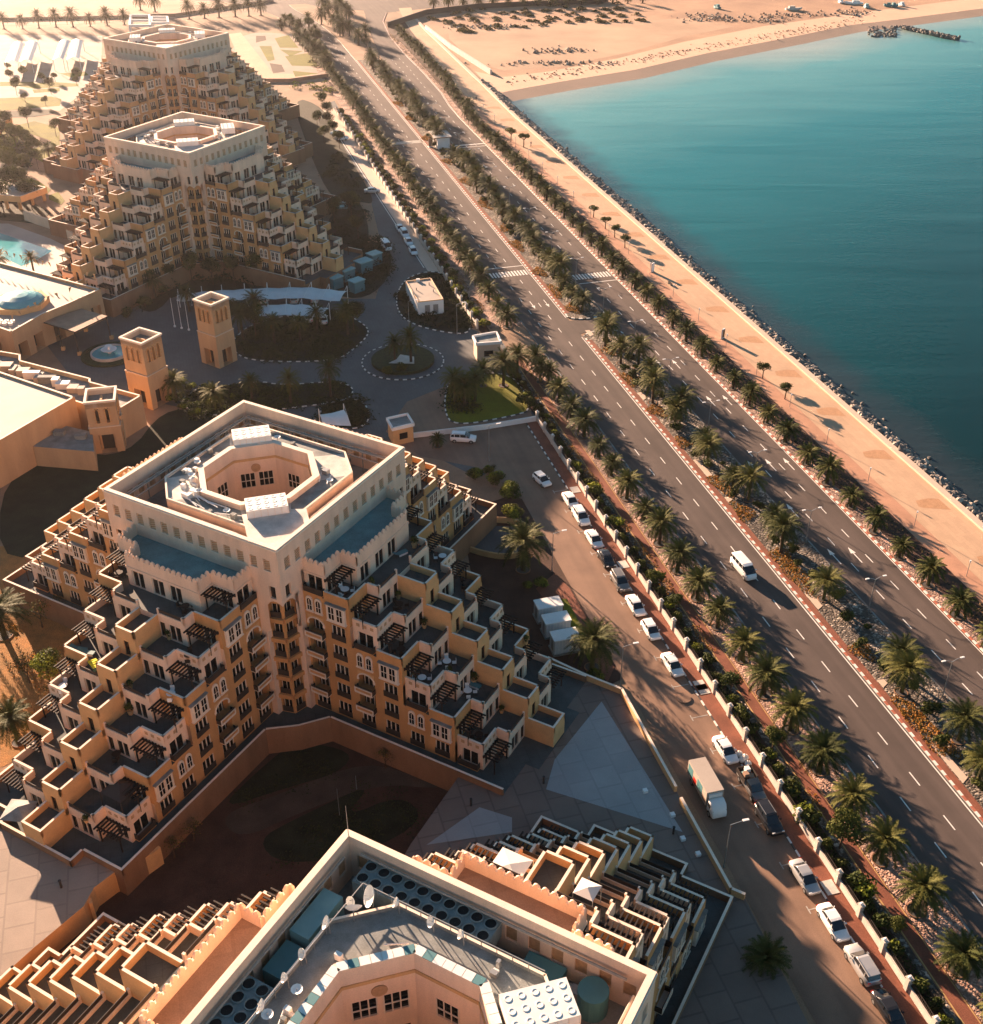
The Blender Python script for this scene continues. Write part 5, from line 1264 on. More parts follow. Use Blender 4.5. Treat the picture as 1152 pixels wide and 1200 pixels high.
PL = empty('bollard_lamp', cat='lamp post'); m = MB(); m.tube((0,0,0),(0,0,2.5),.05,.04,'steel',8); m.obj('pole', PL); m = MB(); m.tube((0,0,2.5),(0,0,2.85),.11,.13,'lamphead',8); m.obj('lamp_head', PL)
for i in range(22): inst(PL, W(103.1 if i < 20 else 104, 97.4+13.45*i, .02), 0, 1, '%s slim low lamp from the bottom of the photo on the promenade edge' % ordinal(i+1), 'low lamps along the promenade')
# ------------------------------------------------------------------ boundary walls
def boundary(name, s0, s1, label, lamps=True):
    r = empty(name, W(57.0, s0), 0, label, 'wall'); b = MB(); o = W(57.0, s0)
    a = W(57.0, s0)-o; c = W(57.0, s1)-o
    q = [a-DN*.09, a+DN*.09, c+DN*.09, c-DN*.09]; b.prism([(p.x,p.y) for p in q], -.03, .95, 'wallwhite'); b.obj('wall_panel', r)
    b = MB(); c2 = [p+DN*.14 for p in (a, c)]
    for z in (1.05, 1.5): b.beam(c2[0]+Vector((0,0,z)), c2[1]+Vector((0,0,z)), .04, .05, 'iron')
    t = 0; L_ = (c-a).length
    while t < L_: p = a+DS*t+DN*.14; b.beam(p+Vector((0,0,.95)), p+Vector((0,0,1.5)), .03, .03, 'iron'); t += .22 if s0 < 100 else .6
    b.obj('railing', r)
    m = MB(); m.box(-.24,.24,-.24,.24,-.02,1.75,'wallwhite'); m.box(-.31,.31,-.31,.31,1.75,1.86,'wallwhite'); m.lathe([(.16,1.86),(.2,1.95),(.12,2.12),(0,2.15)], 'lamphead', 8); me = m.mesh('post')
    n = round((s1-s0)/4.4)
    for i in range(n+1): mkobj('post', me, r, a+DS*((s1-s0)*i/n), AR)
boundary('boundary_wall', 40.9, 172.5, 'long white boundary wall with capped posts beside the parked cars')
boundary('boundary_wall', 214, 394, 'far white boundary wall with posts, above the guard house')
# wall turning the corner at the bend
def low_wall(name, pts, h, th, mt, label, z=0, cat='wall', cap=None):
    b = MB()
    for p, q in zip(pts[:-1], pts[1:]):
        d = Vector((q[0]-p[0], q[1]-p[1], 0)).normalized(); sd = Vector((-d.y, d.x, 0))*th/2; P0 = Vector((p[0],p[1],0))-d*th*.0; P1 = Vector((q[0],q[1],0))+d*th*.45
        b.prism([(P0-sd)[:2],(P1-sd)[:2],(P1+sd)[:2],(P0+sd)[:2]], z-.05, z+h, mt, cap)
    o = b.obj(name); return tag(o, label, cat)
low_wall('boundary_wall', [W(57,172.5), W(47,172.0), W(34,172.5)], 1.0, .2, 'white', 'thin pale wall running left from the boundary wall behind the shaded bend')
low_wall('retaining_wall', [G(0,16+8),G(150,13+8),G(205,15+4),G(320,2)], 1.2, .5, 'rust', 'low brown wall at the edge of the pale desert plain, top left')
low_wall('retaining_wall', [G(455,40-8), G(500,17), G(560,10), G(640,6), G(705,4), G(712,2)], 2.2, .6, 'iron', 'dark retaining wall under the palm row at the top of the photo')
low_wall('concrete_barrier', [W(121.5,433), W(118,480), W(117,522)], 1.8, .7, 'roofwhite', 'broken pale concrete barrier across the sandy lot by the beach')
# ------------------------------------------------------------------ decks (raised plazas)
def deck(name, pts, z, mt, label, walls, wallm='terra', h=.85):
    b = MB(); b.prism([(p[0],p[1]) for p in pts], -.02, z, wallm, mt)
    for i, j in walls:
        p, q = pts[i], pts[j]; d = Vector((q[0]-p[0], q[1]-p[1], 0)).normalized()
        area = sum(pts[k][0]*pts[(k+1)%len(pts)][1]-pts[(k+1)%len(pts)][0]*pts[k][1] for k in range(len(pts)))
        inn = Vector((-d.y, d.x, 0))*(1 if area > 0 else -1)*.32
        b.prism([(p[0],p[1]),(q[0],q[1]),(q[0]+inn.x,q[1]+inn.y),(p[0]+inn.x,p[1]+inn.y)], z, z+h, wallm, 'cream_top')
    return tag(b.obj(name), label, 'plaza')
zd_ = 2.99
P_ = [W(21.6,90.2),W(14.1,82.0),W(8,74),W(10,40),W(44.2,40),W(45.3,66.0),W(44.3,67),W(44.3,79.6),W(44.4,81.2),W(44.4,98.0),W(40.8,101.9),W(37.4,106.2),W(33,112),W(20,110)]
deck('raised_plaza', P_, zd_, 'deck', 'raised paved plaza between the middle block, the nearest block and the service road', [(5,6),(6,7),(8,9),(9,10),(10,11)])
b = MB(); p = Gp([(705,822),(800,975),(640,925),(650,890)], 3.0); b.poly([q[:2] for q in p][::-1], 3.001, 'deck_light_patch'); p = Gp([(562,946),(600,958),(600,975),(500,990)], 3.0); b.poly([q[:2] for q in p][::-1], 3.001, 'deck_light_patch'); tag(b.obj('pale_patch'), kind='structure')  # triangle and strip paint a light and shade boundary onto the deck
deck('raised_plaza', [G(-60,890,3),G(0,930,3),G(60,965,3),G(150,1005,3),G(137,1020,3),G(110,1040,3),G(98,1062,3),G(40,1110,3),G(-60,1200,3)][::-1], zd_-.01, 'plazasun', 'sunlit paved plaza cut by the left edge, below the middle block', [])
low_wall('stair_wall', [G(112,1078),G(108,1060),G(165,1030),G(190,1012)], 2.6, .35, 'terra', 'stepped wall of the garden stairs between plaza and dark garden')
# ramp and curved walls right of the middle block
pts = [G(*q) for q in smooth([(540,640),(560,612),(600,612),(622,622),(626,634)], 2)]
low_wall('ramp_wall', [(p.x,p.y) for p in pts], 1.0, .3, 'terra', 'curved upper wall of the small ramp behind the middle block wing')
pts = [G(*q) for q in smooth([(536,640),(560,650),(592,656),(618,650)], 2)]
low_wall('ramp_wall', [(p.x,p.y) for p in pts], .9, .3, 'terra', 'curved lower wall of the small ramp behind the middle block wing')
sheet('ramp', Gp([(545,636),(562,616),(600,617),(618,630),(612,648),(580,650),(555,645)]), .02, 'paving_grey')
sheet('brick_pavement', Gp([(628,690),(650,672),(668,690),(720,782),(712,800),(690,770),(668,740)]), .03, 'redpave')
sheet('lawn_edge', Gp([(656,702),(664,702),(690,750),(700,770),(690,775),(668,730)]), .035, 'lawn')
# cabins
for i, (s0) in enumerate((118.3,114.9,111.2)):
    r = empty('site_cabin', W(41.4, s0), AR-R(90), ['pale cabin, farthest of the three beside the palm','pale cabin, middle one of the three beside the palm','pale cabin, nearest of the three beside the palm'][i], 'cabin', 'three pale cabins')
    m = MB(); m.box(-1.75,1.75,-1.0,1.0,.25,2.45,'canopy_white'); 
    for t in range(8): x = -1.6+t*.457; m.box(x-.03,x+.03,-1.03,-1.0,.3,2.4,'white'); m.box(x-.03,x+.03,1.0,1.03,.3,2.4,'white')
    m.obj('cabin_body', r); m = MB(); m.box(-1.85,1.85,-1.1,1.1,2.451,2.62,'white'); m.obj('roof', r); m = MB(); m.box(-1.9,1.9,-1.15,1.15,-.02,.25,'roofgrey'); m.obj('base', r); m = MB(); m.box(-1.79,-1.76,-.35,.35,.3,2.1,'steel'); m.obj('door', r)
# deck bits: skylight blocks, bollards
for i, p in enumerate([(768,936),(800,964),(812,992),(830,1010)]):
    m = MB(); m.box(-.25,.25,-.25,.25,0,.35,'white'); tag(m.obj('vent_block', None, G(p[0]-12,p[1]-8,3), AR), '%s small white vent block from the top on the sunlit plaza edge' % ordinal(i+1), 'vent', 'vent blocks on the plaza')
for i, p in enumerate([(637,918),(552,944),(789,977),(72,1040)]):
    m = MB(); m.tube((0,0,0),(0,0,1.0),.12,.12,'iron',10); m.tube((0,0,1.0),(0,0,1.08),.16,.16,'iron',10); tag(m.obj('bollard', None, G(p[0],p[1],3)), ['dark bollard below the pale triangle on the plaza','dark bollard left of the nearest block steps','dark bollard near the service road wall','dark bollard on the left sunlit plaza'][i], 'bollard', 'dark plaza bollards')
MHm = MB(); MHm.box(-.9,.9,-.7,.7,0,.03,'roofwhite')
for i, (x, y) in enumerate([(668,575),(735,656),(803,831),(815,900),(975,1036)]):
    tag(MHm.obj('cover_slab', None, W(55.9, [148.5,127,98.8,99.6,66.8][i], .11), AR), '%s pale concrete cover slab from the top in the red brick pavement' % ordinal(i+1), 'cover slab', 'cover slabs in the brick pavement')
m = MB(); m.tube((0,0,0),(0,0,.12),.95,.95,'asphalt2',18); tag(m.obj('manhole_cover', None, W(52.9,98.0,.01)), 'round raised manhole cover in the empty parking bay', 'manhole cover')
# ------------------------------------------------------------------ resort buildings on the left
def quad_yaw(a, b): return math.atan2(b.y-a.y, b.x-a.x)
def wind_tower(pc, w, d, h, yaw, label, openings=3, z0=0, legs=True):
    r = empty('wind_tower', (pc.x, pc.y, z0), yaw, label, 'wind tower', 'square wind towers'); m = MB()
    zb = h*.52; fl = .12
    # lower stage: four legs with openings, upper stage with pointed niches
    for i in range(4):
        c, s = math.cos(i*math.pi/2), math.sin(i*math.pi/2); L_ = w if i % 2 == 0 else d; D = d if i % 2 == 0 else w
        def T(x, y): return (c*x-s*y, s*x+c*y)
        a = T(-L_/2-fl, -D/2-fl); b = T(L_/2+fl, -D/2-fl); Ln = L_+2*fl
        HOLE['tower_arch'] = (Ln*.5, 3.5, 1.6, 0, 'iron'); wall(m, a, b, 0, zb, 'sandstone', [('tower_arch', Ln/2, .0)] if legs else [])
        a = T(-L_/2, -D/2); b = T(L_/2, -D/2)
        HOLE['niche'] = (.62, 2.75, .8, 0, 'iron'); n = openings
        wall(m, a, b, zb, h, 'sandstone', [('niche', L_*(k+1)/(n+1), h-4.1) for k in range(n)])
        for k in range(n):
            x = -L_/2+L_*(k+1)/(n+1); q = [(x-.36,-D/2-.06),(x+.36,-D/2-.06)]
            for dx in (-.33,.33): p0 = T(x+dx,-D/2-.03); m.beam((p0[0],p0[1],h-4.1),(p0[0],p0[1],h-1.8),.1,.1,'terra')
            e1 = T(x-.33,-D/2-.03); e2 = T(x,-D/2-.03); e3 = T(x+.33,-D/2-.03); m.beam((e1[0],e1[1],h-1.8),(e2[0],e2[1],h-1.25),.1,.1,'terra'); m.beam((e3[0],e3[1],h-1.8),(e2[0],e2[1],h-1.25),.1,.1,'terra')
            for t in range(5):
                for dx in (-.52,.52): p0 = T(x+dx,-D/2-.03); m.beam((p0[0],p0[1],h-4.0+t*.55),(p0[0],p0[1],h-3.85+t*.55),.12,.12,'brown')
    m.box(-w/2-.2,w/2+.2,-d/2-.2,d/2+.2,zb-.18,zb-.001,'sandlight')
    m.box(-w/2+.01,w/2-.01,-d/2+.01,d/2-.01,h-1.2,h-1.1,'roofgrey')
    m.obj('tower_shaft', r)
    t = MB(); 
    for x0,x1,y0,y1 in ((-w/2-.15,w/2+.15,-d/2-.15,-d/2+.25),(-w/2-.15,w/2+.15,d/2-.25,d/2+.15),(-w/2-.15,-w/2+.25,-d/2+.25,d/2-.25),(w/2-.25,w/2+.15,-d/2+.25,d/2-.25)): t.box(x0,x1,y0,y1,h-.25,h+.12,'cream_top')
    for x0,x1,y0,y1 in ((-w/2,w/2,-d/2,-d/2+.2),(-w/2,w/2,d/2-.2,d/2),(-w/2,-w/2+.2,-d/2+.2,d/2-.2),(w/2-.2,w/2,-d/2+.2,d/2-.2)): t.box(x0,x1,y0,y1,h-1.1,h-.25,'sandlight')
    t.box(-.15,.15,-1,1,h-1.1,h-.5,'sandstone'); t.obj('parapet', r); return r
z = 13.2
a, b_, c_, d_ = [G(x, y+0, z) for x, y in ((140.4,395.5),(163.3,383.6),(188.1,391.3),(165.2,403.1))]
wt1 = wind_tower((a+c_)/2, (c_-d_).length, (d_-a).length, z, quad_yaw(d_, c_), 'sandy wind tower in full sun beside the fountain, left of the twin', 3)
a, b_, c_, d_ = [G(x, y, z) for x, y in ((225.3,351.6),(245.1,341.9),(268.8,348.2),(248.3,357.2))]
wt2 = wind_tower((a+c_)/2, (c_-d_).length, (d_-a).length, z, quad_yaw(d_, c_), 'sandy wind tower in front of the curved carports', 3)
def slab(pts, z0, z1, mt, top): b = MB(); b.prism([(p[0],p[1]) for p in pts], z0, z1, mt, top); return b
def rim(m, pts, z, h, th, mt, cap='cream_top'):
    area = sum(pts[k][0]*pts[(k+1)%len(pts)][1]-pts[(k+1)%len(pts)][0]*pts[k][1] for k in range(len(pts)))
    if area < 0: pts = pts[::-1]
    for p, q in zip(pts, list(pts[1:])+[pts[0]]): parapet(m, p, q, z, h, mt, th, 0, cap)
def inn(z, *l): return [G(x, y, z) for x, y in l]
def tilt_trans():
    pass
# banqueting hall with pale flat roof and third wind tower
hb = empty('banquet_hall', (0,0,0), 0, 'sandy hall with large pale flat roof and rooftop ducts, cut by the left edge', 'hall')
q = inn(7.6, (-60,392), (0,437), (88,467), (0,518), (-60,552)); m = slab(q, 0, 7.6, 'sandstone', 'hallroof'); rim(m, q, 7.6, .35, .4, 'sandstone'); m.obj('main_block', hb)
q = inn(6.0, (-60,385),(0,411),(24,415),(24,422),(106,443),(106,447),(166,463),(141,478),(141,487),(88,470),(0,440),(-60,400)); m = slab(q, 0, 5.2, 'sandstone', 'roofgrey')
rim(m, q, 5.2, .8, .35, 'sandstone'); m.obj('service_wing', hb)
q = inn(4.0, (40,520),(73,500),(105,497),(110,510),(45,524),(38,526)); 
q = [G(38,522,4), G(74,497,4), G(108,505,4), G(110,528,4)]; m = slab(q, 0, 3.8, 'sandstone', 'roofgrey'); m.obj('corner_wing', hb)
q = inn(6.8, (141,478),(166,463),(168,466),(143,481))
m = MB(); rr = random.Random(4)
for x, y, w, d, h in [(28,437,2.2,1.6,1.2),(38,441,3.0,1.0,1.4),(46,443,1.2,2.6,1.0),(56,446,3.2,1.0,1.3),(66,449,1.2,1.4,1.4),(74,452,2.4,1.5,1.1),(86,456,1.8,1.8,1.0),(96,459,1.2,1.2,1.3),(8,431,2.2,2,1.2),(16,434,1,2.2,1.0)]:
    p = G(x, y, 5.6); c0 = Vector((p.x, p.y, 0)); m.prism([(p.x-w/2,p.y-d/2),(p.x+w/2,p.y-d/2),(p.x+w/2,p.y+d/2),(p.x-w/2,p.y+d/2)], 5.2, 5.2+h, rr.choice(['hallroof','whitebox','roofgrey']))
for x, y in [(70,508),(95,512)]: p = G(x, y, 4); m.prism([(p.x-.9,p.y-.6),(p.x+.9,p.y-.6),(p.x+.9,p.y+.6),(p.x-.9,p.y+.6)], 3.8, 4.6, 'roofgrey')
m.obj('rooftop_ducts', hb)
a, b_, c_, d_ = [G(x, y, 9.8) for x, y in ((98.5,456.5),(135.6,452.2),(136.6,468.5),(101,472))]
wind_tower((a+c_)/2, (c_-d_).length, (a-d_).length, 9.8, quad_yaw(d_, c_), 'short wind tower with two pointed niches at the corner of the sandy hall', 2)
# domed lobby
lb = empty('domed_lobby', (0,0,0), 0, 'arcaded lobby building with a shallow teal glass dome on its pale roof', 'lobby')
zr = 6.2; Lc = [G(x, y, zr) for x, y in ((118.5,341.2),(80.2,358.5),(50,371),(13.8,391.8),(0,387),(-70,370),(-70,290),(0,309.8))]
m = MB(); n = len(Lc)
area = sum(Lc[k][0]*Lc[(k+1)%n][1]-Lc[(k+1)%n][0]*Lc[k][1] for k in range(n))
if area < 0: Lc = Lc[::-1]
HOLE['arcade'] = (2.6, 3.6, 2.2, 0, 'darkroom')
for p, q in zip(Lc, Lc[1:]+[Lc[0]]):
    L_ = (q-p).length; k = int(L_//4.0); wall(m, p, q, 0, zr, 'sandstone', [('arcade', (i+.5)*L_/k, 0) for i in range(k)] if k else [])
    d = (q-p).normalized(); nn = Vector((d.y,-d.x,0))
    for i in range(k):      # arch heads over the openings
        c0 = p+d*((i+.5)*L_/k)+nn*.02
        for s in (-1, 1): m.face([tuple(c0+d*(s*1.3)+Vector((0,0,3.6-.02))), tuple(c0+d*(s*.5)+Vector((0,0,3.6-.02))), tuple(c0+d*(s*1.3)+Vector((0,0,2.5)))], 'sandstone')
m.poly([(p.x,p.y) for p in Lc], zr, 'hallroof'); rim(m, [(p.x,p.y) for p in Lc], zr, .55, .4, 'sandstone'); m.obj('arcaded_block', lb)
dc = G(24, 352, 7.2); m = MB(); m.lathe([(5.6,0),(5.6,1.1),(4.9,1.1),(4.9,.9)], 'terra', 8, z=0); m.lathe([(4.85,.9),(4.3,1.45),(3.3,1.95),(1.8,2.3),(0.02,2.42)], 'dome_glass', 28); o = m.obj('glass_dome', lb, (dc.x, dc.y, zr), .3)
m = MB(); p = G(8, 378, 6.5)
for i in range(6): m.lathe([(.45,0),(.45,.5),(.3,.5),(.28,.4),(0,.4)], 'whitebox', 10, (p.x-1.5+(i % 3)*1.2, p.y-.5+(i//3)*1.2), zr)
m.obj('roof_fans', lb)
# porte-cochere
cp = empty('entrance_canopy', (0,0,0), 0, 'flat brown entrance canopy on thin posts between lobby and fountain', 'canopy')
q = [G(x, y, 5.0) for x, y in ((49.6,377.3),(95.5,362),(126,370.6),(87.8,389))]; m = MB(); m.prism([(p.x,p.y) for p in q], 4.8, 5.05, 'iron', 'rust'); m.obj('canopy_roof', cp)
for p in q[1:]+[(q[0]+q[3])/2]: m = MB(); m.tube((p.x*.98+q[0].x*.02,p.y,0),(p.x*.98+q[0].x*.02,p.y,4.8),.12,.12,'iron',8); m.box(p.x-.35,p.x+.35,p.y-.35,p.y+.35,0,.7,'terra'); m.obj('post', cp)
# fountain
fc = G(129, 416); ft = empty('fountain', (fc.x, fc.y, 0), 0, 'round tiered fountain in front of the entrance canopy', 'fountain')
m = MB(); m.lathe([(5.6,0),(5.6,.35),(4.9,.35),(4.9,.2),(0.01,.2)], 'hedge', 32); m.obj('hedge_ring', ft); m = MB(); m.lathe([(3.7,.2),(3.7,.75),(3.4,.75),(3.4,.45)], 'roofwhite', 32); m.obj('basin', ft); m = MB(); m.lathe([(3.4,.5),(.01,.5)], 'water_pool', 24); m.obj('water', ft)
m = MB(); m.lathe([(.4,.5),(.35,1.0),(1.5,1.25),(1.55,1.35),(.3,1.25),(.22,1.9),(.7,2.05),(.1,2.1),(0,2.3)], 'white', 20); m.obj('tiers', ft)
# white kiosk building
kz = 3.1; q = [G(x, y, kz) for x, y in ((475.3,330.3),(505,326.4),(519.8,351.4),(490.2,354.5))]
kb = empty('service_building', (0,0,0), 0, 'white flat-roofed service building on the planted island above the roundabout', 'building')
m = MB(); m.prism([(p.x,p.y) for p in q], 0, kz, 'white', 'hallroof'); m.obj('walls', kb); m = MB(); rim(m, [(p.x,p.y) for p in q], kz, .22, .2, 'terra', 'sandlight'); m.obj('roof_edge', kb)
m = MB()
for x, y in ((488,340),(508,342),(503,334)): p = G(x, y, kz); m.tube((p.x,p.y,kz),(p.x,p.y,kz+.6),.12,.12,'steel',6)
p = G(490,329,kz); m.box(p.x-.4,p.x+.4,p.y-.7,p.y-.1,kz,kz+.6,'whitebox'); m.obj('roof_vents', kb)
d = (q[3]-q[2]).normalized(); m = MB()
for t in (1.2, 3.0): p = q[2]+d*t; nn = Vector((-d.y, d.x, 0)); nn = nn if nn.y < 0 else -nn; a = p+nn*.03; bq = p+d*1.1+nn*.03; m.face([(a.x,a.y,.4),(bq.x,bq.y,.4),(bq.x,bq.y,2.3),(a.x,a.y,2.3)], 'steel')
m.obj('door', kb)
# guard house
def booth(name, pix, z, label, mt, win=True):
    q = [G(x, y, z) for x, y in pix]; r = empty(name, (0,0,0), 0, label, 'guard house'); m = MB(); m.prism([(p.x,p.y) for p in q], 0, z-.5, mt); m.obj('walls', r)
    c = sum(q, Vector())/4; o = [c+(p-c)*1.12 for p in q]; m = MB(); m.prism([(p.x,p.y) for p in o], z-.5, z-.3, 'white', 'roofgrey'); rim(m, [(p.x,p.y) for p in o], z-.3, .4, .3, 'white', 'white'); m.obj('roof', r)
    if win:
        a, b2_ = (q[3], q[2]) if q[3].x < q[2].x else (q[2], q[3]); d = (b2_-a).normalized(); nn = Vector((d.y,-d.x,0)); L_ = (b2_-a).length
        m = MB(); p0 = a+d*L_*.3+nn*.03; p1 = a+d*L_*.7+nn*.03; m.face([(p0.x,p0.y,1.0),(p1.x,p1.y,1.0),(p1.x,p1.y,2.2),(p0.x,p0.y,2.2)], 'glass'); m.obj('window', r)
    return r
booth('guard_house', ((555,393.5),(581,389),(586.5,400),(559,402)), 4.0, 'white guard house with a hollow flat roof at the gate in the boundary wall', 'sandlight')
booth('gate_booth', ((454,490),(477,485),(484,496),(460.5,501.5)), 3.6, 'sandy booth with one dark window behind the right back wing of the middle block', 'terra')
# gate pavilion in the far median
gp = empty('gate_pavilion', W(80.6, 346, .13), AR-R(90), 'white and brown flat-roofed gatehouse standing in the far median', 'gatehouse'); m = MB(); m.box(-1.2,2.6,-3.2,3.2,0,3.4,'white'); m.obj('walls', gp)
m = MB(); m.box(-2.4,3.2,-3.9,3.9,3.401,3.7,'rust','roofwhite'); m.obj('roof', gp); m = MB(); m.box(-3.4,-2.2,-.8,.8,0,.15,'white'); m.box(-3.3,-2.3,-.08,.08,0,2.4,'rust'); m.obj('pillar', gp); m = MB(); m.box(-1.23,-1.201,-2.2,2.2,1.0,2.4,'glass'); m.obj('window', gp)
# curved carports
def carport(name, back, front, z, label, nseg=10):
    r = empty(name, (0,0,0), 0, label, 'carport', 'curved carports'); B_ = [G(*p, z) for p in back]; F_ = [G(*p, z) for p in front]; m = MB()
    def lerp(P_, t): f = t*(len(P_)-1); i = min(len(P_)-2, int(f)); return P_[i].lerp(P_[i+1], f-i)
    N = nseg*2; X = 5
    for i in range(N):
        for j in range(X):
            def pt(ii, jj): p = lerp(B_, ii/N).lerp(lerp(F_, ii/N), jj/X); sag = .35*abs(math.sin(math.pi*ii/2)) if ii % 2 else 0; return (p.x, p.y, z+.45*math.sin(math.pi*jj/X)-sag*.5-.35*jj/X)
            m.face([pt(i,j),pt(i,j+1),pt(i+1,j+1),pt(i+1,j)], 'canopy_white')
    m.obj('fabric_roof', r, smooth=True)
    for i in range(nseg+1):
        p = lerp(B_, i/nseg); f = lerp(F_, i/nseg); m = MB(); m.tube((p.x,p.y,0),(p.x,p.y,z+1.2),.09,.07,'white',6); m.tube((p.x,p.y,z+1.2),(f.x,f.y,z-.3),.03,.03,'white',5); m.obj('mast', r)
    return r
carport('carport', [(209,345),(240,341),(300,337.5),(360,336),(407,341)], [(207,351),(240,350),(300,349),(350,347),(398,351)], 3.0, 'long curved white carport behind the second wind tower', 9)
carport('carport', [(290,359),(330,356),(360,356.5),(386,361)], [(296,368),(330,367),(350,367),(377,370)], 3.0, 'shorter curved white carport in front of the long one', 5)
carport('carport', [(374,486),(403,480)], [(378,494),(411,497)], 3.0, 'single square of white carport fabric behind the middle block roof', 1)
for i, (x, y, lab) in enumerate([(310,353,'left'),(346,353,'middle'),(370,352,'right')]): car('sedan' if i else 'suv', 'carwhite', G(x, y), R(90), 'pale car under the long carport, %s one of three' % lab, 'cars under the long carport')
for i, (x, y, lab) in enumerate([(349,375,'left'),(362,375,'middle'),(379,377,'right')]): car('sedan', 'carwhite', G(x, y), R(100), 'pale car under the shorter carport, %s one of three' % lab, 'cars under the short carport')
# five teal shades in the dark garden
for i, (c, w, d) in enumerate([((43.3,255.8),2.7,2.2),((40.0,251.8),3.1,2.4),((35.4,247.8),2.8,2.2),((32.2,243.8),2.6,2.0),((36.4,240.6),2.7,2.1)]):
    w, d = w*1.2, d*1.2; r = empty('garden_canopy', W(c[0], c[1]), AR-R(60), '%s flat teal-roofed garden canopy from the right end of its row' % ordinal(i+1) if i < 4 else 'lowest flat teal-roofed garden canopy, set apart in front of the row', 'canopy', 'teal garden canopies'); m = MB(); m.box(-w/2,w/2,-d/2,d/2,2.5,2.7,'canopy_teal'); m.obj('roof', r); m = MB(); m.box(-w/2+.15,w/2-.15,-d/2+.15,d/2-.15,0,2.499,'tealsheet'); m.obj('side_screens', r)
for i, (x, y) in enumerate([(399.5,239),(401,244)]): m = MB(); m.box(-1.4,1.4,-.7,.7,0,.6,'canopy_teal'); tag(m.obj('roof_light', None, G(x, y), R(-5)), ['upper teal glass strip in the dark hedge plot','lower teal glass strip in the dark hedge plot'][i], 'roof light', 'teal strips in the hedge plot')
# flag poles
for i, (x, y) in enumerate([(205,383),(213,385),(221.5,387)]): m = MB(); m.tube((0,0,0),(0,0,6.5),.07,.04,'white',6); m.tube((0,0,0),(0,0,.3),.25,.25,'white',8); tag(m.obj('flag_pole', None, G(x, y)), '%s bare white flag pole from the left beside the wind tower' % ordinal(i+1), 'flag pole', 'flag poles')
# roundabout
rc = W(38.8, 202.7); ring = lambda r, n=48: [(rc.x+r*math.cos(2*math.pi*k/n), rc.y+r*math.sin(2*math.pi*k/n)) for k in range(n)]
ri = empty('roundabout_island', (rc.x, rc.y, 0), 0, 'round dark hedged island with white gravel in the middle of the roundabout', 'roundabout'); b = MB(); b.prism([(p[0]-rc.x,p[1]-rc.y) for p in ring(8.0)], -.02, .13, 'roofgrey', 'paving_grey'); b.obj('apron', ri); b = MB(); b.prism([(p[0]-rc.x,p[1]-rc.y) for p in ring(6.2)], .13, .7, 'hedge'); b.obj('hedge_ring', ri)
b = MB(); b.prism([(-2.6,-2.2),(2.4,-2.4),(2.2,.6),(-.6,1.6),(-1.2,-.6)], .7, .8, 'roofwhite'); b.obj('white_gravel', ri)
kerb('kerb', ring(8.05), .8, .25, .145, ['kerbwhite','kerbdark'], closed=True)
# pool side, pavilions and lawns beyond the lobby
pool = sheet('pool_water', Gp([(-60,270),(0,273),(50,290),(62,294),(40,306),(25,312),(0,300),(-60,300)]), .03, 'water_pool')
sheet('pool_deck', Gp([(-60,262),(10,262),(60,280),(100,300),(110,320),(60,330),(0,318),(-60,310)]), .012, 'hallroof')
def flat_building(name, pix, z, label, col=True):
    q = [G(x, y, z) for x, y in pix]; r = empty(name, (0,0,0), 0, label, 'pavilion', 'low resort pavilions'); m = MB(); m.prism([(p.x,p.y) for p in q], 0 if not col else z-1.2, z, 'terra', 'hallroof'); rim(m, [(p.x,p.y) for p in q], z, .4, .35, 'terra'); m.obj('roof_slab', r)
    if col:
        m = MB(); c = sum(q, Vector())/4; o = [c+(p-c)*.72 for p in q]; m.prism([(p.x,p.y) for p in o], 0, z-1.2, 'darkroom'); m.obj('recessed_walls', r)
        for a, b2_ in zip(q, q[1:]+[q[0]]):
            n = max(1, int((b2_-a).length/4))
            for i in range(n): p = a.lerp(b2_, i/n); p = c+(p-c)*.93; m = MB(); m.box(p.x-.35,p.x+.35,p.y-.35,p.y+.35,0,z-1.2,'terra'); m.obj('column', r)
    return r
flat_building('pool_pavilion', ((-60,205),(0,209),(55,221),(24,232),(-60,226)), 5.0, 'low pavilion with pale flat roof between the lawns and the pool')
flat_building('garden_pavilion', ((-60,120),(0,133),(14,139),(0,147),(-60,143)), 4.5, 'small terracotta pavilion at the left edge among the lawns')
low_wall('garden_wall', [G(30,258),G(60,268),G(88,284)], 2.4, .5, 'sandlight', 'long pale garden wall beside the pool')
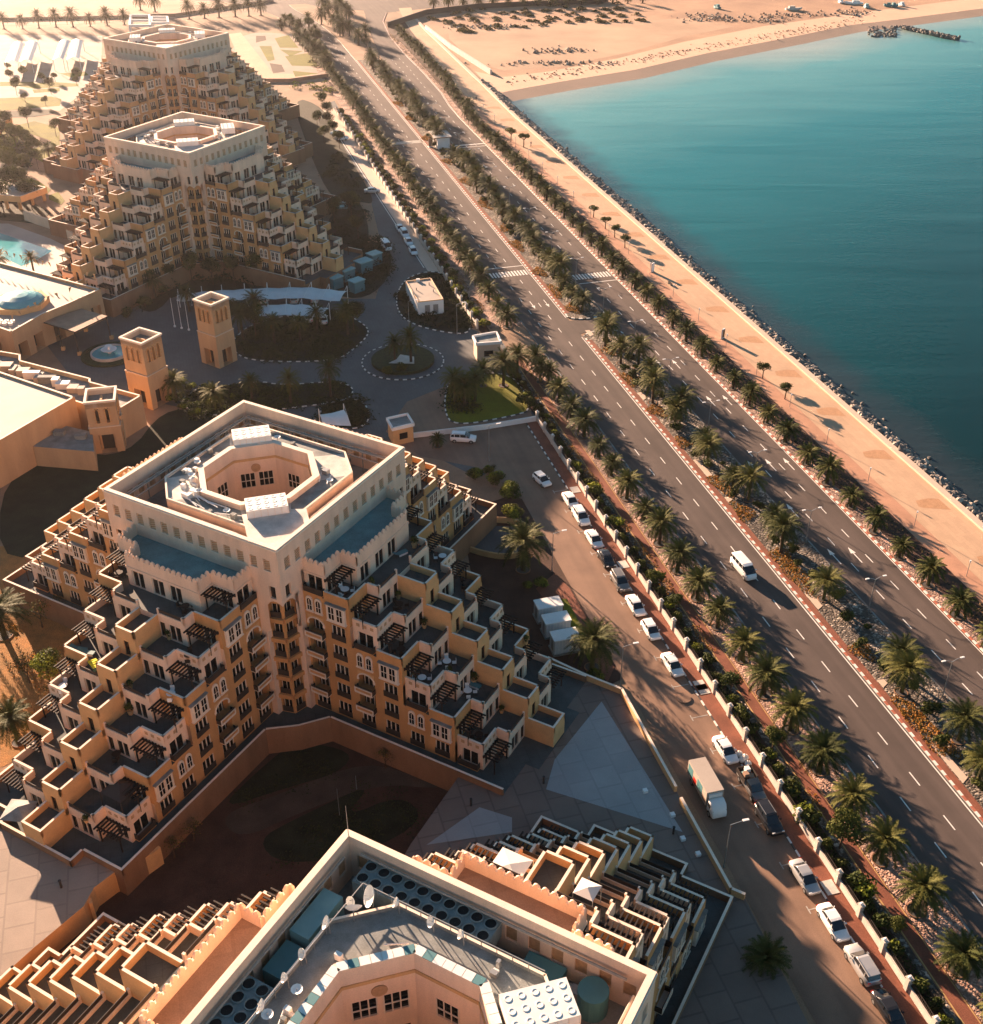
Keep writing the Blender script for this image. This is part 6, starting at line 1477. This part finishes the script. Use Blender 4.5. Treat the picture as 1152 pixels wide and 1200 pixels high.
for pts, m_, z_ in [([(-60,116),(0,115),(60,113),(72,116),(70,124),(0,130),(-60,132)],'lawn',.02),([(38,105),(70,103),(70,107),(40,109)],'lawn',.021),([(0,96),(40,96),(42,100),(0,101)],'lawn',.02),([(20,147),(40,142),(70,150),(70,170),(50,190),(30,180),(60,165),(30,155)],'lawn',.02),
                    ([(0,148),(16,152),(24,160),(18,172),(0,175)],'lawn',.019),([(16,100),(60,96),(92,98),(92,101),(40,104)],'lawn',.02),([(70,86),(100,84),(104,88),(84,91)],'lawn',.02),([(0,222),(20,226),(60,250),(40,262),(0,258)],'lawndark',.018),([(0,140),(20,150),(45,170),(30,205),(0,200)],'lawndark',.018),([(28,208),(45,212),(60,222),(55,228),(30,216)],'lawn',.02),([(57,229),(68,225),(76,235),(72,240),(58,234)],'lawn',.02),([(0,131),(60,128),(70,132),(40,137),(0,138)],'lawndark',.017),
                    ([(322,45),(338,41),(350,56),(328,56)],'lawn',.02),([(328,58),(355,60),(340,66)],'lawn',.02),([(334,66),(362,62),(374,78),(342,77)],'lawn',.02),([(343,83),(374,86),(346,90)],'lawn',.02),([(304,54),(318,54),(322,70),(314,72)],'lawn',.02),([(300,42),(311,42),(312,47),(300,50)],'soil',.02),([(316,74),(330,76),(334,84),(320,86)],'soil',.02)]:
    sheet('lawn' if m_ != 'soil' else 'flower_bed', [p[:2] for p in Gp(pts)], z_, m_)
for i, (x, y, k) in enumerate([(12,205,1.4),(40,185,1.2),(20,172,1.3),(5,190,1.2),(30,120,.6),(54,124,.6),(28,92,.8),(50,98,.7),(10,84,.6),(65,96,.6),(90,100,.6),(340,30,.9),(350,40,.9),(372,52,1.0),(362,36,1.0)]):
    inst(TR, G(x, y), i, k*1.2, '%s small tree counted among those on the far left lawns and park beyond the blocks' % ordinal(i+1), 'trees on the far lawns')
k = 1
for x, y in [(344,34),(352,40),(358,46),(366,50),(371,58),(376,66),(382,72),(370,42),(362,32),(334,30),(330,36),(380,82)]:
    plant(P_road, k, G(x, y), '%s palm from the top in the grove between the park lawns and carriageway' % ordinal(k), 'palms beside the park lawns', 1.1); k += 1
sheet('park_paving', Gp([(285,42),(300,38),(345,40),(376,82),(376,92),(300,92),(270,60)]), .004, 'palepave')
sheet('park_road', Gp([(268,40),(282,38),(320,86),(392,88),(400,94),(300,98),(288,88)]), .008, 'promenade')
low_wall('park_wall', [G(300,96),G(340,96),G(385,90)], 1.2, .3, 'rust', 'low curved brown wall below the park lawns')
sheet('pale_patch', Gp([(-80,40),(120,42),(118,92),(70,130),(-80,114)]), .006, 'palepave')
# shade sails over the far car park
for i, (q) in enumerate([((15,51),(28,51),(21,73),(6,73)),((31,50),(45,50),(37,72),(23,72)),((70,49),(82,48),(74,70),(62,70)),((84,48),(97,48),(93,69),(78,70))]):
    r = empty('shade_sail', (0,0,0), 0, '%s white shade roof from the left over the far car park' % ordinal(i+1), 'shade sail', 'white shade roofs over the far car park'); p = [G(x, y, 4.0) for x, y in q]; m = MB(); N = 6
    for a in range(N):
        for c in range(4):
            def pt(u, v): z_ = p[0].lerp(p[1], v).lerp(p[3].lerp(p[2], v), u); return (z_.x, z_.y, 4.0+.9*math.sin(math.pi*v))
            m.face([pt(a/N,c/4),pt((a+1)/N,c/4),pt((a+1)/N,(c+1)/4),pt(a/N,(c+1)/4)], 'white')
    m.obj('sail', r, smooth=True)
    for e in p: m = MB(); m.tube((e.x,e.y,0),(e.x,e.y,4.0),.12,.12,'white',6); m.obj('mast', r)
# white entrance frames beyond the farthest block
gf = empty('entrance_gateway', (0,0,0), 0, 'white concrete gateway frames beyond the farthest block', 'gateway'); 
for x0, x1, y0, y1 in ((153,175,14,30),(178,196,16,27)):
    a, b2_, c, d = G(x0,y0+4,4), G(x1,y0+4,4), G(x1+1,y1,4), G(x0-1,y1,4)
    m = MB()
    for p, q in ((a,b2_),(b2_,c),(c,d),(d,a),((a+d)/2,(b2_+c)/2)): m.beam(p, q, .9, .9, 'white')
    for p in (a,b2_,c,d): m.beam((p.x,p.y,0),(p.x,p.y,3.6),.9,.9,'white')
    m.obj('frame', gf)
# ------------------------------------------------------------------ sea wall rocks and shore
def rocks(name, n, spot, smin, smax, seed, mts, kind='stuff'):
    rr = random.Random(seed); m = MB()
    base = [Vector((x,y,z)).normalized() for x in (-1,0,1) for y in (-1,0,1) for z in (-1,0,1) if (x,y,z) != (0,0,0) and abs(x)+abs(y)+abs(z) != 2]
    F6 = [(0,4,6,2)]
    for i in range(n):
        c = spot(rr); s = rr.uniform(smin, smax); mt = rr.choice(mts); R_ = Matrix.Rotation(rr.uniform(0,6.28), 3, Vector((rr.gauss(0,1),rr.gauss(0,1),rr.gauss(0,1))).normalized())
        sc_ = Vector((rr.uniform(.7,1.3), rr.uniform(.6,1.1), rr.uniform(.5,.9)))*s; j = len(m.v)
        for x in (-1,1):
            for y in (-1,1):
                for z in (-1,1): v = R_ @ Vector((x*sc_.x*rr.uniform(.45,.75), y*sc_.y*rr.uniform(.45,.75), z*sc_.z*rr.uniform(.45,.75))); m.v.append(tuple(c+v))
        for a in (Vector((1,0,0)),Vector((-1,0,0)),Vector((0,1,0)),Vector((0,-1,0)),Vector((0,0,1)),Vector((0,0,-1))): v = R_ @ Vector((a.x*sc_.x*.85, a.y*sc_.y*.85, a.z*sc_.z*.85)); m.v.append(tuple(c+v))
        k = m.mi(mt)
        quads = {8:(4,5,7,6),9:(1,0,2,3),10:(2,6,7,3),11:(0,1,5,4),12:(1,3,7,5),13:(0,4,6,2)}
        for top, q in quads.items():
            for e in range(4): m.f.append((j+top, j+q[e], j+q[(e+1)%4])); m.m.append(k)
    o = m.obj(name)
    if kind: tag(o, kind=kind)
    return o
def sw(rr):
    s = rr.uniform(60, 425); t = rr.random()**.8; wdt = 2.6 if s < 250 else 3.2; return W(113.9+t*wdt+(0 if s < 400 else 1), s, .15-1.25*t+rr.uniform(-.1,.2))
rocks('boulder_revetment', 6500, sw, .3, .95, 1, ['rock','rock','rock','rockpale'])
rocks('scattered_boulders', 170, lambda rr: W(116.6+abs(rr.gauss(0,1.0)), rr.uniform(60,420), -1.3+rr.uniform(0,.2)), .3, .6, 2, ['rock'])
b = MB(); p = [W(113.6,20), W(118.6,20), W(118.6,430), W(113.6,430)]; b.face([W(113.58,20,.1),W(118.8,20,-1.8),W(118.8,430,-1.8),W(113.58,430,.1)], 'rock'); tag(b.obj('revetment_bank'), kind='structure')
rocks('breakwater', 420, lambda rr: (lambda t: G(1058+t*62, 30+t*13)+Vector((rr.gauss(0,.7), rr.gauss(0,.7), -.9+rr.uniform(-.2,.6))))(rr.random()), .5, 1.15, 3, ['rock'])
tag(bpy.data.objects['breakwater'], kind='stuff')
rocks('shore_rubble', 520, lambda rr: (lambda q: G(q[0]+rr.gauss(0,q[2]), q[1]+rr.gauss(0,q[3]))+Vector((0,0,.2)))(rr.choice([(880,24,24,1.6),(930,18,26,1.6),(830,20,16,2),(655,60,22,2),(1000,16,12,2),(640,74,30,1.5),(560,32,30,1.5)])), .2, .8, 4, ['rock','rockpale','rust'])
rocks('shore_rubble', 80, lambda rr: G(rr.uniform(1018,1052), rr.uniform(28,40))+Vector((0,0,-1.1)), .5, 1.2, 8, ['rock'])
rocks('driftwood_and_weed', 420, lambda rr: W(*(lambda t: (122+t*190, 410+t*72+rr.gauss(8,3)))(rr.random()), z=.0), .15, .5, 6, ['scrub','rust'])
# boats and huts at the water's edge, far right
for i, (x, y, l, c_) in enumerate([(1000,5,9,'white'),(1015,9,6,'canopy_teal'),(985,3,7,'white'),(930,12,8,'roofwhite'),(1040,8,4,'tealsheet'),(1048,8,4,'tealsheet'),(1056,7,4,'canopy_white'),(840,10,5,'tealsheet')]):
    m = MB(); loft(m, [(-l/2,.9,.3,1.0,.2),(0,1.2,0,1.0,.3),(l*.35,.8,.2,1.2,.2),(l/2,.1,.6,1.4,.05)], c_); m.box(-l*.3,l*.05,-.7,.7,.9,1.9,c_); o = m.obj('beached_boat', None, G(x, y), rnd.uniform(0,3)); tag(o, ['long white boat hauled up at the far beach, largest of them','teal-hulled boat right of the long white one on the far beach','white boat at the very top edge above the far beach','pale covered boat among the rubble on the far beach','dark teal boat, left of the small three in line','dark teal boat, middle of the small three in line','pale boat, right of the small three in line','dark boat among the rubble, leftmost on the far beach'][i], 'boat', 'boats on the far beach')
# promenade kiosks and people
for i, (n, s, lab) in enumerate([(104.3,233.2,'white information pillar on the promenade, level with the far crosswalk'),(104.2,195.4,'dark-faced information pillar on the promenade, nearer one')]):
    m = MB(); m.box(-.45,.45,-.12,.12,.1,2.2,'white'); m.box(-.38,.38,-.15,-.121,.3,2.0,'white' if i == 0 else 'glass'); m.box(-.5,.5,-.2,.2,0,.1,'steel'); tag(m.obj('information_pillar', None, W(n, s, .024), AR-R(60)), lab, 'information pillar', 'information pillars')
def bench(n, s, lab):
    r = empty('park_bench', W(n, s, .024), AR, lab, 'bench', 'promenade benches'); m = MB(); m.box(-.9,.9,-.25,.25,.4,.47,'wood'); m.obj('seat', r)
    for x in (-.7, .7): m = MB(); m.box(x-.06,x+.06,-.22,.22,0,.399,'roofgrey'); m.obj('leg', r)
bench(105.2,225,'dark bench near the white information pillar'); bench(105.0,105.5,'dark bench by the lamp near the right edge'); bench(105.5,101,'second dark bench near the right edge of the photo')
def person(p, rz, top, label, legs='clothdark', stride=.22, sc_=1.0):
    me = bpy.data.meshes.new('body'); J = [(0,0,.95,.15),(0,0,1.15,.145),(0,0,1.38,.17),(0,0,1.5,.07),(0,0,1.58,.07),(.02,0,1.7,.105),
        (0,.1,.88,.1),(stride,.1,.48,.07),(stride*1.15,.1,.09,.05),(stride*1.15+.17,.1,.04,.045),(0,-.1,.88,.1),(-stride*.5,-.1,.48,.07),(-stride*1.3,-.1,.10,.05),(-stride*1.3+.17,-.1,.04,.045),
        (0,.2,1.4,.06),(-.08,.25,1.13,.045),(.06,.26,.9,.035),(.1,.26,.82,.035),(0,-.2,1.4,.06),(.08,-.25,1.13,.045),(.2,-.26,.93,.035),(.25,-.26,.86,.035)]
    E_ = [(0,1),(1,2),(2,3),(3,4),(4,5),(0,6),(6,7),(7,8),(8,9),(0,10),(10,11),(11,12),(12,13),(2,14),(14,15),(15,16),(16,17),(2,18),(18,19),(19,20),(20,21)]
    me.from_pydata([j[:3] for j in J], E_, []); o = bpy.data.objects.new('person', me); COL.objects.link(o)
    md = o.modifiers.new('s', 'SKIN'); md.use_smooth_shade = True
    for i, j in enumerate(J): me.skin_vertices[0].data[i].radius = (j[3], j[3])
    me.skin_vertices[0].data[0].use_root = True
    md = o.modifiers.new('u', 'SUBSURF'); md.levels = 1; md.render_levels = 1
    mt = M['person_'+top+legs] if 'person_'+top+legs in M else None
    if not mt:
        mt = bpy.data.materials.new('p'); mt.use_nodes = True; nt = mt.node_tree; tc = nt.nodes.new('ShaderNodeTexCoord'); sx = nt.nodes.new('ShaderNodeSeparateXYZ'); nt.links.new(tc.outputs['Object'], sx.inputs[0])
        r = nt.nodes.new('ShaderNodeValToRGB'); r.color_ramp.interpolation = 'CONSTANT'; e = r.color_ramp.elements
        cc = {'clothdark':(.04,.04,.05,1),'cloth':(.6,.57,.52,1),'red':(.4,.06,.05,1),'blue':(.05,.1,.25,1)}
        e[0].position = 0; e[0].color = cc[legs]; e[1].position = .5; e[1].color = cc[top]; k = e.new(.79); k.color = (.45,.28,.2,1); k = e.new(.89); k.color = (.03,.02,.015,1)
        mu = nt.nodes.new('ShaderNodeMath'); mu.operation = 'DIVIDE'; mu.inputs[1].default_value = 1.95; nt.links.new(sx.outputs[2], mu.inputs[0]); nt.links.new(mu.outputs[0], r.inputs[0]); nt.links.new(r.outputs[0], nt.nodes['Principled BSDF'].inputs['Base Color']); M['person_'+top+legs] = mt
    me.materials.append(mt); o.location = p; o.rotation_euler = (0,0,rz); o.scale = (sc_,)*3; return tag(o, label, 'person')
for i, (p, t, lab) in enumerate([((107.6,338.2),'clothdark','person in dark clothes walking alone on the far promenade'),((105.8,396),'clothdark','person far up the promenade near the palm row'),
    ((55.5,208),'clothdark','person walking left of the path beside the guard house'),((49.5,384),'red','person at the left of the group by the far gate'),((50.2,385.5),'clothdark','person in the middle of the group by the far gate'),((51.0,386.2),'blue','person at the right of the group by the far gate'),((51.8,383.5),'cloth','person in pale clothes nearest in the group by the far gate'),((44.6,103.5),'clothdark','person sitting out of the sun by the lamp at the plaza corner')]):
    if i == 7: continue
    person(W(*p, z=.03), rnd.uniform(0,6), t, lab)
# ------------------------------------------------------------------ furniture on the middle block's terraces
def on_terrace(ang, k, u, v, dz=0.0):
    """ang: wing direction, k: terrace level (floor of storey k), u outward, v across"""
    a = ang; x = math.cos(a)*u-math.sin(a)*v; y = math.sin(a)*u+math.cos(a)*v; b0 = R(60.71)
    return Vector((-28.18+math.cos(b0)*x-math.sin(b0)*y, 118.54+math.sin(b0)*x+math.cos(b0)*y, 3.0+(k-1)*FH+.005+dz))
def table_proto(mt):
    r = empty('patio_table', cat='patio table'); m = MB(); m.tube((0,0,.7),(0,0,.74),.5,.5,mt,14); m.obj('table_top', r); m = MB(); m.tube((0,0,0),(0,0,.7),.05,.05,'iron',6); m.tube((0,0,0),(0,0,.03),.3,.3,'iron',10); m.obj('leg', r); return r
def chair_proto(mt):
    r = empty('patio_chair', cat='patio chair'); m = MB(); m.box(-.24,.24,-.24,.24,.42,.46,mt); m.obj('seat', r); m = MB(); m.box(-.24,.24,.2,.24,.46,.92,mt); m.obj('backrest', r)
    for x in (-.2,.2):
        for y in (-.2,.2): m = MB(); m.box(x-.02,x+.02,y-.02,y+.02,0,.419,'iron'); m.obj('leg', r)
    return r
def lounger_proto():
    r = empty('sun_lounger', cat='sun lounger'); m = MB(); m.box(-.32,.32,-1.0,.35,.28,.36,'tealsheet'); m.obj('seat', r); m = MB(); m.face([(-.32,.35,.36),(.32,.35,.36),(.32,.95,.75),(-.32,.95,.75)],'tealsheet'); m.face([(-.32,.35,.29),(-.32,.95,.68),(.32,.95,.68),(.32,.35,.29)],'tealsheet'); m.obj('backrest', r)
    m = MB(); m.box(-.3,-.26,-.9,.3,0,.279,'white'); m.box(.26,.3,-.9,.3,0,.279,'white'); m.obj('frame', r); return r
TD, TW_, CD, CWh, LO = table_proto('wood'), table_proto('white'), chair_proto('wood'), chair_proto('white'), lounger_proto()
LW, RW = math.pi, 3*math.pi/2
WN = {LW: 'left wing', RW: 'right wing'}
LV = {7:'top', 6:'second', 5:'third', 4:'fourth', 3:'fifth', 2:'sixth', 1:'ground'}
def setup(wg, k, u, v, dark, n, where):
    lab = '%s %s terrace of the middle block %s' % (where, LV[k], WN[wg]); t = TD if dark else TW_; c = CD if dark else CWh
    inst(t, on_terrace(wg, k, u, v), 0, 1, '%s table on the %s' % ('dark' if dark else 'white', lab), 'terrace tables')
    for i in range(n):
        a = i*6.283/n+.6; inst(c, on_terrace(wg, k, u+.85*math.cos(a), v+.85*math.sin(a)), R(60.7)+wg+a-math.pi/2, 1, '%s chair, %s round the table, %s' % ('dark' if dark else 'white', ordinal(i+1), lab), 'terrace chairs')
UCc = lambda k: 15.65+STEP*(7-k)
setup(LW, 7, 18.4, 3.6, True, 3, 'middle'); setup(LW, 7, 17.4, -7.4, True, 4, 'rear corner'); setup(LW, 6, 22.2, 6.9, True, 2, 'front'); setup(LW, 5, 25.6, 6.9, False, 2, 'front'); setup(LW, 3, 31.4, 3.2, True, 2, 'inner'); setup(LW, 4, 28.4, -7.2, False, 2, 'rear')
setup(RW, 7, 17.3, -7.2, False, 3, 'front corner'); setup(RW, 6, 22.0, -3.4, True, 3, 'inner'); setup(RW, 5, 24.6, -7.2, True, 4, 'front corner'); setup(RW, 4, 28.4, -3.6, False, 4, 'inner'); setup(RW, 4, 27.4, -7.4, False, 2, 'front corner'); setup(RW, 3, 31.4, -4.0, False, 4, 'inner'); setup(RW, 2, 34.6, -7.0, True, 2, 'front'); setup(RW, 5, 24.8, 7.2, True, 3, 'rear'); setup(RW, 6, 21.4, 7.2, False, 2, 'rear')
for wg, k, u, v, a, lab in [(LW,5,24.8,-7.8,.3,'blue lounger on the rear third terrace of the left wing'),(LW,5,24.8,-6.6,.3,'second blue lounger on the rear third terrace of the left wing'),(RW,7,18.6,2.2,1.2,'blue lounger on the top terrace of the right wing'),(RW,3,31.2,-2.4,.0,'blue lounger by the core wall on a right wing terrace')]: inst(LO, on_terrace(wg, k, u, v), R(60.7)+a, 1, lab, 'terrace loungers')
PT = empty('potted_plant', cat='potted plant'); m = MB(); m.lathe([(.18,0),(.26,.45),(.2,.45),(.2,.38),(0,.38)], 'terra', 10); m.obj('pot', PT); blob_mesh(.38,.38,.42,220,.1,3,('leaf',),z0=.35).obj('plant', PT)
for i, (wg, k, u, v) in enumerate([(LW,7,17.0,-1.0),(LW,6,20.6,2.6),(LW,4,27.6,2.2),(LW,5,26.6,1.9),(RW,7,19.2,-4.6),(RW,7,19.2,4.4),(RW,6,20.9,-1.9),(RW,5,24.4,-2.0),(RW,3,31.0,-1.9),(RW,2,34.8,-2.0),(RW,4,29.6,-4.9),(RW,4,24.8,7.6),(LW,2,38.0,4.6),(RW,3,33.0,7.4)]):
    inst(PT, on_terrace(wg, k, u, v), i, 1+.2*(i % 3), 'leafy pot plant on the %s terrace, %s, middle block %s' % (LV[k], 'inner side' if abs(v) < 3 else 'outer side' if v > 0 else 'front side', WN[wg]), 'potted plants on the terraces')
gz = empty('gazebo', on_terrace(LW, 2, 34.0, 6.0), R(60.7), 'black square gazebo on a low front terrace of the left wing', 'gazebo', None); m = MB(); p = [(-1.5,-1.5,2.1),(1.5,-1.5,2.1),(1.5,1.5,2.1),(-1.5,1.5,2.1)]
for i in range(4): m.face([p[i], p[(i+1)%4], (0,0,2.9)], 'iron')
m.obj('roof', gz)
for x, y, _ in p: m = MB(); m.box(x-.04,x+.04,y-.04,y+.04,0,2.1,'iron'); m.obj('post', gz)
um = empty('parasol', on_terrace(LW, 1, 40.0, -3.6), R(60.7)+.4, 'grey square parasol on the lowest left terrace', 'parasol'); m = MB(); p = [(-1.5,-1.5,2.2),(1.5,-1.5,2.2),(1.5,1.5,2.2),(-1.5,1.5,2.2)]
for i in range(4): m.face([p[i], p[(i+1)%4], (0,0,2.75)], 'roofgrey')
m.obj('canopy', um); m = MB(); m.tube((0,0,0),(0,0,2.7),.04,.04,'steel',6); m.obj('pole', um)
m = MB(); N = 6
for i in range(N): x = i/N*1.6; m.face([(x,-.5,.5+.06*math.sin(i*2)),(x+1.6/N,-.5,.5+.06*math.sin(i*2+2)),(x+1.6/N,.5,.5+.05*math.cos(i*2+2)),(x,.5,.5+.05*math.cos(i*2))], 'clothyellow')
m.box(0,1.6,-.5,.5,.0,.42,'tealsheet'); tag(m.obj('covered_bench', None, on_terrace(LW, 5, 26.2, -3.4), R(60.7)+1.2), 'bench under a bright yellow cloth on a rear left terrace', 'bench')
# the nearest block: two awnings on its right wing
for i, (u, v, k, s_) in enumerate([(21.5,3.2,7,.9),(22.5,-3.4,7,.55)]):
    b0 = R(60.83); x, y = u, v; p0 = Vector((-6.17+math.cos(b0)*x-math.sin(b0)*y, 42.81+math.sin(b0)*x+math.cos(b0)*y, 3.0+k*FH-FH+2.7))
    r = empty('garden_tent', p0, b0, ['large white cloth awning over a right wing terrace of the nearest block','small white pointed tent on a right wing terrace of the nearest block'][i], 'tent', 'white awnings on the nearest block'); m = MB(); q = [(-1.6*s_,-1.6*s_,.2),(1.6*s_,-1.6*s_,.2),(1.6*s_,1.6*s_,.2),(-1.6*s_,1.6*s_,.2)]
    for e in range(4): m.face([q[e], q[(e+1)%4], (0,0,.45)], 'cloth')
    m.obj('canopy', r)
    for x, y, _ in q: m = MB(); m.tube((x,y,-1.9),(x,y,.2),.04,.04,'steel',5); m.obj('post', r)
# extra planting: dark shrubs through the median and round the entrance
k = 1; s = 58
while s < 460:
    if not (200 < s < 217):
        n = 80.6+jig(0,1.5); inst(SH[2 if rnd.random() < .7 else 0], W(n, s, .13), rnd.uniform(0,6), (rnd.uniform(.8,1.4), rnd.uniform(1.0,1.9), rnd.uniform(.7,1.2)), '%s dark bush from the bottom in the planted middle of the median' % ordinal(k), 'dark bushes in the median'); k += 1
    s += rnd.uniform(3.0, 5.5) if s < 210 else rnd.uniform(3.5, 7)
for i, (x, y, kk) in enumerate([(196,448,1.3),(210,452,1.4),(224,458,1.2),(240,461,1.3),(262,466,1.2),(276,468,1.0),(200,470,1.1),(214,480,1.0),(228,488,1.2),(186,462,1.0),(250,476,1.1),(150,372,1.6),(135,362,1.8),(170,360,1.8),(120,352,1.5),(240,322,2.2),(262,318,2.4),(285,316,2.2),(310,318,2.3),(205,318,2.2),(222,310,2.2),(180,330,2.2),(335,325,2.2),(160,336,2.0),(350,334,2.0),(140,346,1.8),(190,345,1.6),(375,322,1.6),(385,312,1.6)]):
    inst(SH[1 if i < 11 else 2], G(x, y), i, (kk, kk, kk), '%s bush counted through the gardens between hall, towers and the block behind' % ordinal(i+1), 'garden bushes round the entrance')
TL = tree_proto('shade_tree', 5.5, 2.6, 1800, .22, 131, ('leaf_dark','leaf_dark','leaf'), flat=.85)
for i, (x, y) in enumerate([(225,330),(250,334),(275,330),(302,330),(330,332),(355,326),(200,336),(172,344),(300,396),(280,390),(415,390),(392,262),(412,256),(420,280),(30,175),(12,190),(45,198),(5,168),(28,208)]):
    inst(TL, G(x, y), i*1.7, rnd.uniform(.75,1.1), '%s dark leafy tree counted through the shaded gardens below the third block and lawns' % ordinal(i+1), 'dark garden trees')
for i, (x, y) in enumerate([(455,440),(470,436),(530,462),(540,456),(548,470),(612,474),(622,478)]):
    inst(SH[0], G(x, y), i, 1.4, '%s bush among the palms of the green plot by the gate and on the roundabout' % ordinal(i+1), 'bushes by the gate')

thicket('garden_thicket', [(300,905),(345,868),(415,880),(400,905),(330,925),(255,950)], 1500, 21, leaf=.16, h=.5)
thicket('garden_thicket', [(300,985),(345,960),(440,915),(470,930),(500,960),(430,1000),(330,1015)], 2000, 22, leaf=.16, h=.6)
for i, (x, y) in enumerate([(228,985),(205,1005),(452,900)]): inst(BT, G(x, y), i, .7, ['sprawling dark leafless bush in the shaded courtyard below the left wing','small dark leafless bush nearest the garden stairs','dark twiggy bush by the pole in the shaded courtyard'][i], 'leafless bushes in the courtyard')
for i, (x, y) in enumerate([(398,955),(418,925)]): m = MB(); m.tube((0,0,0),(0,0,4.2 if i == 0 else 2.2),.05,.03,'steel',6); tag(m.obj('garden_pole', None, G(x, y)), ['tall thin pole in the dark courtyard at the nearest roof corner','short pale pole in the dark courtyard'][i], 'pole')
for i, (x, y, k_) in enumerate([(20,112,1),(60,110,.9),(92,96,.8),(14,98,.8),(34,150,1.1),(8,158,1.2),(66,160,.9),(15,236,1.5),(38,246,1.3),(5,250,1.5),(28,232,1.4)]):
    inst(TL, G(x, y), i, k_*.9, '%s leafy tree counted down the far left lawns from the car park to the pool' % ordinal(i+1), 'leafy trees on the far left lawns')

thicket('garden_thicket', [(352,40),(372,44),(392,84),(376,90),(362,64)], 5000, 31, leaf=.35, h=1.6, mats=('leaf_dark','leaf'))
thicket('garden_thicket', [(300,98),(340,98),(385,94),(392,108),(372,118),(345,104)], 2600, 32, leaf=.3, h=1.3, mats=('leaf_dark','leaf_bright'))
thicket('garden_thicket', [(0,146),(22,150),(46,172),(28,206),(0,202)], 3600, 33, leaf=.35, h=1.6, mats=('leaf_dark','leaf'))
thicket('garden_thicket', [(375,195),(400,180),(418,205),(428,232),(412,238),(392,225)], 3000, 34, leaf=.3, h=1.6)
for i, (x, y) in enumerate([(378,128),(384,140),(386,152),(392,162),(398,174),(380,168),(372,150)]):
    inst(TL, G(x, y), i, .8, '%s leafy tree down the verge between the farthest block and the drive' % ordinal(i+1), 'trees by the far drive')
# tidy unused prototypes
for o in list(bpy.data.objects):
    if '_used' in o: del o['_used']
for pr_ in P_road+P_prom+P_med+P_tall+SH:
    if 'label' not in pr_:
        for ch in list(pr_.children): bpy.data.objects.remove(ch)
        bpy.data.objects.remove(pr_)
# ------------------------------------------------------------------ light, air, camera
el, az = R(12.5), R(123.5)
w = bpy.data.worlds.new("World"); sc.world = w; w.use_nodes = True
nt = w.node_tree; bg = nt.nodes['Background']; sky = nt.nodes.new('ShaderNodeTexSky'); sky.sky_type = 'NISHITA'; sky.sun_disc = False
sky.sun_elevation = el; sky.sun_rotation = R(90)-az; sky.air_density = 1.0; sky.dust_density = 0.4; sky.ozone_density = 3.0
tint = nt.nodes.new('ShaderNodeMix'); tint.data_type = 'RGBA'; tint.blend_type = 'MULTIPLY'; tint.inputs[0].default_value = 1; tint.inputs[7].default_value = (.89, 1.02, .92, 1); nt.links.new(sky.outputs[0], tint.inputs[6]); nt.links.new(tint.outputs[2], bg.inputs[0]); bg.inputs[1].default_value = 0.033
sd = bpy.data.lights.new('Sun', 'SUN'); sd.energy = 5.0; sd.angle = R(0.5); sd.color = (1.0, 0.665, 0.455)
so = bpy.data.objects.new('Sun', sd); COL.objects.link(so); v = Vector((math.cos(el)*math.cos(az), math.cos(el)*math.sin(az), math.sin(el)))
so.rotation_euler = v.to_track_quat('Z', 'Y').to_euler()
if HAZE:
    m = bpy.data.materials.new('haze'); m.use_nodes = True; N = m.node_tree.nodes; N.remove(N['Principled BSDF'])
    pv = N.new('ShaderNodeVolumePrincipled'); pv.inputs['Density'].default_value = HAZE; pv.inputs['Color'].default_value = (.92, .88, .90, 1); pv.inputs['Anisotropy'].default_value = 0.84
    m.node_tree.links.new(pv.outputs[0], N['Material Output'].inputs['Volume']); M['haze'] = m
    b = MB(); b.box(-2800, 2800, -700, 3200, -6, 101.5, 'haze'); o = b.obj('haze'); tag(o, kind='stuff')
cd = bpy.data.cameras.new('Camera'); cam = bpy.data.objects.new('Camera', cd); COL.objects.link(cam)
cam.location = (0, 0, H); cam.rotation_euler = (math.pi/2-PITCH, 0, 0); cd.sensor_fit = 'HORIZONTAL'; cd.sensor_width = 36; cd.lens = FPX/1152*36; cd.clip_end = 6000; cd.clip_start = 0.5
sc.camera = cam
vs = sc.view_settings; vs.view_transform = 'Standard'; vs.look = 'None'; vs.exposure = EXPO; vs.gamma = 1; vs.use_curve_mapping = False
